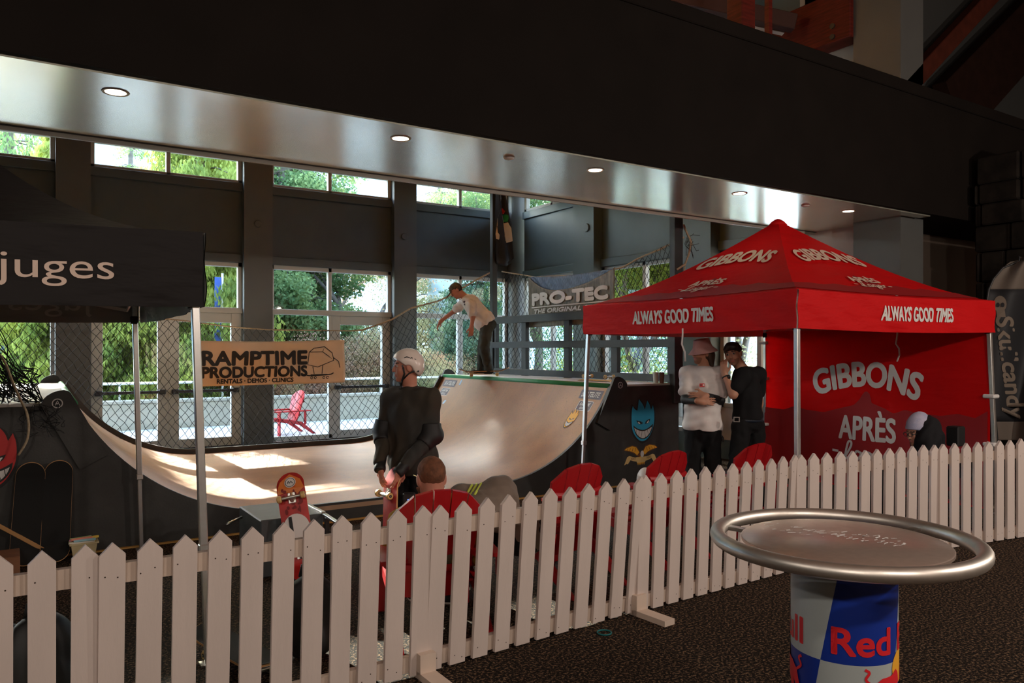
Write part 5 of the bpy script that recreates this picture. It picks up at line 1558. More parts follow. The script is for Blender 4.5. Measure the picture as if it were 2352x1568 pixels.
    for axis in range(3):
        u_, v_ = [(1, 2), (2, 0), (0, 1)][axis]
        sa = [slice(1, -1)] * 3; sb = [slice(1, -1)] * 3
        sa[axis] = slice(0, -1); sb[axis] = slice(1, None)
        A, B = s[tuple(sa)], s[tuple(sb)]
        x = A != B
        I = np.argwhere(x); flip = B[x]
        off = np.ones(3, int); off[axis] = 0
        I = I + off
        def cell(du, dv):
            J = I.copy(); J[:, u_] -= du; J[:, v_] -= dv
            return idx[J[:, 0], J[:, 1], J[:, 2]]
        q = np.stack([cell(1, 1), cell(0, 1), cell(0, 0), cell(1, 0)], 1)
        q[flip] = q[flip][:, ::-1]
        quads.append(q)
    return verts, np.concatenate(quads)
def blob_obj(name, prims, mats, parent, h=0.007, paint=None, label=None, **kw):
    v, f = blob(prims, h, **kw)
    me = bpy.data.meshes.new(name)
    me.vertices.add(len(v)); me.vertices.foreach_set('co', v.ravel())
    me.loops.add(f.size); me.loops.foreach_set('vertex_index', f.ravel().astype(np.int32))
    me.polygons.add(len(f)); me.polygons.foreach_set('loop_start', np.arange(0, f.size, 4, dtype=np.int32))
    me.update(calc_edges=True); me.validate()
    if not isinstance(mats, (list, tuple)): mats = [mats]
    for m in mats: me.materials.append(m)
    if paint is not None:
        cen = v[f].mean(1); me.polygons.foreach_set('material_index', paint(cen).astype(np.int32))
    me.polygons.foreach_set('use_smooth', np.ones(len(f), bool))
    o = bpy.data.objects.new(name, me); COL.objects.link(o)
    if parent is not None: attach(o, parent)
    if label: o['label'] = label
    return o

def head_frame(face, up=(0, 0, 1), roll=0.0):
    y = unit(face); x = unit(np.cross(y, up)); z = np.cross(x, y)
    if roll:
        x, z = x * math.cos(roll) + z * math.sin(roll), z * math.cos(roll) - x * math.sin(roll)
    return np.stack([x, y, z], 1)            # columns: right, forward, up
def head_prims(H, R, neck, s=1.0, nr=0.055):
    T = lambda x, y, z: H + R @ (V3(x, y, z) * s)
    P = [ell(T(0, -.012, .032), V3(.074, .094, .088) * s, R, .02), ell(T(0, .025, -.03), V3(.060, .064, .085) * s, R, .02),
         ell(T(0, .035, -.075), V3(.047, .047, .034) * s, R, .02), ell(T(0, .070, -.097), V3(.020, .017, .016) * s, R, .015),
         cap(T(-.04, .076, .028), T(.04, .076, .028), .012 * s, k=.015)]
    for q in (-1, 1):
        P += [ell(T(q * .038, .058, -.025), V3(.026, .026, .028) * s, R, .02), sub(T(q * .032, .102, .010), V3(.018, .016, .010) * s, R, .008),
              ell(T(q * .032, .079, .009), V3(.013, .0125, .012) * s, R, .003), ell(T(q * .077, -.010, -.004), V3(.010, .026, .033) * s, R, .006),
              ell(T(q * .010, .098, -.030), V3(.008, .009, .007) * s, R, .006)]
    P += [cap(T(0, .086, .014), T(0, .105, -.026), .008 * s, .0120 * s, .010), ell(T(0, .086, -.057), V3(.022, .011, .006) * s, R, .006), ell(T(0, .084, -.068), V3(.019, .011, .007) * s, R, .006),
          cap(T(0, -.022, -.055), neck, nr * s, nr * s * 1.08, .04)]
    return P
def face_paint(H, R, s=1.0, stubble=False):
    def f(c):
        q = ((c - H) @ R) / s
        m = np.zeros(len(c), int)
        x, y, z = np.abs(q[:, 0]), q[:, 1], q[:, 2]
        if stubble: m[(y > 0.035 + .25 * np.abs(z + .06)) & (y < .107) & (z < -.046) & (z > -.118) & (x < .058)] = 4
        m[(y > .075) & (x < .023) & (z < -.050) & (z > -.076)] = 1
        m[(y > .070) & (x > .019) & (x < .046) & (z > .001) & (z < .018)] = 2
        m[(y > .070) & (np.abs(x - .032) < .0065) & (z > .001) & (z < .018)] = 3
        m[(y > .062) & (x > .014) & (x < .052) & (z > .026) & (z < .036)] = 3
        return m
    return f
def hand_prims(w, d, n, side, curl=0.5, spread=0.10, s=1.0, thumb=0.6):
    """w wrist, d direction of the hand, n direction out of the back of the hand; side +1 where the thumb lies along d x n"""
    d, n = unit(d), unit(n); n = unit(n - d * (n @ d)); t = np.cross(d, n) * side
    R = np.stack([t, d, n], 1)
    P = [ell(w + d * .048 * s, V3(.042, .052, .016) * s, R, .012), cap(w - d * .02, w + d * .02, .027 * s, .028 * s, .02)]
    for i, (off, L) in enumerate(((.030, .072), (.010, .080), (-.011, .074), (-.030, .058))):
        p = w + (d * .088 + t * off) * s
        a = 0.0; dirv = d + t * (0.5 - i / 3.0) * spread
        cl = curl * (0.85 + 0.12 * i)
        for j, f in enumerate((.45, .31, .24)):
            a += cl * (0.55, 0.75, 0.6)[j]
            q = p + (unit(dirv) * math.cos(a) - n * math.sin(a)) * L * f * s
            P.append(cap(p, q, (.0088 - .0008 * j) * s, (.0084 - .0010 * j) * s, .006)); p = q
    p = w + (d * .025 + t * .032) * s; e = unit(d * .75 + t * (1.0 - 0.5 * thumb) - n * .35 * thumb)
    q = p + e * .045 * s; P.append(cap(p, q, .0125 * s, .0105 * s, .014))
    e2 = unit(d * .95 + t * (0.35 - 0.5 * thumb) - n * .45 * thumb); P.append(cap(q, q + e2 * .034 * s, .0100 * s, .0085 * s, .006))
    return P
def torso_prims(pel, nk, sL, sR, wide=1.0, deep=1.0, k=.05):
    up = unit(nk - pel); x = unit((sR - sL) - up * ((sR - sL) @ up)); y = np.cross(up, x); R = np.stack([x, y, up], 1)
    L = np.linalg.norm(nk - pel)
    T = lambda a, b, c: pel + R @ V3(a, b, c * L)
    return [ell(T(0, 0, .02), V3(.160 * wide, .112 * deep, .125), R, k), ell(T(0, .008, .33), V3(.140 * wide, .100 * deep, .15), R, k),
            ell(T(0, .008, .66), V3(.160 * wide, .112 * deep, .175), R, k), cap(sL - up * .02, sR - up * .02, .050, .050, k), cap(nk - up * .05, sL - up * .005, .050, .048, k), cap(nk - up * .05, sR - up * .005, .050, .048, k)], R
def arm_prims(s, e, w, f=1.0, k=.02): return [cap(s, e, .050 * f, .040 * f, k), cap(e, w, .040 * f, .027 * f, k)]
def leg_prims(h, kn, an, f=1.0, k=.03): return [cap(h, kn, .082 * f, .056 * f, k), cap(kn, an, .056 * f, .038 * f, k), ell(kn.copy() * .5 + an * .5 + (h - h), V3(.05, .05, .1) * f, None, k)]
def shoe_prims(an, d, s=1.0):
    d = unit([d[0], d[1], 0]); x = np.cross(d, [0, 0, 1]); R = np.stack([x, d, V3(0, 0, 1)], 1)
    b = np.array([an[0], an[1], an[2] - .085 * s])
    return [ell(b + d * .075 * s + V3(0, 0, .030), V3(.046, .135, .038) * s, R, .02), ell(b - d * .01 + V3(0, 0, .055), V3(.042, .062, .05) * s, R, .03)], b, R, d
def A3(x, y, d): return np.array(at_d(x, y, d)[:])
def rdz(r, d, z=0.0): return V3(CU * r + SU * d, -SU * r + CU * d, z)

M_SKIN = mat('warm_skin', (0.50, 0.25, 0.16), 0.5, spec=0.4); M_SKIN2 = mat('pink_skin', (0.52, 0.22, 0.15), 0.5, spec=0.4)
M_LIP = mat('lips', (0.42, 0.14, 0.11), 0.45); M_EYEW = mat('eye_white', (0.38, 0.33, 0.30), 0.3); M_DARK = mat('dark_brow', (0.035, 0.020, 0.014), 0.6)
M_STUB = mat('stubbled_skin', (0.27, 0.13, 0.08), 0.7)
FACE = [M_SKIN, M_LIP, M_EYEW, M_DARK, M_STUB]; FACE2 = [M_SKIN2, M_LIP, M_EYEW, M_DARK, M_STUB]
def cloth(name, c, rough=0.85, **k): return mat(name, c, rough, spec=0.2, noise=k.pop('noise', 0.10), nscale=k.pop('nscale', 9), bump=0.15, bscale=180, **k)
M_TEE = cloth('white_tee', (0.74, 0.70, 0.68)); M_BLACKTEE = cloth('black_tee', (0.010, 0.010, 0.011)); M_BLACKPANTS = cloth('black_trousers', (0.009, 0.009, 0.010))
M_OLIVEP = cloth('dark_olive_trousers', (0.055, 0.055, 0.045)); M_SWEAT = cloth('charcoal_olive_sweater', (0.050, 0.040, 0.028), nscale=3.2, color2=(0.036, 0.037, 0.036))
M_PAD = mat('black_pad', (0.007, 0.007, 0.008), 0.6); M_HAIRB = mat('brown_hair', (0.055, 0.028, 0.015), 0.6, noise=0.4, nscale=40, stretch=(1, 1, .2)); M_HAIRK = mat('dark_hair', (0.014, 0.010, 0.008), 0.5, noise=0.4, nscale=40)
M_HAIRR = mat('cropped_auburn_hair', (0.16, 0.060, 0.028), 0.85, noise=0.35, nscale=30, bump=0.4, bscale=160)
M_HELM = mat('white_helmet_shell', (0.76, 0.66, 0.60), 0.28, coat=0.3); M_SHOEK = mat('black_suede_shoe', (0.012, 0.012, 0.013), 0.8); M_SOLE = mat('pale_rubber_sole', (0.62, 0.56, 0.50), 0.7)

def shoes(root, ans, dirs, s=1.0):
    for an, d in zip(ans, dirs):
        P, b, R, dd = shoe_prims(an, d, s)
        o = blob_obj('shoe', P + [cut((0, 0, -1), b + V3(0, 0, .012))], M_SHOEK, root, .006)
        mb = MB(); n = 20; pts = []
        for k in range(n):
            a = 2 * PI * k / n; x = .047 * math.sin(a) * (0.86 if math.cos(a) < 0 else 1.0); y = .068 + .138 * math.cos(a)
            pts.append(b + R @ V3(x * s, y * s, 0))
        vs = [p + V3(0, 0, .001) for p in pts] + [p + V3(0, 0, .022) for p in pts]
        mb.add(vs, [tuple(range(n))[::-1], tuple(range(n, 2 * n))] + [(i, (i + 1) % n, n + (i + 1) % n, n + i) for i in range(n)])
        mb.build('sole', M_SOLE, o)

# ---------------------------------------------------------------- the skater in the white helmet
p1 = thing('person', 'standing person in a white helmet and dark sweater, hands on an upright skateboard', 'person', tuple(A3(938, 804, 6.0)[:2]) + (0,))
H = A3(934, 842, 6.0); R1 = head_frame(rdz(-.97, -.28, -.03))
nk = A3(941, 896, 6.02); pel = A3(948, 1052, 6.02)
sR, sL = A3(899, 912, 6.10), A3(986, 914, 5.94)
eR, eL = A3(880, 992, 6.06), A3(990, 1000, 5.90); wR, wL = A3(873, 1070, 5.84), A3(921, 1078, 5.72)
hipR, hipL = A3(923, 1062, 6.06), A3(968, 1064, 5.98); knR, knL = A3(920, 1185, 6.0), A3(976, 1187, 5.92); anR, anL = A3(922, 1299, 6.06), A3(978, 1300, 6.0)
anR[2] = anL[2] = .085
T1, RT = torso_prims(pel, nk, sL, sR, 0.98)
hd = rdz(.12, -.25, -1.0)
hands = hand_prims(wR, rdz(.16, -.28, -1), rdz(-.8, -.6, 0), 1, .35, s=0.98) + hand_prims(wL, rdz(-.30, -.10, -1), rdz(.75, -.55, .2), -1, .40, s=0.98)
body = T1 + head_prims(H, R1, nk) + arm_prims(sR, eR, wR) + arm_prims(sL, eL, wL) + hands + leg_prims(hipR, knR, anR, .95) + leg_prims(hipL, knL, anL, .95)
blob_obj('body', body, FACE2, p1, .0055, face_paint(H, R1))
swp = grown(T1, .030) + [cap(sR, eR, .074, .064, .03), cap(eR, eR + (wR - eR) * .86, .062, .048, .03), cap(sL, eL, .076, .066, .03), cap(eL, eL + (wL - eL) * .84, .064, .050, .03),
      ell(pel + V3(0, 0, .0), V3(.195, .165, .20), RT, .06), ell(pel + V3(0, 0, .22), V3(.185, .150, .18), RT, .06), ell(nk + V3(0, 0, -.035), V3(.085, .08, .045), None, .03), cut((0, 0, -1), A3(940, 1090, 6.0))]
blob_obj('sweater', swp, M_SWEAT, p1, .007, wrinkle=.010, wfreq=48, seed=3, wdir=(1, 1, .45))
blob_obj('trousers', grown(leg_prims(hipR, knR, anR), .022) + grown(leg_prims(hipL, knL, anL), .022) + [ell(pel, V3(.175, .13, .13), RT, .04), cut((0, 0, -1), V3(0, 0, .075))], M_BLACKPANTS, p1, .008, wrinkle=.008, seed=4)
for e, w in ((eR, wR), (eL, wL)):
    d = unit(w - e); up_ = unit(eR - sR if e is eR else eL - sL)
    blob_obj('elbow_pad', [cap(e - up_ * .075, e, .082, .080, .02), cap(e, e + d * .075, .078, .070, .02), ell(e - RT[:, 1] * .035 + RT[:, 0] * (.03 if e is eR else -.03), V3(.055, .055, .065), None, .02), cut(-up_, e - up_ * .09), cut(d, e + d * .10)], M_PAD, p1, .007)
    blob_obj('wrist_guard', [cap(w - d * .085, w + d * .005, .046, .040, .015), ell(w + d * .03, V3(.043, .043, .043), None, .02), cut(d, w + d * .045), cut(-d, w - d * .09)], M_PAD, p1, .006)
# helmet: dome with a brim, cut below, straps and rivets
TH = lambda x, y, z: H + R1 @ V3(x, y, z)
hp_ = [ell(TH(0, -.012, .040), V3(.103, .122, .104), R1, .02), ell(TH(0, -.055, -.005), V3(.098, .082, .085), R1, .03), cut(R1 @ V3(0, .62, -.78), TH(0, .072, .052)), cut(R1 @ V3(0, .0, -1), TH(0, 0, -.075)),
       sub(TH(.10, .005, -.045), V3(.06, .046, .060), R1, .01), sub(TH(-.10, .005, -.045), V3(.06, .046, .060), R1, .01)]
hm = blob_obj('helmet', hp_, M_HELM, p1, .005)
mb = MB()
for a in ((.0985, .045, .01), (.094, -.075, -.035), (.090, -.083, -.030), (.084, -.098, .018), (-.0985, .045, .01), (-.094, -.075, -.035)):
    mb.lathe([(0, .004), (.007, .003), (.008, -.004)], 10, M=Matrix.Translation(TH(*a)) @ frame_of(R1 @ V3(math.copysign(1, a[0]), -.15 if a[1] < 0 else 0, .1)).to_4x4())
mb.build('rivets', M_BLACK, hm)
q = MB()
for (txt, a0, z0, w_, h_) in (('PRO', .045, .075, .05, .016), ('RIDE', -.045, .050, .034, .014)):
    pass
for pts in ([(.030, .072), (.010, .078), (-.012, .070)], [(-.016, .066), (-.03, .072), (-.034, .060)], [(-.048, .060), (-.062, .054)]):
    sd = []
    for y, z in pts:
        for s_ in (-.5, .5):
            zz = z + s_ * .008; k_ = max(0.0, 1 - ((y + .012) / .122) ** 2 - ((zz - .040) / .104) ** 2)
            sd.append(TH(-(.103 * math.sqrt(k_) + .0015), y, zz))
    q.add(sd, [(2 * i, 2 * i + 1, 2 * i + 3, 2 * i + 2) for i in range(len(pts) - 1)])
q.build('side_print', M_INK_K, hm)
mb = MB()
for sd in (-1, 1):
    mb.tube([TH(sd * .088, .040, .0), TH(sd * .080, .030, -.05), TH(sd * .058, .045, -.10), TH(sd * .020, .048, -.135)], .0075, 6)
    mb.tube([TH(sd * .088, -.050, -.03), TH(sd * .078, -.005, -.05), TH(sd * .060, .040, -.095)], .0065, 6)
mb.tube([TH(0, .048, -.138), TH(-.015, .052, -.152), TH(-.02, .056, -.172)], .009, 6)
mb.build('chin_strap', M_PAD, hm, smooth=True)
shoes(p1, (anR, anL), (rdz(-.6, -.7), rdz(-.4, -.9)))
wl_ = MB(); wc = A3(940, 1147, 5.80)
Mw = Matrix.Translation(wc) @ Matrix.Rotation(-math.atan2(SU, CU), 4, 'Z')
wl_.box((-.048, -.02, -.055), (.048, .02, .055), 0, Mw, .012)
wl_.build('clip_on_device', M_PAD, p1)['label'] = 'small black device with a lit blue display'
MB().box((-.01, -.0225, -.008), (.038, -.0205, .006), 0, Mw).build('device_display', mat('lit_blue_display', (0.02, 0.05, 0.4), 0.3, emit=(0.08, 0.16, 0.9), estr=1.2), bpy.data.objects['clip_on_device'])

# ---------------------------------------------------------------- the skater rolling in
p4 = thing('person', 'bending skater in a cap, white tee and dark trousers, riding on the platform edge', 'person', tuple(A3(1112, 804, 12.4)[:2]) + (1.33,))
D4 = 12.4
H = A3(1048, 668, D4); R4 = head_frame(rdz(-.72, -.12, -.62), up=tuple(rdz(-.55, 0, .8)))
nk = A3(1071, 684, D4); pel = A3(1117, 742, D4)
sN, sF = A3(1081, 701, D4 - .17), A3(1069, 692, D4 + .17)
eN, eF = A3(1086, 727, D4 - .23), A3(1043, 714, D4 + .28); wN, wF = A3(1083, 751, D4 - .22), A3(1013, 737, D4 + .28)
hN, hF = A3(1119, 750, D4 - .09), A3(1117, 749, D4 + .09); kN, kF = A3(1112, 799, D4 - .11), A3(1108, 800, D4 + .09); aN, aF = A3(1123, 848, D4 - .08), A3(1106, 847, D4 + .06)
T4, RT4 = torso_prims(pel, nk, sF, sN, .98)
T4, RT4 = torso_prims(pel, nk, sN, sF, .98) if False else (T4, RT4)
hands = hand_prims(wN, rdz(-.08, 0, -1), rdz(.2, -1, 0), 1, .5) + hand_prims(wF, rdz(-.55, 0, -.85), rdz(-.5, .2, .6), 1, .45)
blob_obj('body', T4 + head_prims(H, R4, nk) + arm_prims(sN, eN, wN) + arm_prims(sF, eF, wF) + hands + leg_prims(hN, kN, aN, .95) + leg_prims(hF, kF, aF, .95), FACE2, p4, .008, face_paint(H, R4))
shp = grown(T4, .030) + [cap(sN, sN + (eN - sN) * .72, .078, .078, .03), cap(sF, sF + (eF - sF) * .72, .076, .076, .03), ell(pel + unit(nk - pel) * .05, V3(.185, .175, .17), RT4, .05), ell(pel + unit(nk - pel) * .25 + V3(0, 0, -.035), V3(.15, .13, .14), RT4, .05),
      cut(-unit(nk - pel), A3(1120, 745, D4))]
blob_obj('t_shirt', shp, M_TEE, p4, .008, wrinkle=.012, wfreq=57, seed=7)
blob_obj('trousers', [cap(hN, kN, .100, .080, .03), cap(kN, aN, .080, .070, .03), cap(hF, kF, .100, .080, .03), cap(kF, aF, .080, .068, .03), ell(pel + V3(0, 0, -.02), V3(.175, .135, .12), None, .04), cut((0, 0, -1), aN - V3(0, 0, .055))], M_OLIVEP, p4, .008, wrinkle=.009, seed=8, wdir=(.5, .5, 1))
TC = lambda x, y, z: H + R4 @ V3(x, y, z)
M_CAMO = mat('camouflage_cap', (0.16, 0.11, 0.05), 0.8, nscale=22, color2=(0.045, 0.040, 0.020))
cp = blob_obj('cap', [ell(TC(0, -.012, .040), V3(.085, .104, .094), R4, .02), cut(R4 @ V3(0, .12, -1), TC(0, 0, .040))], M_CAMO, p4, .007)
blob_obj('cap_brim', [ell(TC(0, .125, .030), V3(.070, .075, .010), R4 @ np.array([[1, 0, 0], [0, .97, .24], [0, -.24, .97]]), .01)], M_CAMO, cp, .006)
blob_obj('hair', [ell(TC(0, -.02, .015), V3(.083, .098, .085), R4, .02), cut(R4 @ V3(0, 1, 0), TC(0, .010, 0)), cut(R4 @ V3(0, 0, 1), TC(0, 0, .042)), cut(R4 @ V3(0, 0, -1), TC(0, 0, -.055))], M_HAIRB, p4, .007)
mb = MB()
for k, (x, y) in enumerate(((1066, 693), (1068, 699))):
    c = A3(x, y, D4 - .155); mb.lathe([(0, .012), (.016, .008), (.018, -.02)], 8, M=Matrix.Translation(c) @ frame_of(rdz(-.6, -.8, 0)).to_4x4())
mb.build('chest_print', M_INK_P, p4)
shoes(p4, (aN, aF), (rdz(-1, -.25), rdz(-1, .0)), .98)

# ---------------------------------------------------------------- bucket hat and crossed arms
D5 = 8.0
p5 = thing('person', 'standing person in a pink bucket hat and white tee with arms crossed', 'person', tuple(A3(1614, 804, D5)[:2]) + (0,))
H = A3(1612, 810, D5); R5 = head_frame(rdz(-.93, -.36, 0))
nk = A3(1618, 846, D5); pel = A3(1613, 984, D5)
sR, sL = A3(1580, 857, D5 + .06), A3(1652, 859, D5 - .03)
eR, eL = A3(1574, 917, D5 - .06), A3(1654, 919, D5 - .10); wR, wL = A3(1606, 921, D5 - .27), A3(1618, 908, D5 - .24)
hR, hL = A3(1594, 992, D5 + .03), A3(1634, 992, D5 - .01); kR, kL = A3(1590, 1085, D5), A3(1638, 1085, D5 - .03); aR, aL = A3(1590, 1168, D5 + .05), A3(1642, 1168, D5)
aR[2] = aL[2] = .085
T5, RT5 = torso_prims(pel, nk, sL, sR, .96)
hands = hand_prims(wR, rdz(1, -.15, -.02), rdz(0, -1, .25), -1, .30) + hand_prims(wL, rdz(-1, .35, -.05), rdz(-.2, -1, .1), 1, .3)
blob_obj('body', T5 + head_prims(H, R5, nk) + arm_prims(sR, eR, wR) + arm_prims(sL, eL, wL) + hands + leg_prims(hR, kR, aR, .95) + leg_prims(hL, kL, aL, .95), FACE, p5, .006, face_paint(H, R5, 1.0, True))
blob_obj('t_shirt', grown(T5, .028) + [cap(sR, sR + (eR - sR) * .66, .078, .080, .03), cap(sL, sL + (eL - sL) * .70, .080, .084, .03), ell(pel + V3(0, 0, .06), V3(.200, .165, .18), RT5, .06), ell(pel + V3(0, 0, .25), V3(.185, .140, .17), RT5, .06), ell(nk + V3(0, 0, -.03), V3(.09, .085, .045), None, .03),
      cut((0, 0, -1), A3(1613, 986, D5))], M_TEE, p5, .0075, wrinkle=.010, wfreq=52, seed=12)
for e, s_, w in ((eR, sR, wR), (eL, sL, wL)):
    blob_obj('arm_sleeve', [cap(s_ + (e - s_) * .62, e, .049, .046, .02), cap(e, e + (w - e) * .80, .046, .036, .02)], M_PAD, p5, .007)
blob_obj('trousers', [cap(hR, kR, .096, .084, .03), cap(kR, aR, .084, .070, .03), cap(hL, kL, .096, .084, .03), cap(kL, aL, .084, .070, .03), ell(pel + V3(0, 0, .0), V3(.175, .13, .13), RT5, .04), cut((0, 0, -1), V3(0, 0, .04))], M_BLACKPANTS, p5, .008, wrinkle=.008, seed=13)
TC = lambda x, y, z: H + R5 @ V3(x, y, z)
Rh = R5 @ np.array([[1, 0, 0], [0, .985, .17], [0, -.17, .985]])
M_BUCK = cloth('pink_bucket_hat', (0.62, 0.36, 0.33))
hv, hn = MB(), 36
prof_ = [(.000, .128), (.058, .127), (.074, .119), (.088, .052), (.094, .036), (.136, -.010), (.139, -.016), (.135, -.016), (.092, .026), (.084, .05)]
Mh = Matrix.Translation(TC(0, -.014, .018)) @ Matrix(np.vstack([np.hstack([Rh * V3(1.0, 1.14, 1.0), np.zeros((3, 1))]), [[0, 0, 0, 1]]]).tolist())
hv.lathe(prof_, hn, M=Mh); hv.build('bucket_hat', M_BUCK, p5, autosmooth=50)
blob_obj('hair', [ell(TC(0, -.03, .0), V3(.088, .090, .085), R5, .02), cap(TC(-.03, -.085, -.03), TC(-.035, -.095, -.155), .045, .025, .03), cap(TC(.03, -.085, -.03), TC(.045, -.10, -.16), .045, .022, .03), cap(TC(.06, -.05, -.02), TC(.065, -.075, -.13), .030, .018, .02), cap(TC(-.06, -.05, -.02), TC(-.065, -.075, -.13), .030, .018, .02),
      cut(R5 @ V3(0, 1, 0), TC(0, .0, 0))], M_HAIRB, p5, .007, wrinkle=.006, wfreq=60, seed=2, wdir=(1, 1, .1))
mb = MB(); c = A3(1612, 884, D5 - .19)
fr_ = lambda x, y: tuple(np.array(c) + rdz(x, -.010 - .1 * abs(x), y))
flat(mb, round_rect(.055, .035, .008), fr_, 0); flat(mb, disc2(-.012, 0, .008), lambda x, y: tuple(np.array(fr_(x, y)) + rdz(0, -.003, 0)), 1); flat(mb, disc2(.014, 0, .009), lambda x, y: tuple(np.array(fr_(x, y)) + rdz(0, -.003, 0)), 2)
mb.build('chest_print', [M_INK_R, M_INK_K, M_INK_W], p5)
nb = MB(); nb.tube([tuple(nk + V3(.068 * math.cos(a), .066 * math.sin(a), -.012 + .010 * math.sin(a))) for a in np.linspace(0, 2 * PI, 24, endpoint=False)], .010, 6, closed=True)
nb.build('collar', M_PAD, p5, smooth=True)
MB().tube([tuple(A3(x, y, D5 - .02)) for x, y in ((1659, 1000), (1662, 1006), (1661, 1014), (1658, 1012))], .006, 6, closed=True).build('key_clip', M_DARKMETAL, p5, smooth=True)
shoes(p5, (aR, aL), (rdz(-.3, -1), rdz(.3, -1)))

# ---------------------------------------------------------------- black tee, hand raised to the ear
D6 = 7.9
p6 = thing('person', 'standing person in a black tee and black trousers, hand raised to the ear', 'person', tuple(A3(1715, 804, D6)[:2]) + (0,))
H = A3(1684, 813, D6); R6 = head_frame(rdz(-.50, -.84, -.10), roll=-0.22)
nk = A3(1706, 848, D6 + .03); pel = A3(1718, 968, D6 + .04)
sR, sL = A3(1706, 862, D6 - .12), A3(1740, 858, D6 + .20)
eR, eL = A3(1684, 906, D6 - .18), A3(1744, 925, D6 + .27); wR, wL = A3(1664, 858, D6 - .10), A3(1738, 970, D6 + .27)
hR, hL = A3(1703, 980, D6 - .05), A3(1735, 980, D6 + .10); kR, kL = A3(1692, 1078, D6 - .12), A3(1738, 1078, D6 + .06); aR, aL = A3(1702, 1172, D6 - .02), A3(1742, 1168, D6 + .2)
aR[2] = aL[2] = .085
T6, RT6 = torso_prims(pel, nk, sL, sR, .94)
hands = hand_prims(wR, rdz(-.12, -.05, 1), rdz(-.6, -.75, .1), 1, .75) + hand_prims(wL, rdz(.1, .1, -1), rdz(.8, .5, 0), -1, .4)
_fp = face_paint(H, R6, 1.0, True); _hc = wR + unit(rdz(-.12, -.05, 1)) * .09
blob_obj('body', T6 + head_prims(H, R6, nk) + arm_prims(sR, eR, wR, 1.08) + arm_prims(sL, eL, wL) + hands + leg_prims(hR, kR, aR, .95) + leg_prims(hL, kL, aL, .95), FACE, p6, .006, lambda q: np.where(np.linalg.norm(q - _hc, axis=1) < .088, 0, _fp(q)))
blob_obj('t_shirt', grown(T6, .024) + [cap(sR, sR + (eR - sR) * .62, .078, .074, .03), cap(sL, sL + (eL - sL) * .62, .074, .074, .03), ell(pel + V3(0, 0, .06), V3(.170, .135, .15), RT6, .05), ell(pel + V3(0, 0, .24), V3(.168, .130, .16), RT6, .06), ell(nk + V3(0, 0, -.03), V3(.08, .08, .045), None, .03), cut((0, 0, -1), A3(1715, 962, D6))], M_BLACKTEE, p6, .0075, wrinkle=.008, wfreq=52, seed=15)
blob_obj('trousers', [cap(hR, kR, .100, .082, .03), cap(kR, aR, .082, .068, .03), cap(hL, kL, .100, .082, .03), cap(kL, aL, .082, .068, .03), ell(pel + V3(0, 0, .0), V3(.165, .13, .13), RT6, .04), cut((0, 0, -1), V3(0, 0, .04))], M_BLACKPANTS, p6, .008, wrinkle=.008, seed=16)
bz = A3(1715, 963, D6)[2]
bl_ = MB(); bc = pel
pts = [tuple(V3(bc[0], bc[1], 0) + RT6 @ V3(.176 * math.cos(a), .143 * math.sin(a), 0) * V3(1, 1, 0) + V3(0, 0, bz)) for a in np.linspace(0, 2 * PI, 40, endpoint=False)]
vs = [V3(*p) + V3(0, 0, z) for z in (-.02, .02) for p in pts]; bl_.add(vs, [(i, (i + 1) % 40, 40 + (i + 1) % 40, 40 + i) for i in range(40)])
bo = bl_.build('belt', mat('dark_blue_belt', (0.02, 0.028, 0.045), 0.5), p6, smooth=True, solid=.004)
bk_ = A3(1692, 963, D6 - .155); Mw = Matrix.Translation(bk_) @ Matrix.Rotation(-math.atan2(SU, CU) - .2, 4, 'Z')
bb = MB()
for lo, hi in (((-.03, -.006, -.026), (.03, .006, -.018)), ((-.03, -.006, .018), (.03, .006, .026)), ((-.03, -.006, -.026), (-.022, .006, .026)), ((.022, -.006, -.026), (.03, .006, .026))): bb.box(lo, hi, 0, Mw)
bb.build('belt_buckle', M_STEEL, bo)
TC = lambda x, y, z: H + R6 @ V3(x, y, z)
blob_obj('hair', [ell(TC(0, -.018, .042), V3(.088, .102, .092), R6, .02), ell(TC(-.02, .055, .085), V3(.065, .050, .035), R6, .02), ell(TC(.035, .070, .070), V3(.035, .035, .025), R6, .02), ell(TC(-.045, .066, .062), V3(.030, .030, .028), R6, .02), cut(R6 @ V3(0, .55, -.83), TC(0, .085, .048)), cut(R6 @ V3(0, 0, -1), TC(0, 0, -.05))], M_HAIRK, p6, .007, wrinkle=.008, wfreq=55, seed=5)
wt = MB(); d = unit(wR - eR); Rw = frame_of(Vector(d)); wc = wR - d * .035
wt.tube([tuple(wc + np.array(Rw.col[0]) * .034 * math.cos(a) + np.array(Rw.col[1]) * .034 * math.sin(a)) for a in np.linspace(0, 2 * PI, 20, endpoint=False)], .007, 6, closed=True)
wt.lathe([(0, .012), (.018, .010), (.019, 0)], 14, M=Matrix.Translation(wc + rdz(.02, -.036, 0)) @ frame_of(rdz(.4, -1, 0)).to_4x4())
wt.build('wristwatch', M_PAD, p6, smooth=True)
shoes(p6, (aR, aL), (rdz(-.4, -1), rdz(.2, -1)))

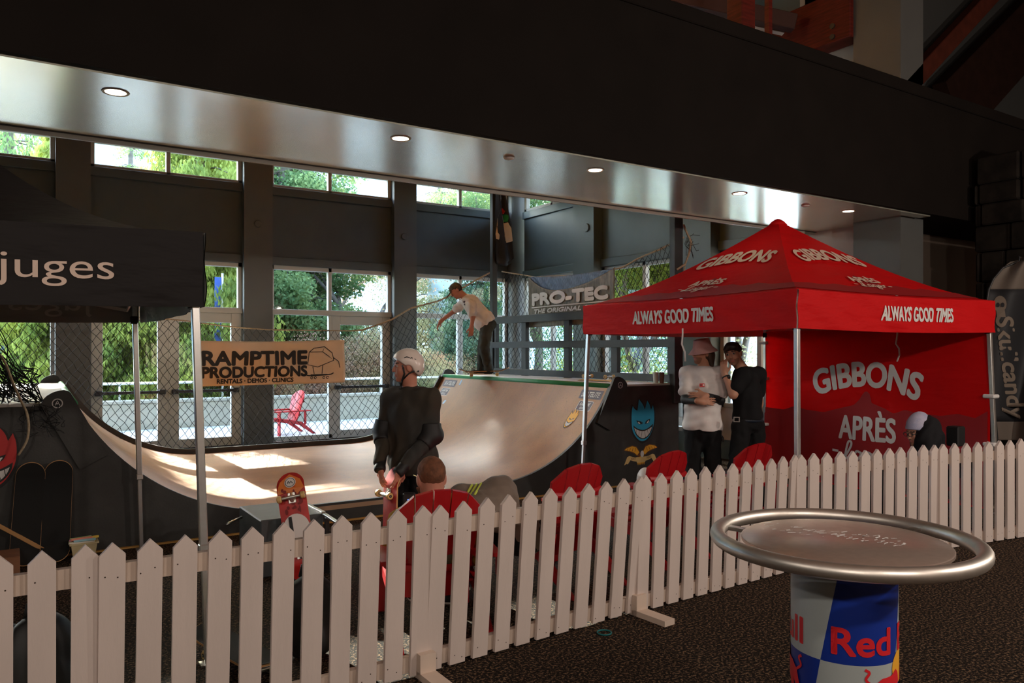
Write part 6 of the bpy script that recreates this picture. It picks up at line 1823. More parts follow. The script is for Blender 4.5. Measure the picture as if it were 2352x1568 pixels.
# ---------------------------------------------------------------- seated man, seen from behind
D2 = 4.72
p2 = thing('person', 'seated bearded person with cropped hair and mustard top, seen from behind', 'person', tuple(A3(995, 804, 4.9)[:2]) + (0,))
H = A3(990, 1098, D2); R2 = head_frame(rdz(-.35, .93, -.12))
nk = A3(1000, 1168, D2 - .02); pel = A3(1014, 1322, 4.80); pel[2] = .46
sL, sR = A3(925, 1198, D2 + .02), A3(1072, 1195, D2 + .06)
eL, eR = A3(890, 1268, 4.85), A3(1095, 1270, 4.95); wL, wR = A3(905, 1290, 5.10), A3(1060, 1290, 5.2)
hL, hR = pel + rdz(-.09, .02, -.02), pel + rdz(.09, .05, -.02); kL, kR = pel + rdz(-.22, .42, .06), pel + rdz(.06, .46, .06); aL, aR = pel + rdz(-.24, .50, -.375), pel + rdz(.06, .56, -.375)
aL[2] = aR[2] = .085
T2, RT2 = torso_prims(pel, nk, sL, sR, 1.05, 1.05)
hands = hand_prims(wL, rdz(.2, 1, -.1), rdz(-.3, 0, 1), 1, .4) + hand_prims(wR, rdz(-.2, 1, -.1), rdz(.3, 0, 1), -1, .4)
blob_obj('body', T2 + head_prims(H, R2, nk, 1.07, .062) + arm_prims(sL, eL, wL) + arm_prims(sR, eR, wR) + hands + leg_prims(hL, kL, aL) + leg_prims(hR, kR, aR), FACE2, p2, .007, face_paint(H, R2, 1.07))
TC = lambda x, y, z: H + R2 @ (V3(x, y, z) * 1.07)
blob_obj('hair', [ell(TC(0, -.014, .034), V3(.080, .101, .093) * 1.07, R2, .02), cut(R2 @ V3(0, .60, -.80), TC(0, .072, .068)), sub(TC(.09, .0, -.02), V3(.03, .03, .04), R2, .01), sub(TC(-.09, .0, -.02), V3(.03, .03, .04), R2, .01)], M_HAIRR, p2, .006, wrinkle=.002, wfreq=200)
blob_obj('beard', [ell(TC(0, .04, -.085), V3(.062, .062, .048), R2, .02), cap(TC(-.062, .02, -.05), TC(-.03, .07, -.11), .022, .02, .02), cap(TC(.062, .02, -.05), TC(.03, .07, -.11), .022, .02, .02), cut(R2 @ V3(0, 0, 1), TC(0, 0, -.045))], M_HAIRR, p2, .006, wrinkle=.003, wfreq=120)
blob_obj('jacket', grown(T2, .032) + [cap(sL, eL, .082, .068, .03), cap(eL, eL + (wL - eL) * .85, .066, .05, .03), cap(sR, eR, .082, .068, .03), cap(eR, eR + (wR - eR) * .85, .066, .05, .03), ell(nk + V3(0, 0, -.03), V3(.10, .10, .05), None, .03)],
         cloth('mustard_fleece', (0.36, 0.19, 0.025)), p2, .0075, wrinkle=.008, seed=21)
blob_obj('trousers', grown(leg_prims(hL, kL, aL), .022) + grown(leg_prims(hR, kR, aR), .022) + [ell(pel, V3(.18, .16, .13), None, .04), cut((0, 0, -1), V3(0, 0, .06))], cloth('khaki_trousers', (0.13, 0.11, 0.07)), p2, .009, wrinkle=.006, seed=22)
mb = MB()
for sd in (-1, 1): mb.tube([TC(sd * .082, .085, .020), TC(sd * .083, .03, .018), TC(sd * .080, -.005, .012)], .0028, 6)
mb.build('glasses', mat('gold_wire', (0.8, 0.5, 0.2), 0.3, 1.0), p2)
shoes(p2, (aL, aR), (rdz(-.2, 1), rdz(.2, 1)))

# ---------------------------------------------------------------- hunched person in the grey sweatshirt
p3 = thing('person', 'hunched person in a grey sweatshirt with yellow shoulder stripes, seated behind the fence', 'person', tuple(A3(1180, 804, 5.25)[:2]) + (0,))
D3 = 5.3
pel = A3(1205, 1268, 5.22); pel[2] = .46; nk = A3(1075, 1168, D3); H = A3(1038, 1188, D3 + .08); R3 = head_frame(rdz(-.8, .3, -.6))
sN, sF = A3(1098, 1158, D3 - .14), A3(1098, 1138, D3 + .22)
eN, eF = A3(1060, 1235, D3 - .10), A3(1058, 1200, D3 + .28); wN, wF = A3(1010, 1262, D3 + .08), A3(1015, 1250, D3 + .22)
hN, hF = pel + rdz(-.03, -.08, -.02), pel + rdz(-.01, .11, -.02); kN, kF = pel + rdz(-.44, -.02, .06), pel + rdz(-.42, .24, .06); aN, aF = pel + rdz(-.46, .0, -.375), pel + rdz(-.45, .28, -.375)
aN[2] = aF[2] = .085
T3, RT3 = torso_prims(pel, nk, sN, sF, 1.0, 1.05)
hands = hand_prims(wN, rdz(-1, .2, -.2), rdz(0, -.4, 1), -1, .5) + hand_prims(wF, rdz(-1, -.2, -.2), rdz(0, .4, 1), 1, .5)
blob_obj('body', T3 + head_prims(H, R3, nk) + arm_prims(sN, eN, wN) + arm_prims(sF, eF, wF) + hands + leg_prims(hN, kN, aN) + leg_prims(hF, kF, aF), FACE2, p3, .0075, face_paint(H, R3))
bkp = A3(1140, 1148, D3 + .05)
M_GSW = cloth('grey_brown_sweatshirt', (0.20, 0.155, 0.125))
sw = grown(T3, .030) + [ell(bkp, V3(.20, .17, .15), RT3, .06), cap(sN, eN, .080, .066, .03), cap(eN, eN + (wN - eN) * .85, .064, .05, .03), cap(sF, eF, .080, .066, .03), cap(eF, eF + (wF - eF) * .85, .064, .05, .03), ell(A3(1068, 1126, D3 + .05), V3(.085, .085, .055), None, .05), ell(A3(1050, 1130, D3 + .1), V3(.06, .06, .04), None, .04)]
so = blob_obj('sweatshirt', sw, M_GSW, p3, .0075, wrinkle=.010, wfreq=57, seed=31)
bpy.context.view_layer.update()
from mathutils.bvhtree import BVHTree
bvh = BVHTree.FromPolygons([v.co[:] for v in so.data.vertices], [tuple(p.vertices) for p in so.data.polygons])
q = MB()
for k in range(3):
    L = []
    for t in np.linspace(0, 1, 14):
        px, py = 1078 + 9 * k + 20 * t - 6, 1134 - 34 * t + 1 * k
        o_ = Vector((0, 0, EYE)); d_ = (at_d(px, py, 5.0) - o_).normalized()
        h_ = bvh.ray_cast(o_, d_)
        if h_[0] is not None: L.append(h_[0] - d_ * .004)
    if len(L) > 1: q.tube(L, .0085, 6)
q.build('shoulder_stripes', mat('acid_yellow_stripe', (0.62, 0.72, 0.10), 0.7), so, smooth=True)
blob_obj('hair', [ell(H + R3 @ V3(0, -.015, .035), V3(.083, .102, .094), R3, .02), cut(R3 @ V3(0, .6, -.8), H + R3 @ V3(0, .075, .06))], M_HAIRB, p3, .007)
blob_obj('trousers', grown(leg_prims(hN, kN, aN), .022) + grown(leg_prims(hF, kF, aF), .022) + [ell(pel, V3(.18, .16, .13), None, .04), cut((0, 0, -1), V3(0, 0, .06))], M_BLACKPANTS, p3, .009, wrinkle=.006, seed=32)
shoes(p3, (aN, aF), (rdz(-1, .1), rdz(-1, .1)))

# ---------------------------------------------------------------- person in the pale beanie
D7 = 7.25
p7 = thing('person', 'seated person in a pale lilac beanie and black hooded jacket, by the red tent wall', 'person', tuple(A3(2125, 804, D7)[:2]) + (0,))
H = A3(2108, 994, D7); R7 = head_frame(rdz(-.95, -.22, -.18))
nk = A3(2128, 1030, D7); pel = A3(2140, 1128, D7 + .02); pel[2] = .50; nk[2] = pel[2] + .54 if nk[2] < pel[2] + .4 else nk[2]
sN, sF = A3(2130, 1046, D7 - .19), A3(2128, 1044, D7 + .19); eN, eF = A3(2122, 1108, D7 - .22), A3(2118, 1105, D7 + .22); wN, wF = A3(2070, 1115, D7 - .12), A3(2068, 1112, D7 + .12)
hN, hF = pel + rdz(-.02, -.09, -.02), pel + rdz(-.02, .09, -.02); kN, kF = pel + rdz(-.45, -.12, .03), pel + rdz(-.45, .12, .03); aN, aF = pel + rdz(-.46, -.12, -.4), pel + rdz(-.46, .12, -.4)
aN[2] = aF[2] = .085
T7, RT7 = torso_prims(pel, nk, sN, sF, .98)
hands = hand_prims(wN, rdz(-1, .2, 0), rdz(0, -.3, 1), -1, .5) + hand_prims(wF, rdz(-1, -.2, 0), rdz(0, .3, 1), 1, .5)
blob_obj('body', T7 + head_prims(H, R7, nk) + arm_prims(sN, eN, wN) + arm_prims(sF, eF, wF) + hands + leg_prims(hN, kN, aN) + leg_prims(hF, kF, aF), FACE, p7, .008, face_paint(H, R7))
TC = lambda x, y, z: H + R7 @ V3(x, y, z)
M_BEAN = mat('lilac_knit', (0.52, 0.50, 0.62), 0.9, noise=0.15, nscale=14, bump=0.5, bscale=130, color2=(0.36, 0.38, 0.56))
bn_ = blob_obj('beanie', [ell(TC(0, -.018, .060), V3(.092, .112, .120), R7, .02), ell(TC(0, -.05, .12), V3(.06, .07, .07), R7, .04), cut(R7 @ V3(0, .25, -.97), TC(0, 0, .035))], M_BEAN, p7, .006, wrinkle=.003, wfreq=60)
blob_obj('beanie_cuff', [ell(TC(0, -.016, .045), V3(.098, .118, .100), R7, .02), cut(R7 @ V3(0, .25, -.97), TC(0, 0, .030)), cut(R7 @ V3(0, -.25, .97), TC(0, 0, .088))], M_BEAN, bn_, .006)
blob_obj('hooded_jacket', grown(T7, .035) + [cap(sN, eN, .085, .07, .03), cap(eN, eN + (wN - eN) * .85, .068, .052, .03), cap(sF, eF, .085, .07, .03), cap(eF, eF + (wF - eF) * .85, .068, .052, .03), ell(TC(.0, -.115, -.075), V3(.125, .10, .085), R7, .05), ell(TC(0, -.07, -.115), V3(.11, .10, .06), R7, .05)], cloth('black_puffer_cloth', (0.012, 0.012, 0.014)), p7, .008, wrinkle=.012, wfreq=66, seed=41)
blob_obj('trousers', grown(leg_prims(hN, kN, aN), .022) + grown(leg_prims(hF, kF, aF), .022) + [ell(pel, V3(.17, .16, .13), None, .04), cut((0, 0, -1), V3(0, 0, .06))], M_BLACKPANTS, p7, .010)
mb = MB()
for sd in (-1, 1):
    mb.tube([TC(sd * .032 + .024 * math.cos(a), .108, .008 + .020 * math.sin(a)) for a in np.linspace(0, 2 * PI, 14, endpoint=False)], .0028, 5, closed=True)
    mb.tube([TC(sd * .058, .104, .012), TC(sd * .080, .02, .014), TC(sd * .083, -.005, .006)], .0025, 5)
mb.tube([TC(-.008, .110, .010), TC(.008, .110, .010)], .0025, 5)
mb.build('glasses', M_DARKMETAL, p7)
shoes(p7, (aN, aF), (rdz(-1, -.1), rdz(-1, .1)))
# ------------------------------------------------------------------ red plastic garden chairs
M_REDP = mat('red_plastic', (0.40, 0.004, 0.008), 0.42, noise=0.06, nscale=4)
def chair_local(name, label, group=None):
    """low garden chair, faces +Y; fan back of five slats with a round top"""
    t = thing(name, label, 'chair', group=group, local=True)
    # back: reclined plane from (y=-.20, z=.22) to (y=-.42, z=.88)
    b0, b1 = Vector((0, -.20, .20)), Vector((0, -.42, .885)); L = (b1 - b0).length; ey = (b1 - b0).normalized(); nb = Vector((0, ey.z, -ey.y))
    def bp(x, s, o): return Vector((x, 0, 0)) + b0 + ey * s + nb * (o + 0.10 * (x / .26) ** 2 * .5)
    for k in range(5):
        mb = MB(); N = 10
        vs = []; x0, x1 = -.5 + k * .2 + .008, -.5 + (k + 1) * .2 - .008
        for i in range(N + 1):
            q = i / N
            for xx in (x0, x1):
                top = L - 0.115 * (abs(xx) / .5) ** 2.1 - (0.035 if abs(xx) > .49 else 0)
                s = q * top; w = .40 + .14 * (s / L)
                for o in (0.0, 0.022): vs.append(bp(xx * w, s, o))
        fs = []
        for i in range(N):
            a = 4 * i; b = a + 4
            fs += [(a, b, b + 2, a + 2), (a + 1, a + 3, b + 3, b + 1), (a, a + 1, b + 1, b), (a + 2, b + 2, b + 3, a + 3)]
        fs += [(0, 2, 3, 1), (4 * N, 4 * N + 1, 4 * N + 3, 4 * N + 2)]
        mb.add(vs, fs); mb.build('back_slat', M_REDP, t)
    mb = MB()
    for s, hgt in ((.18, .05), (.46, .05)):
        w = .40 + .14 * (s / L)
        mb.grid(lambda a, b: bp((a - .5) * w * .97, s + hgt * b, -.006 - .022 * (0.25 + math.sin(PI * b))), 14, 4)
        mb.grid(lambda a, b: bp((a - .5) * w * .97, s + hgt * b, .0), 14, 4)
    mb.build('back_rib', M_REDP, t, smooth=True)
    for k in range(5):
        y = -.17 + .105 * k; z = .265 + .018 * k + (.0 if k < 4 else .0)
        MB().box((-.245, y, z), (.245, y + .094, z + .022), bev=.006).build('seat_slat', M_REDP, t)
    for sx in (-1, 1):
        x = sx * .265
        mb = MB(); mb.prism([(.34, .30), (.34, .365), (-.25, .265), (-.58, .0), (-.50, .0), (-.20, .20)][::-1], x - .016, x + .016, lambda y, z, q: (q, y, z)); mb.build('side_rail', M_REDP, t)
        MB().box((x - .05, .22, 0), (x + .05, .25, .475), bev=.008).build('leg', M_REDP, t)
        mb = MB(); mb.prism([(sx * .20, -.40), (sx * .36, -.42), (sx * .375, .28), (sx * .34, .35), (sx * .24, .35), (sx * .205, .25)][::sx], .475, .498, lambda a, b, q: (a, b, q)); mb.build('arm', M_REDP, t)
        MB().box((x - .012, -.36, .20), (x + .012, -.31, .475), bev=.004).build('arm_post', M_REDP, t)
    return t
GR = 'red garden chairs behind the fence'
ch = chair_local('garden_chair', 'red plastic garden chair with the man in the mustard top in it', GR)
def seat(o, top, rz, lab=None):
    f = Vector((-math.sin(rz), math.cos(rz), 0))
    o.location = (top[0] + .42 * f.x, top[1] + .42 * f.y, 0); o.rotation_euler = (0, 0, rz)
    if lab: o['label'] = lab
    return o
seat(ch, at_d(1018, 1130, 4.50), math.radians(-16))
for (x, y, d, rz, lab) in [(1348, 1078, 5.55, 6, 'red plastic garden chair right of the hunched person in grey'), (1556, 1045, 6.25, 8, 'empty red plastic garden chair in front of the person in the pink hat'),
                           (1752, 1030, 6.75, 2, 'empty red plastic garden chair in front of the person in the black tee')]:
    c = copy_tree(ch); LOCAL.add(c.name); seat(c, at_d(x, y, d), math.radians(rz), lab)
c = copy_tree(ch); p = on_z(652, 995, 0.0); LOCAL.add(c.name)
c.location = (p.x, p.y, -0.02); c.rotation_euler = (0, 0, math.radians(100)); c['label'] = 'red plastic garden chair out on the sunlit terrace'; c['group'] = 'red garden chairs outside'

# ------------------------------------------------------------------ skateboards
M_GRIP = mat('black_grip_tape', (0.010, 0.010, 0.010), 0.95, bump=0.3, bscale=400)
M_PLY = mat('maple_ply_edge', (0.55, 0.30, 0.12), 0.6)
M_WHEEL = mat('cream_urethane_wheel', (0.62, 0.42, 0.16), 0.45)
M_TRUCK = mat('cast_truck_metal', (0.66, 0.64, 0.60), 0.3, 0.9)
def board_local(name, label, bottom, group=None, graphic=None, trucks=True):
    t = thing(name, label, 'skateboard', group=group, local=True)
    HL, W = .405, .1025
    def zk(y): a = max(0, abs(y) - .265); return .36 * a * min(1, a / .05)
    def wd(y):
        a = max(0, abs(y) - (HL - W)); return math.sqrt(max(0.0, W * W - a * a)) if a > 0 else W
    N = 48
    ysl = [-HL * math.cos(PI * i / N) for i in range(N + 1)]
    ysl[0] += 1e-4; ysl[-1] -= 1e-4
    def sheet(off, s_):
        vs = []
        for y in ysl:
            for j in range(7):
                x = (j / 3 - 1) * wd(y) * s_; vs.append((x, y * s_ if s_ < 1 else y, zk(y) + .004 * (x / W) ** 2 + off))
        return vs
    F = lambda fl: [((7 * i + j, 7 * i + j + 1, 7 * i + j + 8, 7 * i + j + 7) if not fl else (7 * i + j, 7 * i + j + 7, 7 * i + j + 8, 7 * i + j + 1)) for i in range(N) for j in range(6)]
    mb = MB(); mb.add(sheet(0.0, 1), F(True), 0); mb.add(sheet(.011, 1), F(False), 1)
    n7 = 7 * (N + 1); e = []
    for i in range(N): e += [(7 * i, 7 * i + 7, n7 + 7 * i + 7, n7 + 7 * i), (7 * i + 6, n7 + 7 * i + 6, n7 + 7 * i + 13, 7 * i + 13)]
    for f in e: mb.f.append(f); mb.m.append(1)
    mb.build('deck', [bottom, M_PLY], t, autosmooth=50)
    g = MB(); g.add(sheet(.0125, .985), F(False)); g.build('grip_tape', M_GRIP, t, smooth=True)
    if graphic: graphic(t, lambda x, y, o=.0015: (x, y, zk(y) + .004 * (x / W) ** 2 - o - .0045))
    for s_ in ((-1, 1) if trucks else ()):
        y = s_ * .205
        tk = MB().box((-.028, y - .04, -.010), (.028, y + .04, 0.0), bev=.003)
        tk.tube([(0, y - s_ * .02, -.008), (0, y - s_ * .006, -.034)], [.016, .011], 10); tk.tube([(0, y + s_ * .03, -.008), (0, y, -.040)], [.010, .008], 8)
        tr = tk.build('truck', M_TRUCK, t, autosmooth=40)
        MB().tube([(-.075, y, -.046), (-.03, y, -.046), (0, y, -.044), (.03, y, -.046), (.075, y, -.046)], [.009, .011, .016, .011, .009], 10).tube([(-.108, y, -.046), (.108, y, -.046)], .004, 8).build('axle', M_TRUCK, tr, autosmooth=50)
        for q in (-1, 1):
            Mx = Matrix.Translation((q * .086, y, -.046)) @ Matrix.Rotation(PI / 2, 4, 'Y')
            MB().lathe([(.010, -.017), (.020, -.017), (.0265, -.010), (.0265, .010), (.020, .017), (.010, .017)], 24, M=Mx, mi=0).lathe([(0, -.0175), (.011, -.0175), (.011, .0175), (0, .0175)], 12, M=Mx, mi=1).build('wheel', [M_WHEEL, M_DARKMETAL], t, autosmooth=40)
    return t
def pose(o, origin, ylong, bottom):
    """ylong: world direction of the deck's length; bottom: world direction its underside looks"""
    y = Vector(ylong).normalized(); z = -(Vector(bottom) - y * Vector(bottom).dot(y)).normalized(); x = y.cross(z)
    M = Matrix((x, y, z)).transposed().to_4x4(); M.translation = Vector(origin)
    o.matrix_basis = M
    return o
def red_art(t, fn):
    q = MB()
    flat(q, [(-.075, .34), (0, .392), (.075, .34), (.098, .28), (.098, .245), (.03, .25), (-.04, .225), (-.098, .27)], lambda x, y: fn(x, y, .001), 0)
    flat(q, disc2(.0, .325, .042), lambda x, y: fn(x, y, .002), 1); stroke(q, disc2(0, .325, .034)[:] + [(.034, .325)], .004, lambda x, y: fn(x, y, .003), 3, 1)
    stroke(q, [(-.018, .315), (-.006, .335), (.002, .318), (.012, .338), (.018, .318)], .005, lambda x, y: fn(x, y, .003), 3, 2)
    flat(q, disc2(0, -.03, .098, .115, 32), lambda x, y: fn(x, y, .001), 1)
    letter(q, 'J', lambda x, y: fn(-x, y, .003), width=.045, height=.10, x=-.045, y=-.03, bold=.04, mi=3)
    rr = random.Random(4)
    for k in range(16):
        x, y = rr.uniform(-.07, .07), rr.uniform(.09, .30); flat(q, disc2(x, y, rr.uniform(.004, .016), rr.uniform(.008, .03), 8), lambda a, b: fn(max(-.1, min(.1, a)), b, .0025), 2)
    q.build('deck_print', [mat('orange_print', (0.72, 0.20, 0.04), 0.45), M_INK_W, mat('worn_maroon', (0.20, 0.012, 0.012), 0.6), M_INK_K], t)
M_REDB = mat('worn_red_deck', (0.46, 0.018, 0.014), 0.45, noise=0.35, nscale=7)
rb = board_local('skateboard', 'red skateboard with a pale oval and letter, leaning against the dark box', M_REDB, 'skateboards', red_art)
b_, t_ = Vector((1.80, 5.52, 0.0)), Vector((1.765, 5.80, .735))
yl = (t_ - b_).normalized(); bd = rdz(.10, -1, .3)
pose(rb, b_ + yl * .405 + Vector((0, 0, .03)), yl, bd)
# the helmeted skater's own board, standing on its tail
hb = board_local('skateboard', 'red skateboard held upright by the person in the white helmet', mat('scuffed_red_deck', (0.52, 0.05, 0.045), 0.45, noise=0.4, nscale=12), 'skateboards')
yl = Vector(rdz(.02, .03, 1)); pose(hb, Vector(at_d(892, 804, 5.76)[:2] + (.43,)) if False else Vector((at_d(893, 804, 5.76).x, at_d(893, 804, 5.76).y, .425)), yl, rdz(-.80, -.60, 0))
# under the rolling skater
sb = board_local('skateboard', 'skateboard with cream wheels under the bending skater', M_PLY, 'skateboards')
pose(sb, at_d(1112, 861, 12.36), rdz(1, .05, .03), rdz(.03, .0, -1))
sb.location.z = DZ + .012 + .073 + .02
# upside-down board lying on the platform
ub = board_local('skateboard', 'yellow skateboard lying wheels-up on the right platform', mat('yellow_deck', (0.75, 0.50, 0.10), 0.5, noise=0.3, nscale=8), 'skateboards')
p = on_u(1372, 860, 7.0); pose(ub, (7.02, p.y, DZ + .034), (.15, -1, 0), (0, 0, 1))
# two black boards leaning on the ramp's left side, grip side out
for i, (x, dx, y_) in enumerate(((64, -6, 7.44), (127, 2, 7.44))):
    bb = board_local('skateboard', ['black-gripped board leaning on the ramp, next to the red flame', 'black-gripped board leaning on the ramp, next to the tub of sticks'][i], M_PLY, 'skateboards', trucks=False)
    top = on_v(x + 8, 1066, 7.40); bot = on_v(x - 4 + dx, 1280, 7.22); bot.z = 0.0
    yl = (top - bot).normalized(); pose(bb, bot + yl * .405 + Vector((0, -.012, .0)), yl, (0, 1, 0))

# ------------------------------------------------------------------ grind box, rail, tub, cartons, bags
M_BOXP = mat('dark_slate_box', (0.070, 0.082, 0.088), 0.5, noise=0.15, nscale=5)
gb = thing('grind_box', 'dark slate box with a steel edge, behind the leaning red skateboard', 'box', (1.82, 6.15, 0))
MB().box((1.575, 5.86, 0), (2.055, 6.50, .43), bev=.008).build('body', M_BOXP, gb)
MB().beam((2.06, 5.86, .432), (2.06, 6.50, .432), .035, .022, bev=.004).build('steel_edge', M_STEEL, gb)
MB().tube([(1.575, 6.40, .36), (1.47, 6.36, .335), (1.44, 6.35, .32)], .011, 8).build('handle', M_STEEL, gb, smooth=True)
gr = thing('grind_rail', 'thin steel rail running on from the dark box towards the fence', 'rail', (2.05, 5.6, 0))
MB().beam((2.06, 5.84, .425), (2.03, 5.36, .425), .034, .02, bev=.004).build('bar', M_STEEL, gr)
for y in (5.42, 5.72): MB().box((2.025, y, 0), (2.055, y + .03, .42)).build('leg', M_DARKMETAL, gr)
tub = thing('tub', 'small yellowish tub full of coloured sticks, beside the black boards', 'tub', (0.5, 7.12, 0))
c = on_v(192, 1265, 7.18)
tp = MB(); N = 10
def tubp(w, d_, z): return [(c.x - w, c.y - d_, z), (c.x + w, c.y - d_, z), (c.x + w, c.y + d_, z), (c.x - w, c.y + d_, z)]
vs = tubp(.072, .06, 0) + tubp(.092, .075, .135) + tubp(.104, .086, .137) + tubp(.104, .086, .152) + tubp(.088, .071, .150) + tubp(.068, .056, .01)
fs = [(3, 2, 1, 0)] + [(4 * k + i, 4 * k + (i + 1) % 4, 4 * k + 4 + (i + 1) % 4, 4 * k + 4 + i) for k in range(5) for i in range(4)] + [(20, 21, 22, 23)]
tp.add(vs, fs); tp.build('body', mat('yellowish_plastic', (0.62, 0.52, 0.30), 0.4), tub)
rr = random.Random(9)
cols = [((0.85, .30, .22), 'coral'), ((0.85, .62, .10), 'yellow'), ((.35, .62, .72), 'pale_blue'), ((.80, .40, .55), 'pink'), ((.82, .78, .68), 'cream'), ((.50, .70, .30), 'lime')]
cm = [mat(n_ + '_stick', k_, .6) for k_, n_ in cols]
for k in range(14):
    a = rr.uniform(-.35, .35); L = rr.uniform(.07, .10); z = .135 + .013 * (k // 4) + rr.uniform(0, .006); y = c.y - .05 + .033 * (k % 4) + rr.uniform(-.008, .008)
    cx = c.x + rr.uniform(-.02, .02)
    o = MB().beam((cx - L * math.cos(a), y - L * math.sin(a) * .3, z), (cx + L * math.cos(a), y + L * math.sin(a) * .3, z + .004), .018, .018, bev=.003).build('marker', cm[k % 6], None)
    tag(o, '%s stick lying in the tub by the black boards' % cols[k % 6][1].replace('_', ' '), 'marker', 'sticks in the tub')
cb_ = on_v(15, 1290, 6.9)
bx = thing('carton', 'brown cardboard box at the left edge, beside the black boards', 'box', (cb_.x, cb_.y, 0))
MB().box((cb_.x - .32, cb_.y, 0), (cb_.x + .085, cb_.y + .3, .15), bev=.004).build('body', mat('brown_cardboard', (0.22, 0.095, 0.045), 0.85, noise=0.1), bx)
MB().box((cb_.x - .32, cb_.y - .002, .150), (cb_.x + .085, cb_.y + .14, .154)).build('flap', bpy.data.materials['brown_cardboard'], bx)
p0, p1_ = at_d(-10, 1203, 6.05), at_d(112, 1268, 6.2)
tag(MB().beam(p0, p1_, .018, .03, bev=.003).build('wooden_stick', mat('varnished_stick', (0.45, 0.24, 0.09), 0.5)), 'thin wooden stick slanting down in front of the black boards', 'stick')
# yellow strip lying along the foot of the ramp
tag(MB().box((-1.2, 7.36, 0.0), (7.2, 7.40, .012)).build('floor_strip', mat('yellow_edge_strip', (0.50, 0.28, 0.07), 0.6)), 'thin yellow strip along the foot of the ramp', 'strip')
def lump(name, label, cat, c, r, m, seed, wr=.03, parts=None):
    P = [ell(c + V3(0, 0, r[2] * .9), V3(*r), None, .05), ell(c + V3(r[0] * .4, 0, r[2] * .6), V3(r[0] * .6, r[1] * .8, r[2] * .6), None, .05), cut((0, 0, -1), c + V3(0, 0, .004))]
    o = blob_obj(name, P, m, None, .012, wrinkle=wr, wfreq=26, seed=seed); return tag(o, label, cat)
M_BAG = mat('black_nylon', (0.012, 0.013, 0.014), 0.6)
def backpack(loc, rz, label, accent=None):
    t = thing('backpack', label, 'bag', loc, rz, local=True)
    P = [ell(V3(0, 0, .22), V3(.17, .11, .24), None, .05), ell(V3(0, -.08, .14), V3(.12, .06, .12), None, .03), cut((0, 0, -1), V3(0, 0, .004))]
    blob_obj('body', P, M_BAG, t, .010, wrinkle=.012, wfreq=24, seed=int(abs(loc[0]) * 10))
    MB().tube([(-.05, .02, .44), (-.04, .02, .50), (.04, .02, .50), (.05, .02, .44)], .012, 8).build('handle', M_BAG, t, smooth=True)
    for s_ in (-1, 1): MB().tube([(s_ * .08, .10, .40), (s_ * .10, .17, .26), (s_ * .10, .10, .06)], .018, 8).build('strap', M_BAG, t, smooth=True)
    if accent: MB().grid(lambda a, b: ((a - .5) * .16, -.147 + .05 * (2 * a - 1) ** 2 + .01, .11 + .035 * b), 8, 2).build('pale_stripe', accent, t)
    return t
q0 = on_z(90, 1640, 0.0); backpack((q0.x, q0.y + .05, 0), .3, 'black backpack on the carpet behind the fence, far left')
q0 = on_z(755, 1500, 0.0); backpack((q0.x - .10, q0.y + .02, 0), -.2, 'black backpack with a pale stripe behind the fence, left of the mustard jacket', mat('pale_stripe_cloth', (0.35, 0.37, 0.40), .7))
q0 = on_z(150, 1570, 0.0)
bt_ = thing('bottle', 'dark bottle with a blue cap beside the black backpack, far left', 'bottle', (q0.x + .02, q0.y + .12, 0))
MB().lathe([(0, 0), (.034, 0), (.036, .01), (.036, .17), (.02, .20), (.016, .215), (0, .215)], 20, (q0.x + .02, q0.y + .12, 0)).build('body', M_DARKMETAL, bt_, autosmooth=40)
MB().lathe([(0, .213), (.020, .213), (.020, .245), (.016, .25), (0, .25)], 20, (q0.x + .02, q0.y + .12, 0)).build('screw_cap', mat('blue_plastic', (0.04, 0.22, 0.45), .4), bt_, autosmooth=40)
rp = on_z(648, 1575, 0.0)
tb2 = board_local('skateboard', 'skateboard with a red tail lying on the carpet behind the fence', mat('faded_red_deck', (0.50, 0.06, 0.05), .5), 'skateboards')
pose(tb2, (rp.x - .12, rp.y + .38, .075), (.25, -1, 0), (0, 0, -1))
# white crumpled bag, teal ring, cup, speaker on stand
wb = at_d(1493, 1075, 6.9)
stl = thing('stool', 'low dark stool behind the fence, under the crumpled white bag', 'stool', (wb.x, wb.y, 0))
MB().lathe([(0, .40), (.16, .40), (.165, .41), (.165, .43), (0, .435)], 24, (wb.x, wb.y, 0)).build('seat', M_SIDE, stl, autosmooth=40)
for k in range(3): MB().tube([(wb.x + .12 * math.cos(2.1 * k), wb.y + .12 * math.sin(2.1 * k), .40), (wb.x + .17 * math.cos(2.1 * k), wb.y + .17 * math.sin(2.1 * k), 0)], .012, 8).build('leg', M_DARKMETAL, stl, smooth=True)
lump('carrier_bag', 'crumpled white bag in front of the ramp\'s black side, under the eagle emblem', 'bag', np.array([wb.x, wb.y, .437]), (.115, .10, .105), mat('white_crumpled_plastic', (0.72, 0.70, 0.66), .35), 3, .035)
tr_ = on_z(1388, 1452, 0.006)
tag(MB().tube([(tr_.x + .042 * math.cos(a), tr_.y + .042 * math.sin(a), .006) for a in np.linspace(0, 2 * PI, 28, endpoint=False)], .005, 8, closed=True).build('rubber_ring', mat('teal_rubber', (0.0, 0.13, 0.14), .5), smooth=True), 'teal ring lying on the carpet in front of the fence', 'ring')
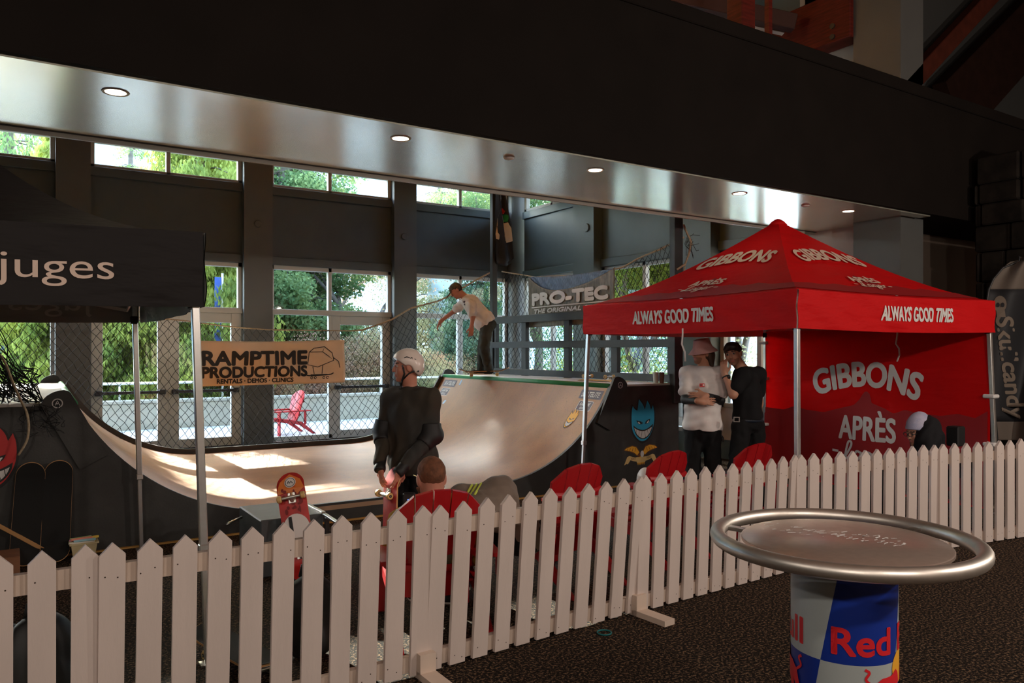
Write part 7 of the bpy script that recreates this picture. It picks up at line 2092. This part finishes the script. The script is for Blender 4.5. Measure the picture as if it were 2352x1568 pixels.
for i, (x, y, m, lab, r_) in enumerate([(1506, 880, mat('clear_cup', (0.55, 0.60, 0.58), .2), 'pale cup on the right platform by the tall post', .040), (1520, 881, mat('brown_paper_cup', (0.20, 0.10, 0.07), .7), 'brown cup on the right platform by the tall post', .036)]):
    k = (x - HX) / F_PX; d = (EYE - DZ - .012) * F_PX / (y - HY); p = uv(k * d, d); v_ = min(max(p[1], 7.6), 7.9)
    c = on_u(x, 860, 7.2 + .06 * i)
    tag(MB().lathe([(0, 0), (r_ * .75, 0), (r_, .14), (r_ * 1.05, .145), (r_ * .95, .147), (r_ * .7, .01), (0, .01)], 20, (c.x, c.y, DZ + .012)).build('cup', m, autosmooth=50), lab, 'cup', 'cups on the platform')
sc_ = at_d(2195, 1005, 7.3)
sp_ = thing('speaker', 'small black box speaker on a thin stand, right of the lilac beanie', 'speaker', (sc_.x, sc_.y, 0))
MB().box((sc_.x - .065, sc_.y - .06, .80), (sc_.x + .065, sc_.y + .06, .985), bev=.012).build('body', M_PAD, sp_)
MB().tube([(sc_.x, sc_.y, .01), (sc_.x, sc_.y, .80)], .014, 8).build('pole', M_DARKMETAL, sp_, smooth=True)
MB().lathe([(0, 0), (.14, 0), (.14, .012), (.02, .03), (0, .03)], 20, (sc_.x, sc_.y, 0)).build('base', M_DARKMETAL, sp_, autosmooth=40)
ct = thing('garden_chair_black', 'x', 'chair')
bpy.data.objects.remove(ct)
st = thing('folding_chair', 'black folding chair under the person in the lilac beanie', 'chair', (pel[0], pel[1], 0))
Mq = Matrix.Translation((pel[0], pel[1], 0)) @ Matrix.Rotation(math.atan2(-rdz(-1, 0)[0], rdz(-1, 0)[1]), 4, 'Z')
MB().box((-.21, -.20, .345), (.21, .22, .37), 0, Mq, .008).build('seat', M_PAD, st)
MB().box((-.20, -.29, .50), (.20, -.265, .68), 0, Mq, .008).build('backrest', M_PAD, st)
for sx in (-1, 1):
    MB().tube([Mq @ Vector((sx * .20, -.30, .70)), Mq @ Vector((sx * .20, -.17, .36)), Mq @ Vector((sx * .20, .24, 0.0))], .010, 8).build('leg', M_DARKMETAL, st, smooth=True)
    MB().tube([Mq @ Vector((sx * .20, .18, .36)), Mq @ Vector((sx * .20, -.26, 0.0))], .010, 8).build('leg', M_DARKMETAL, st, smooth=True)
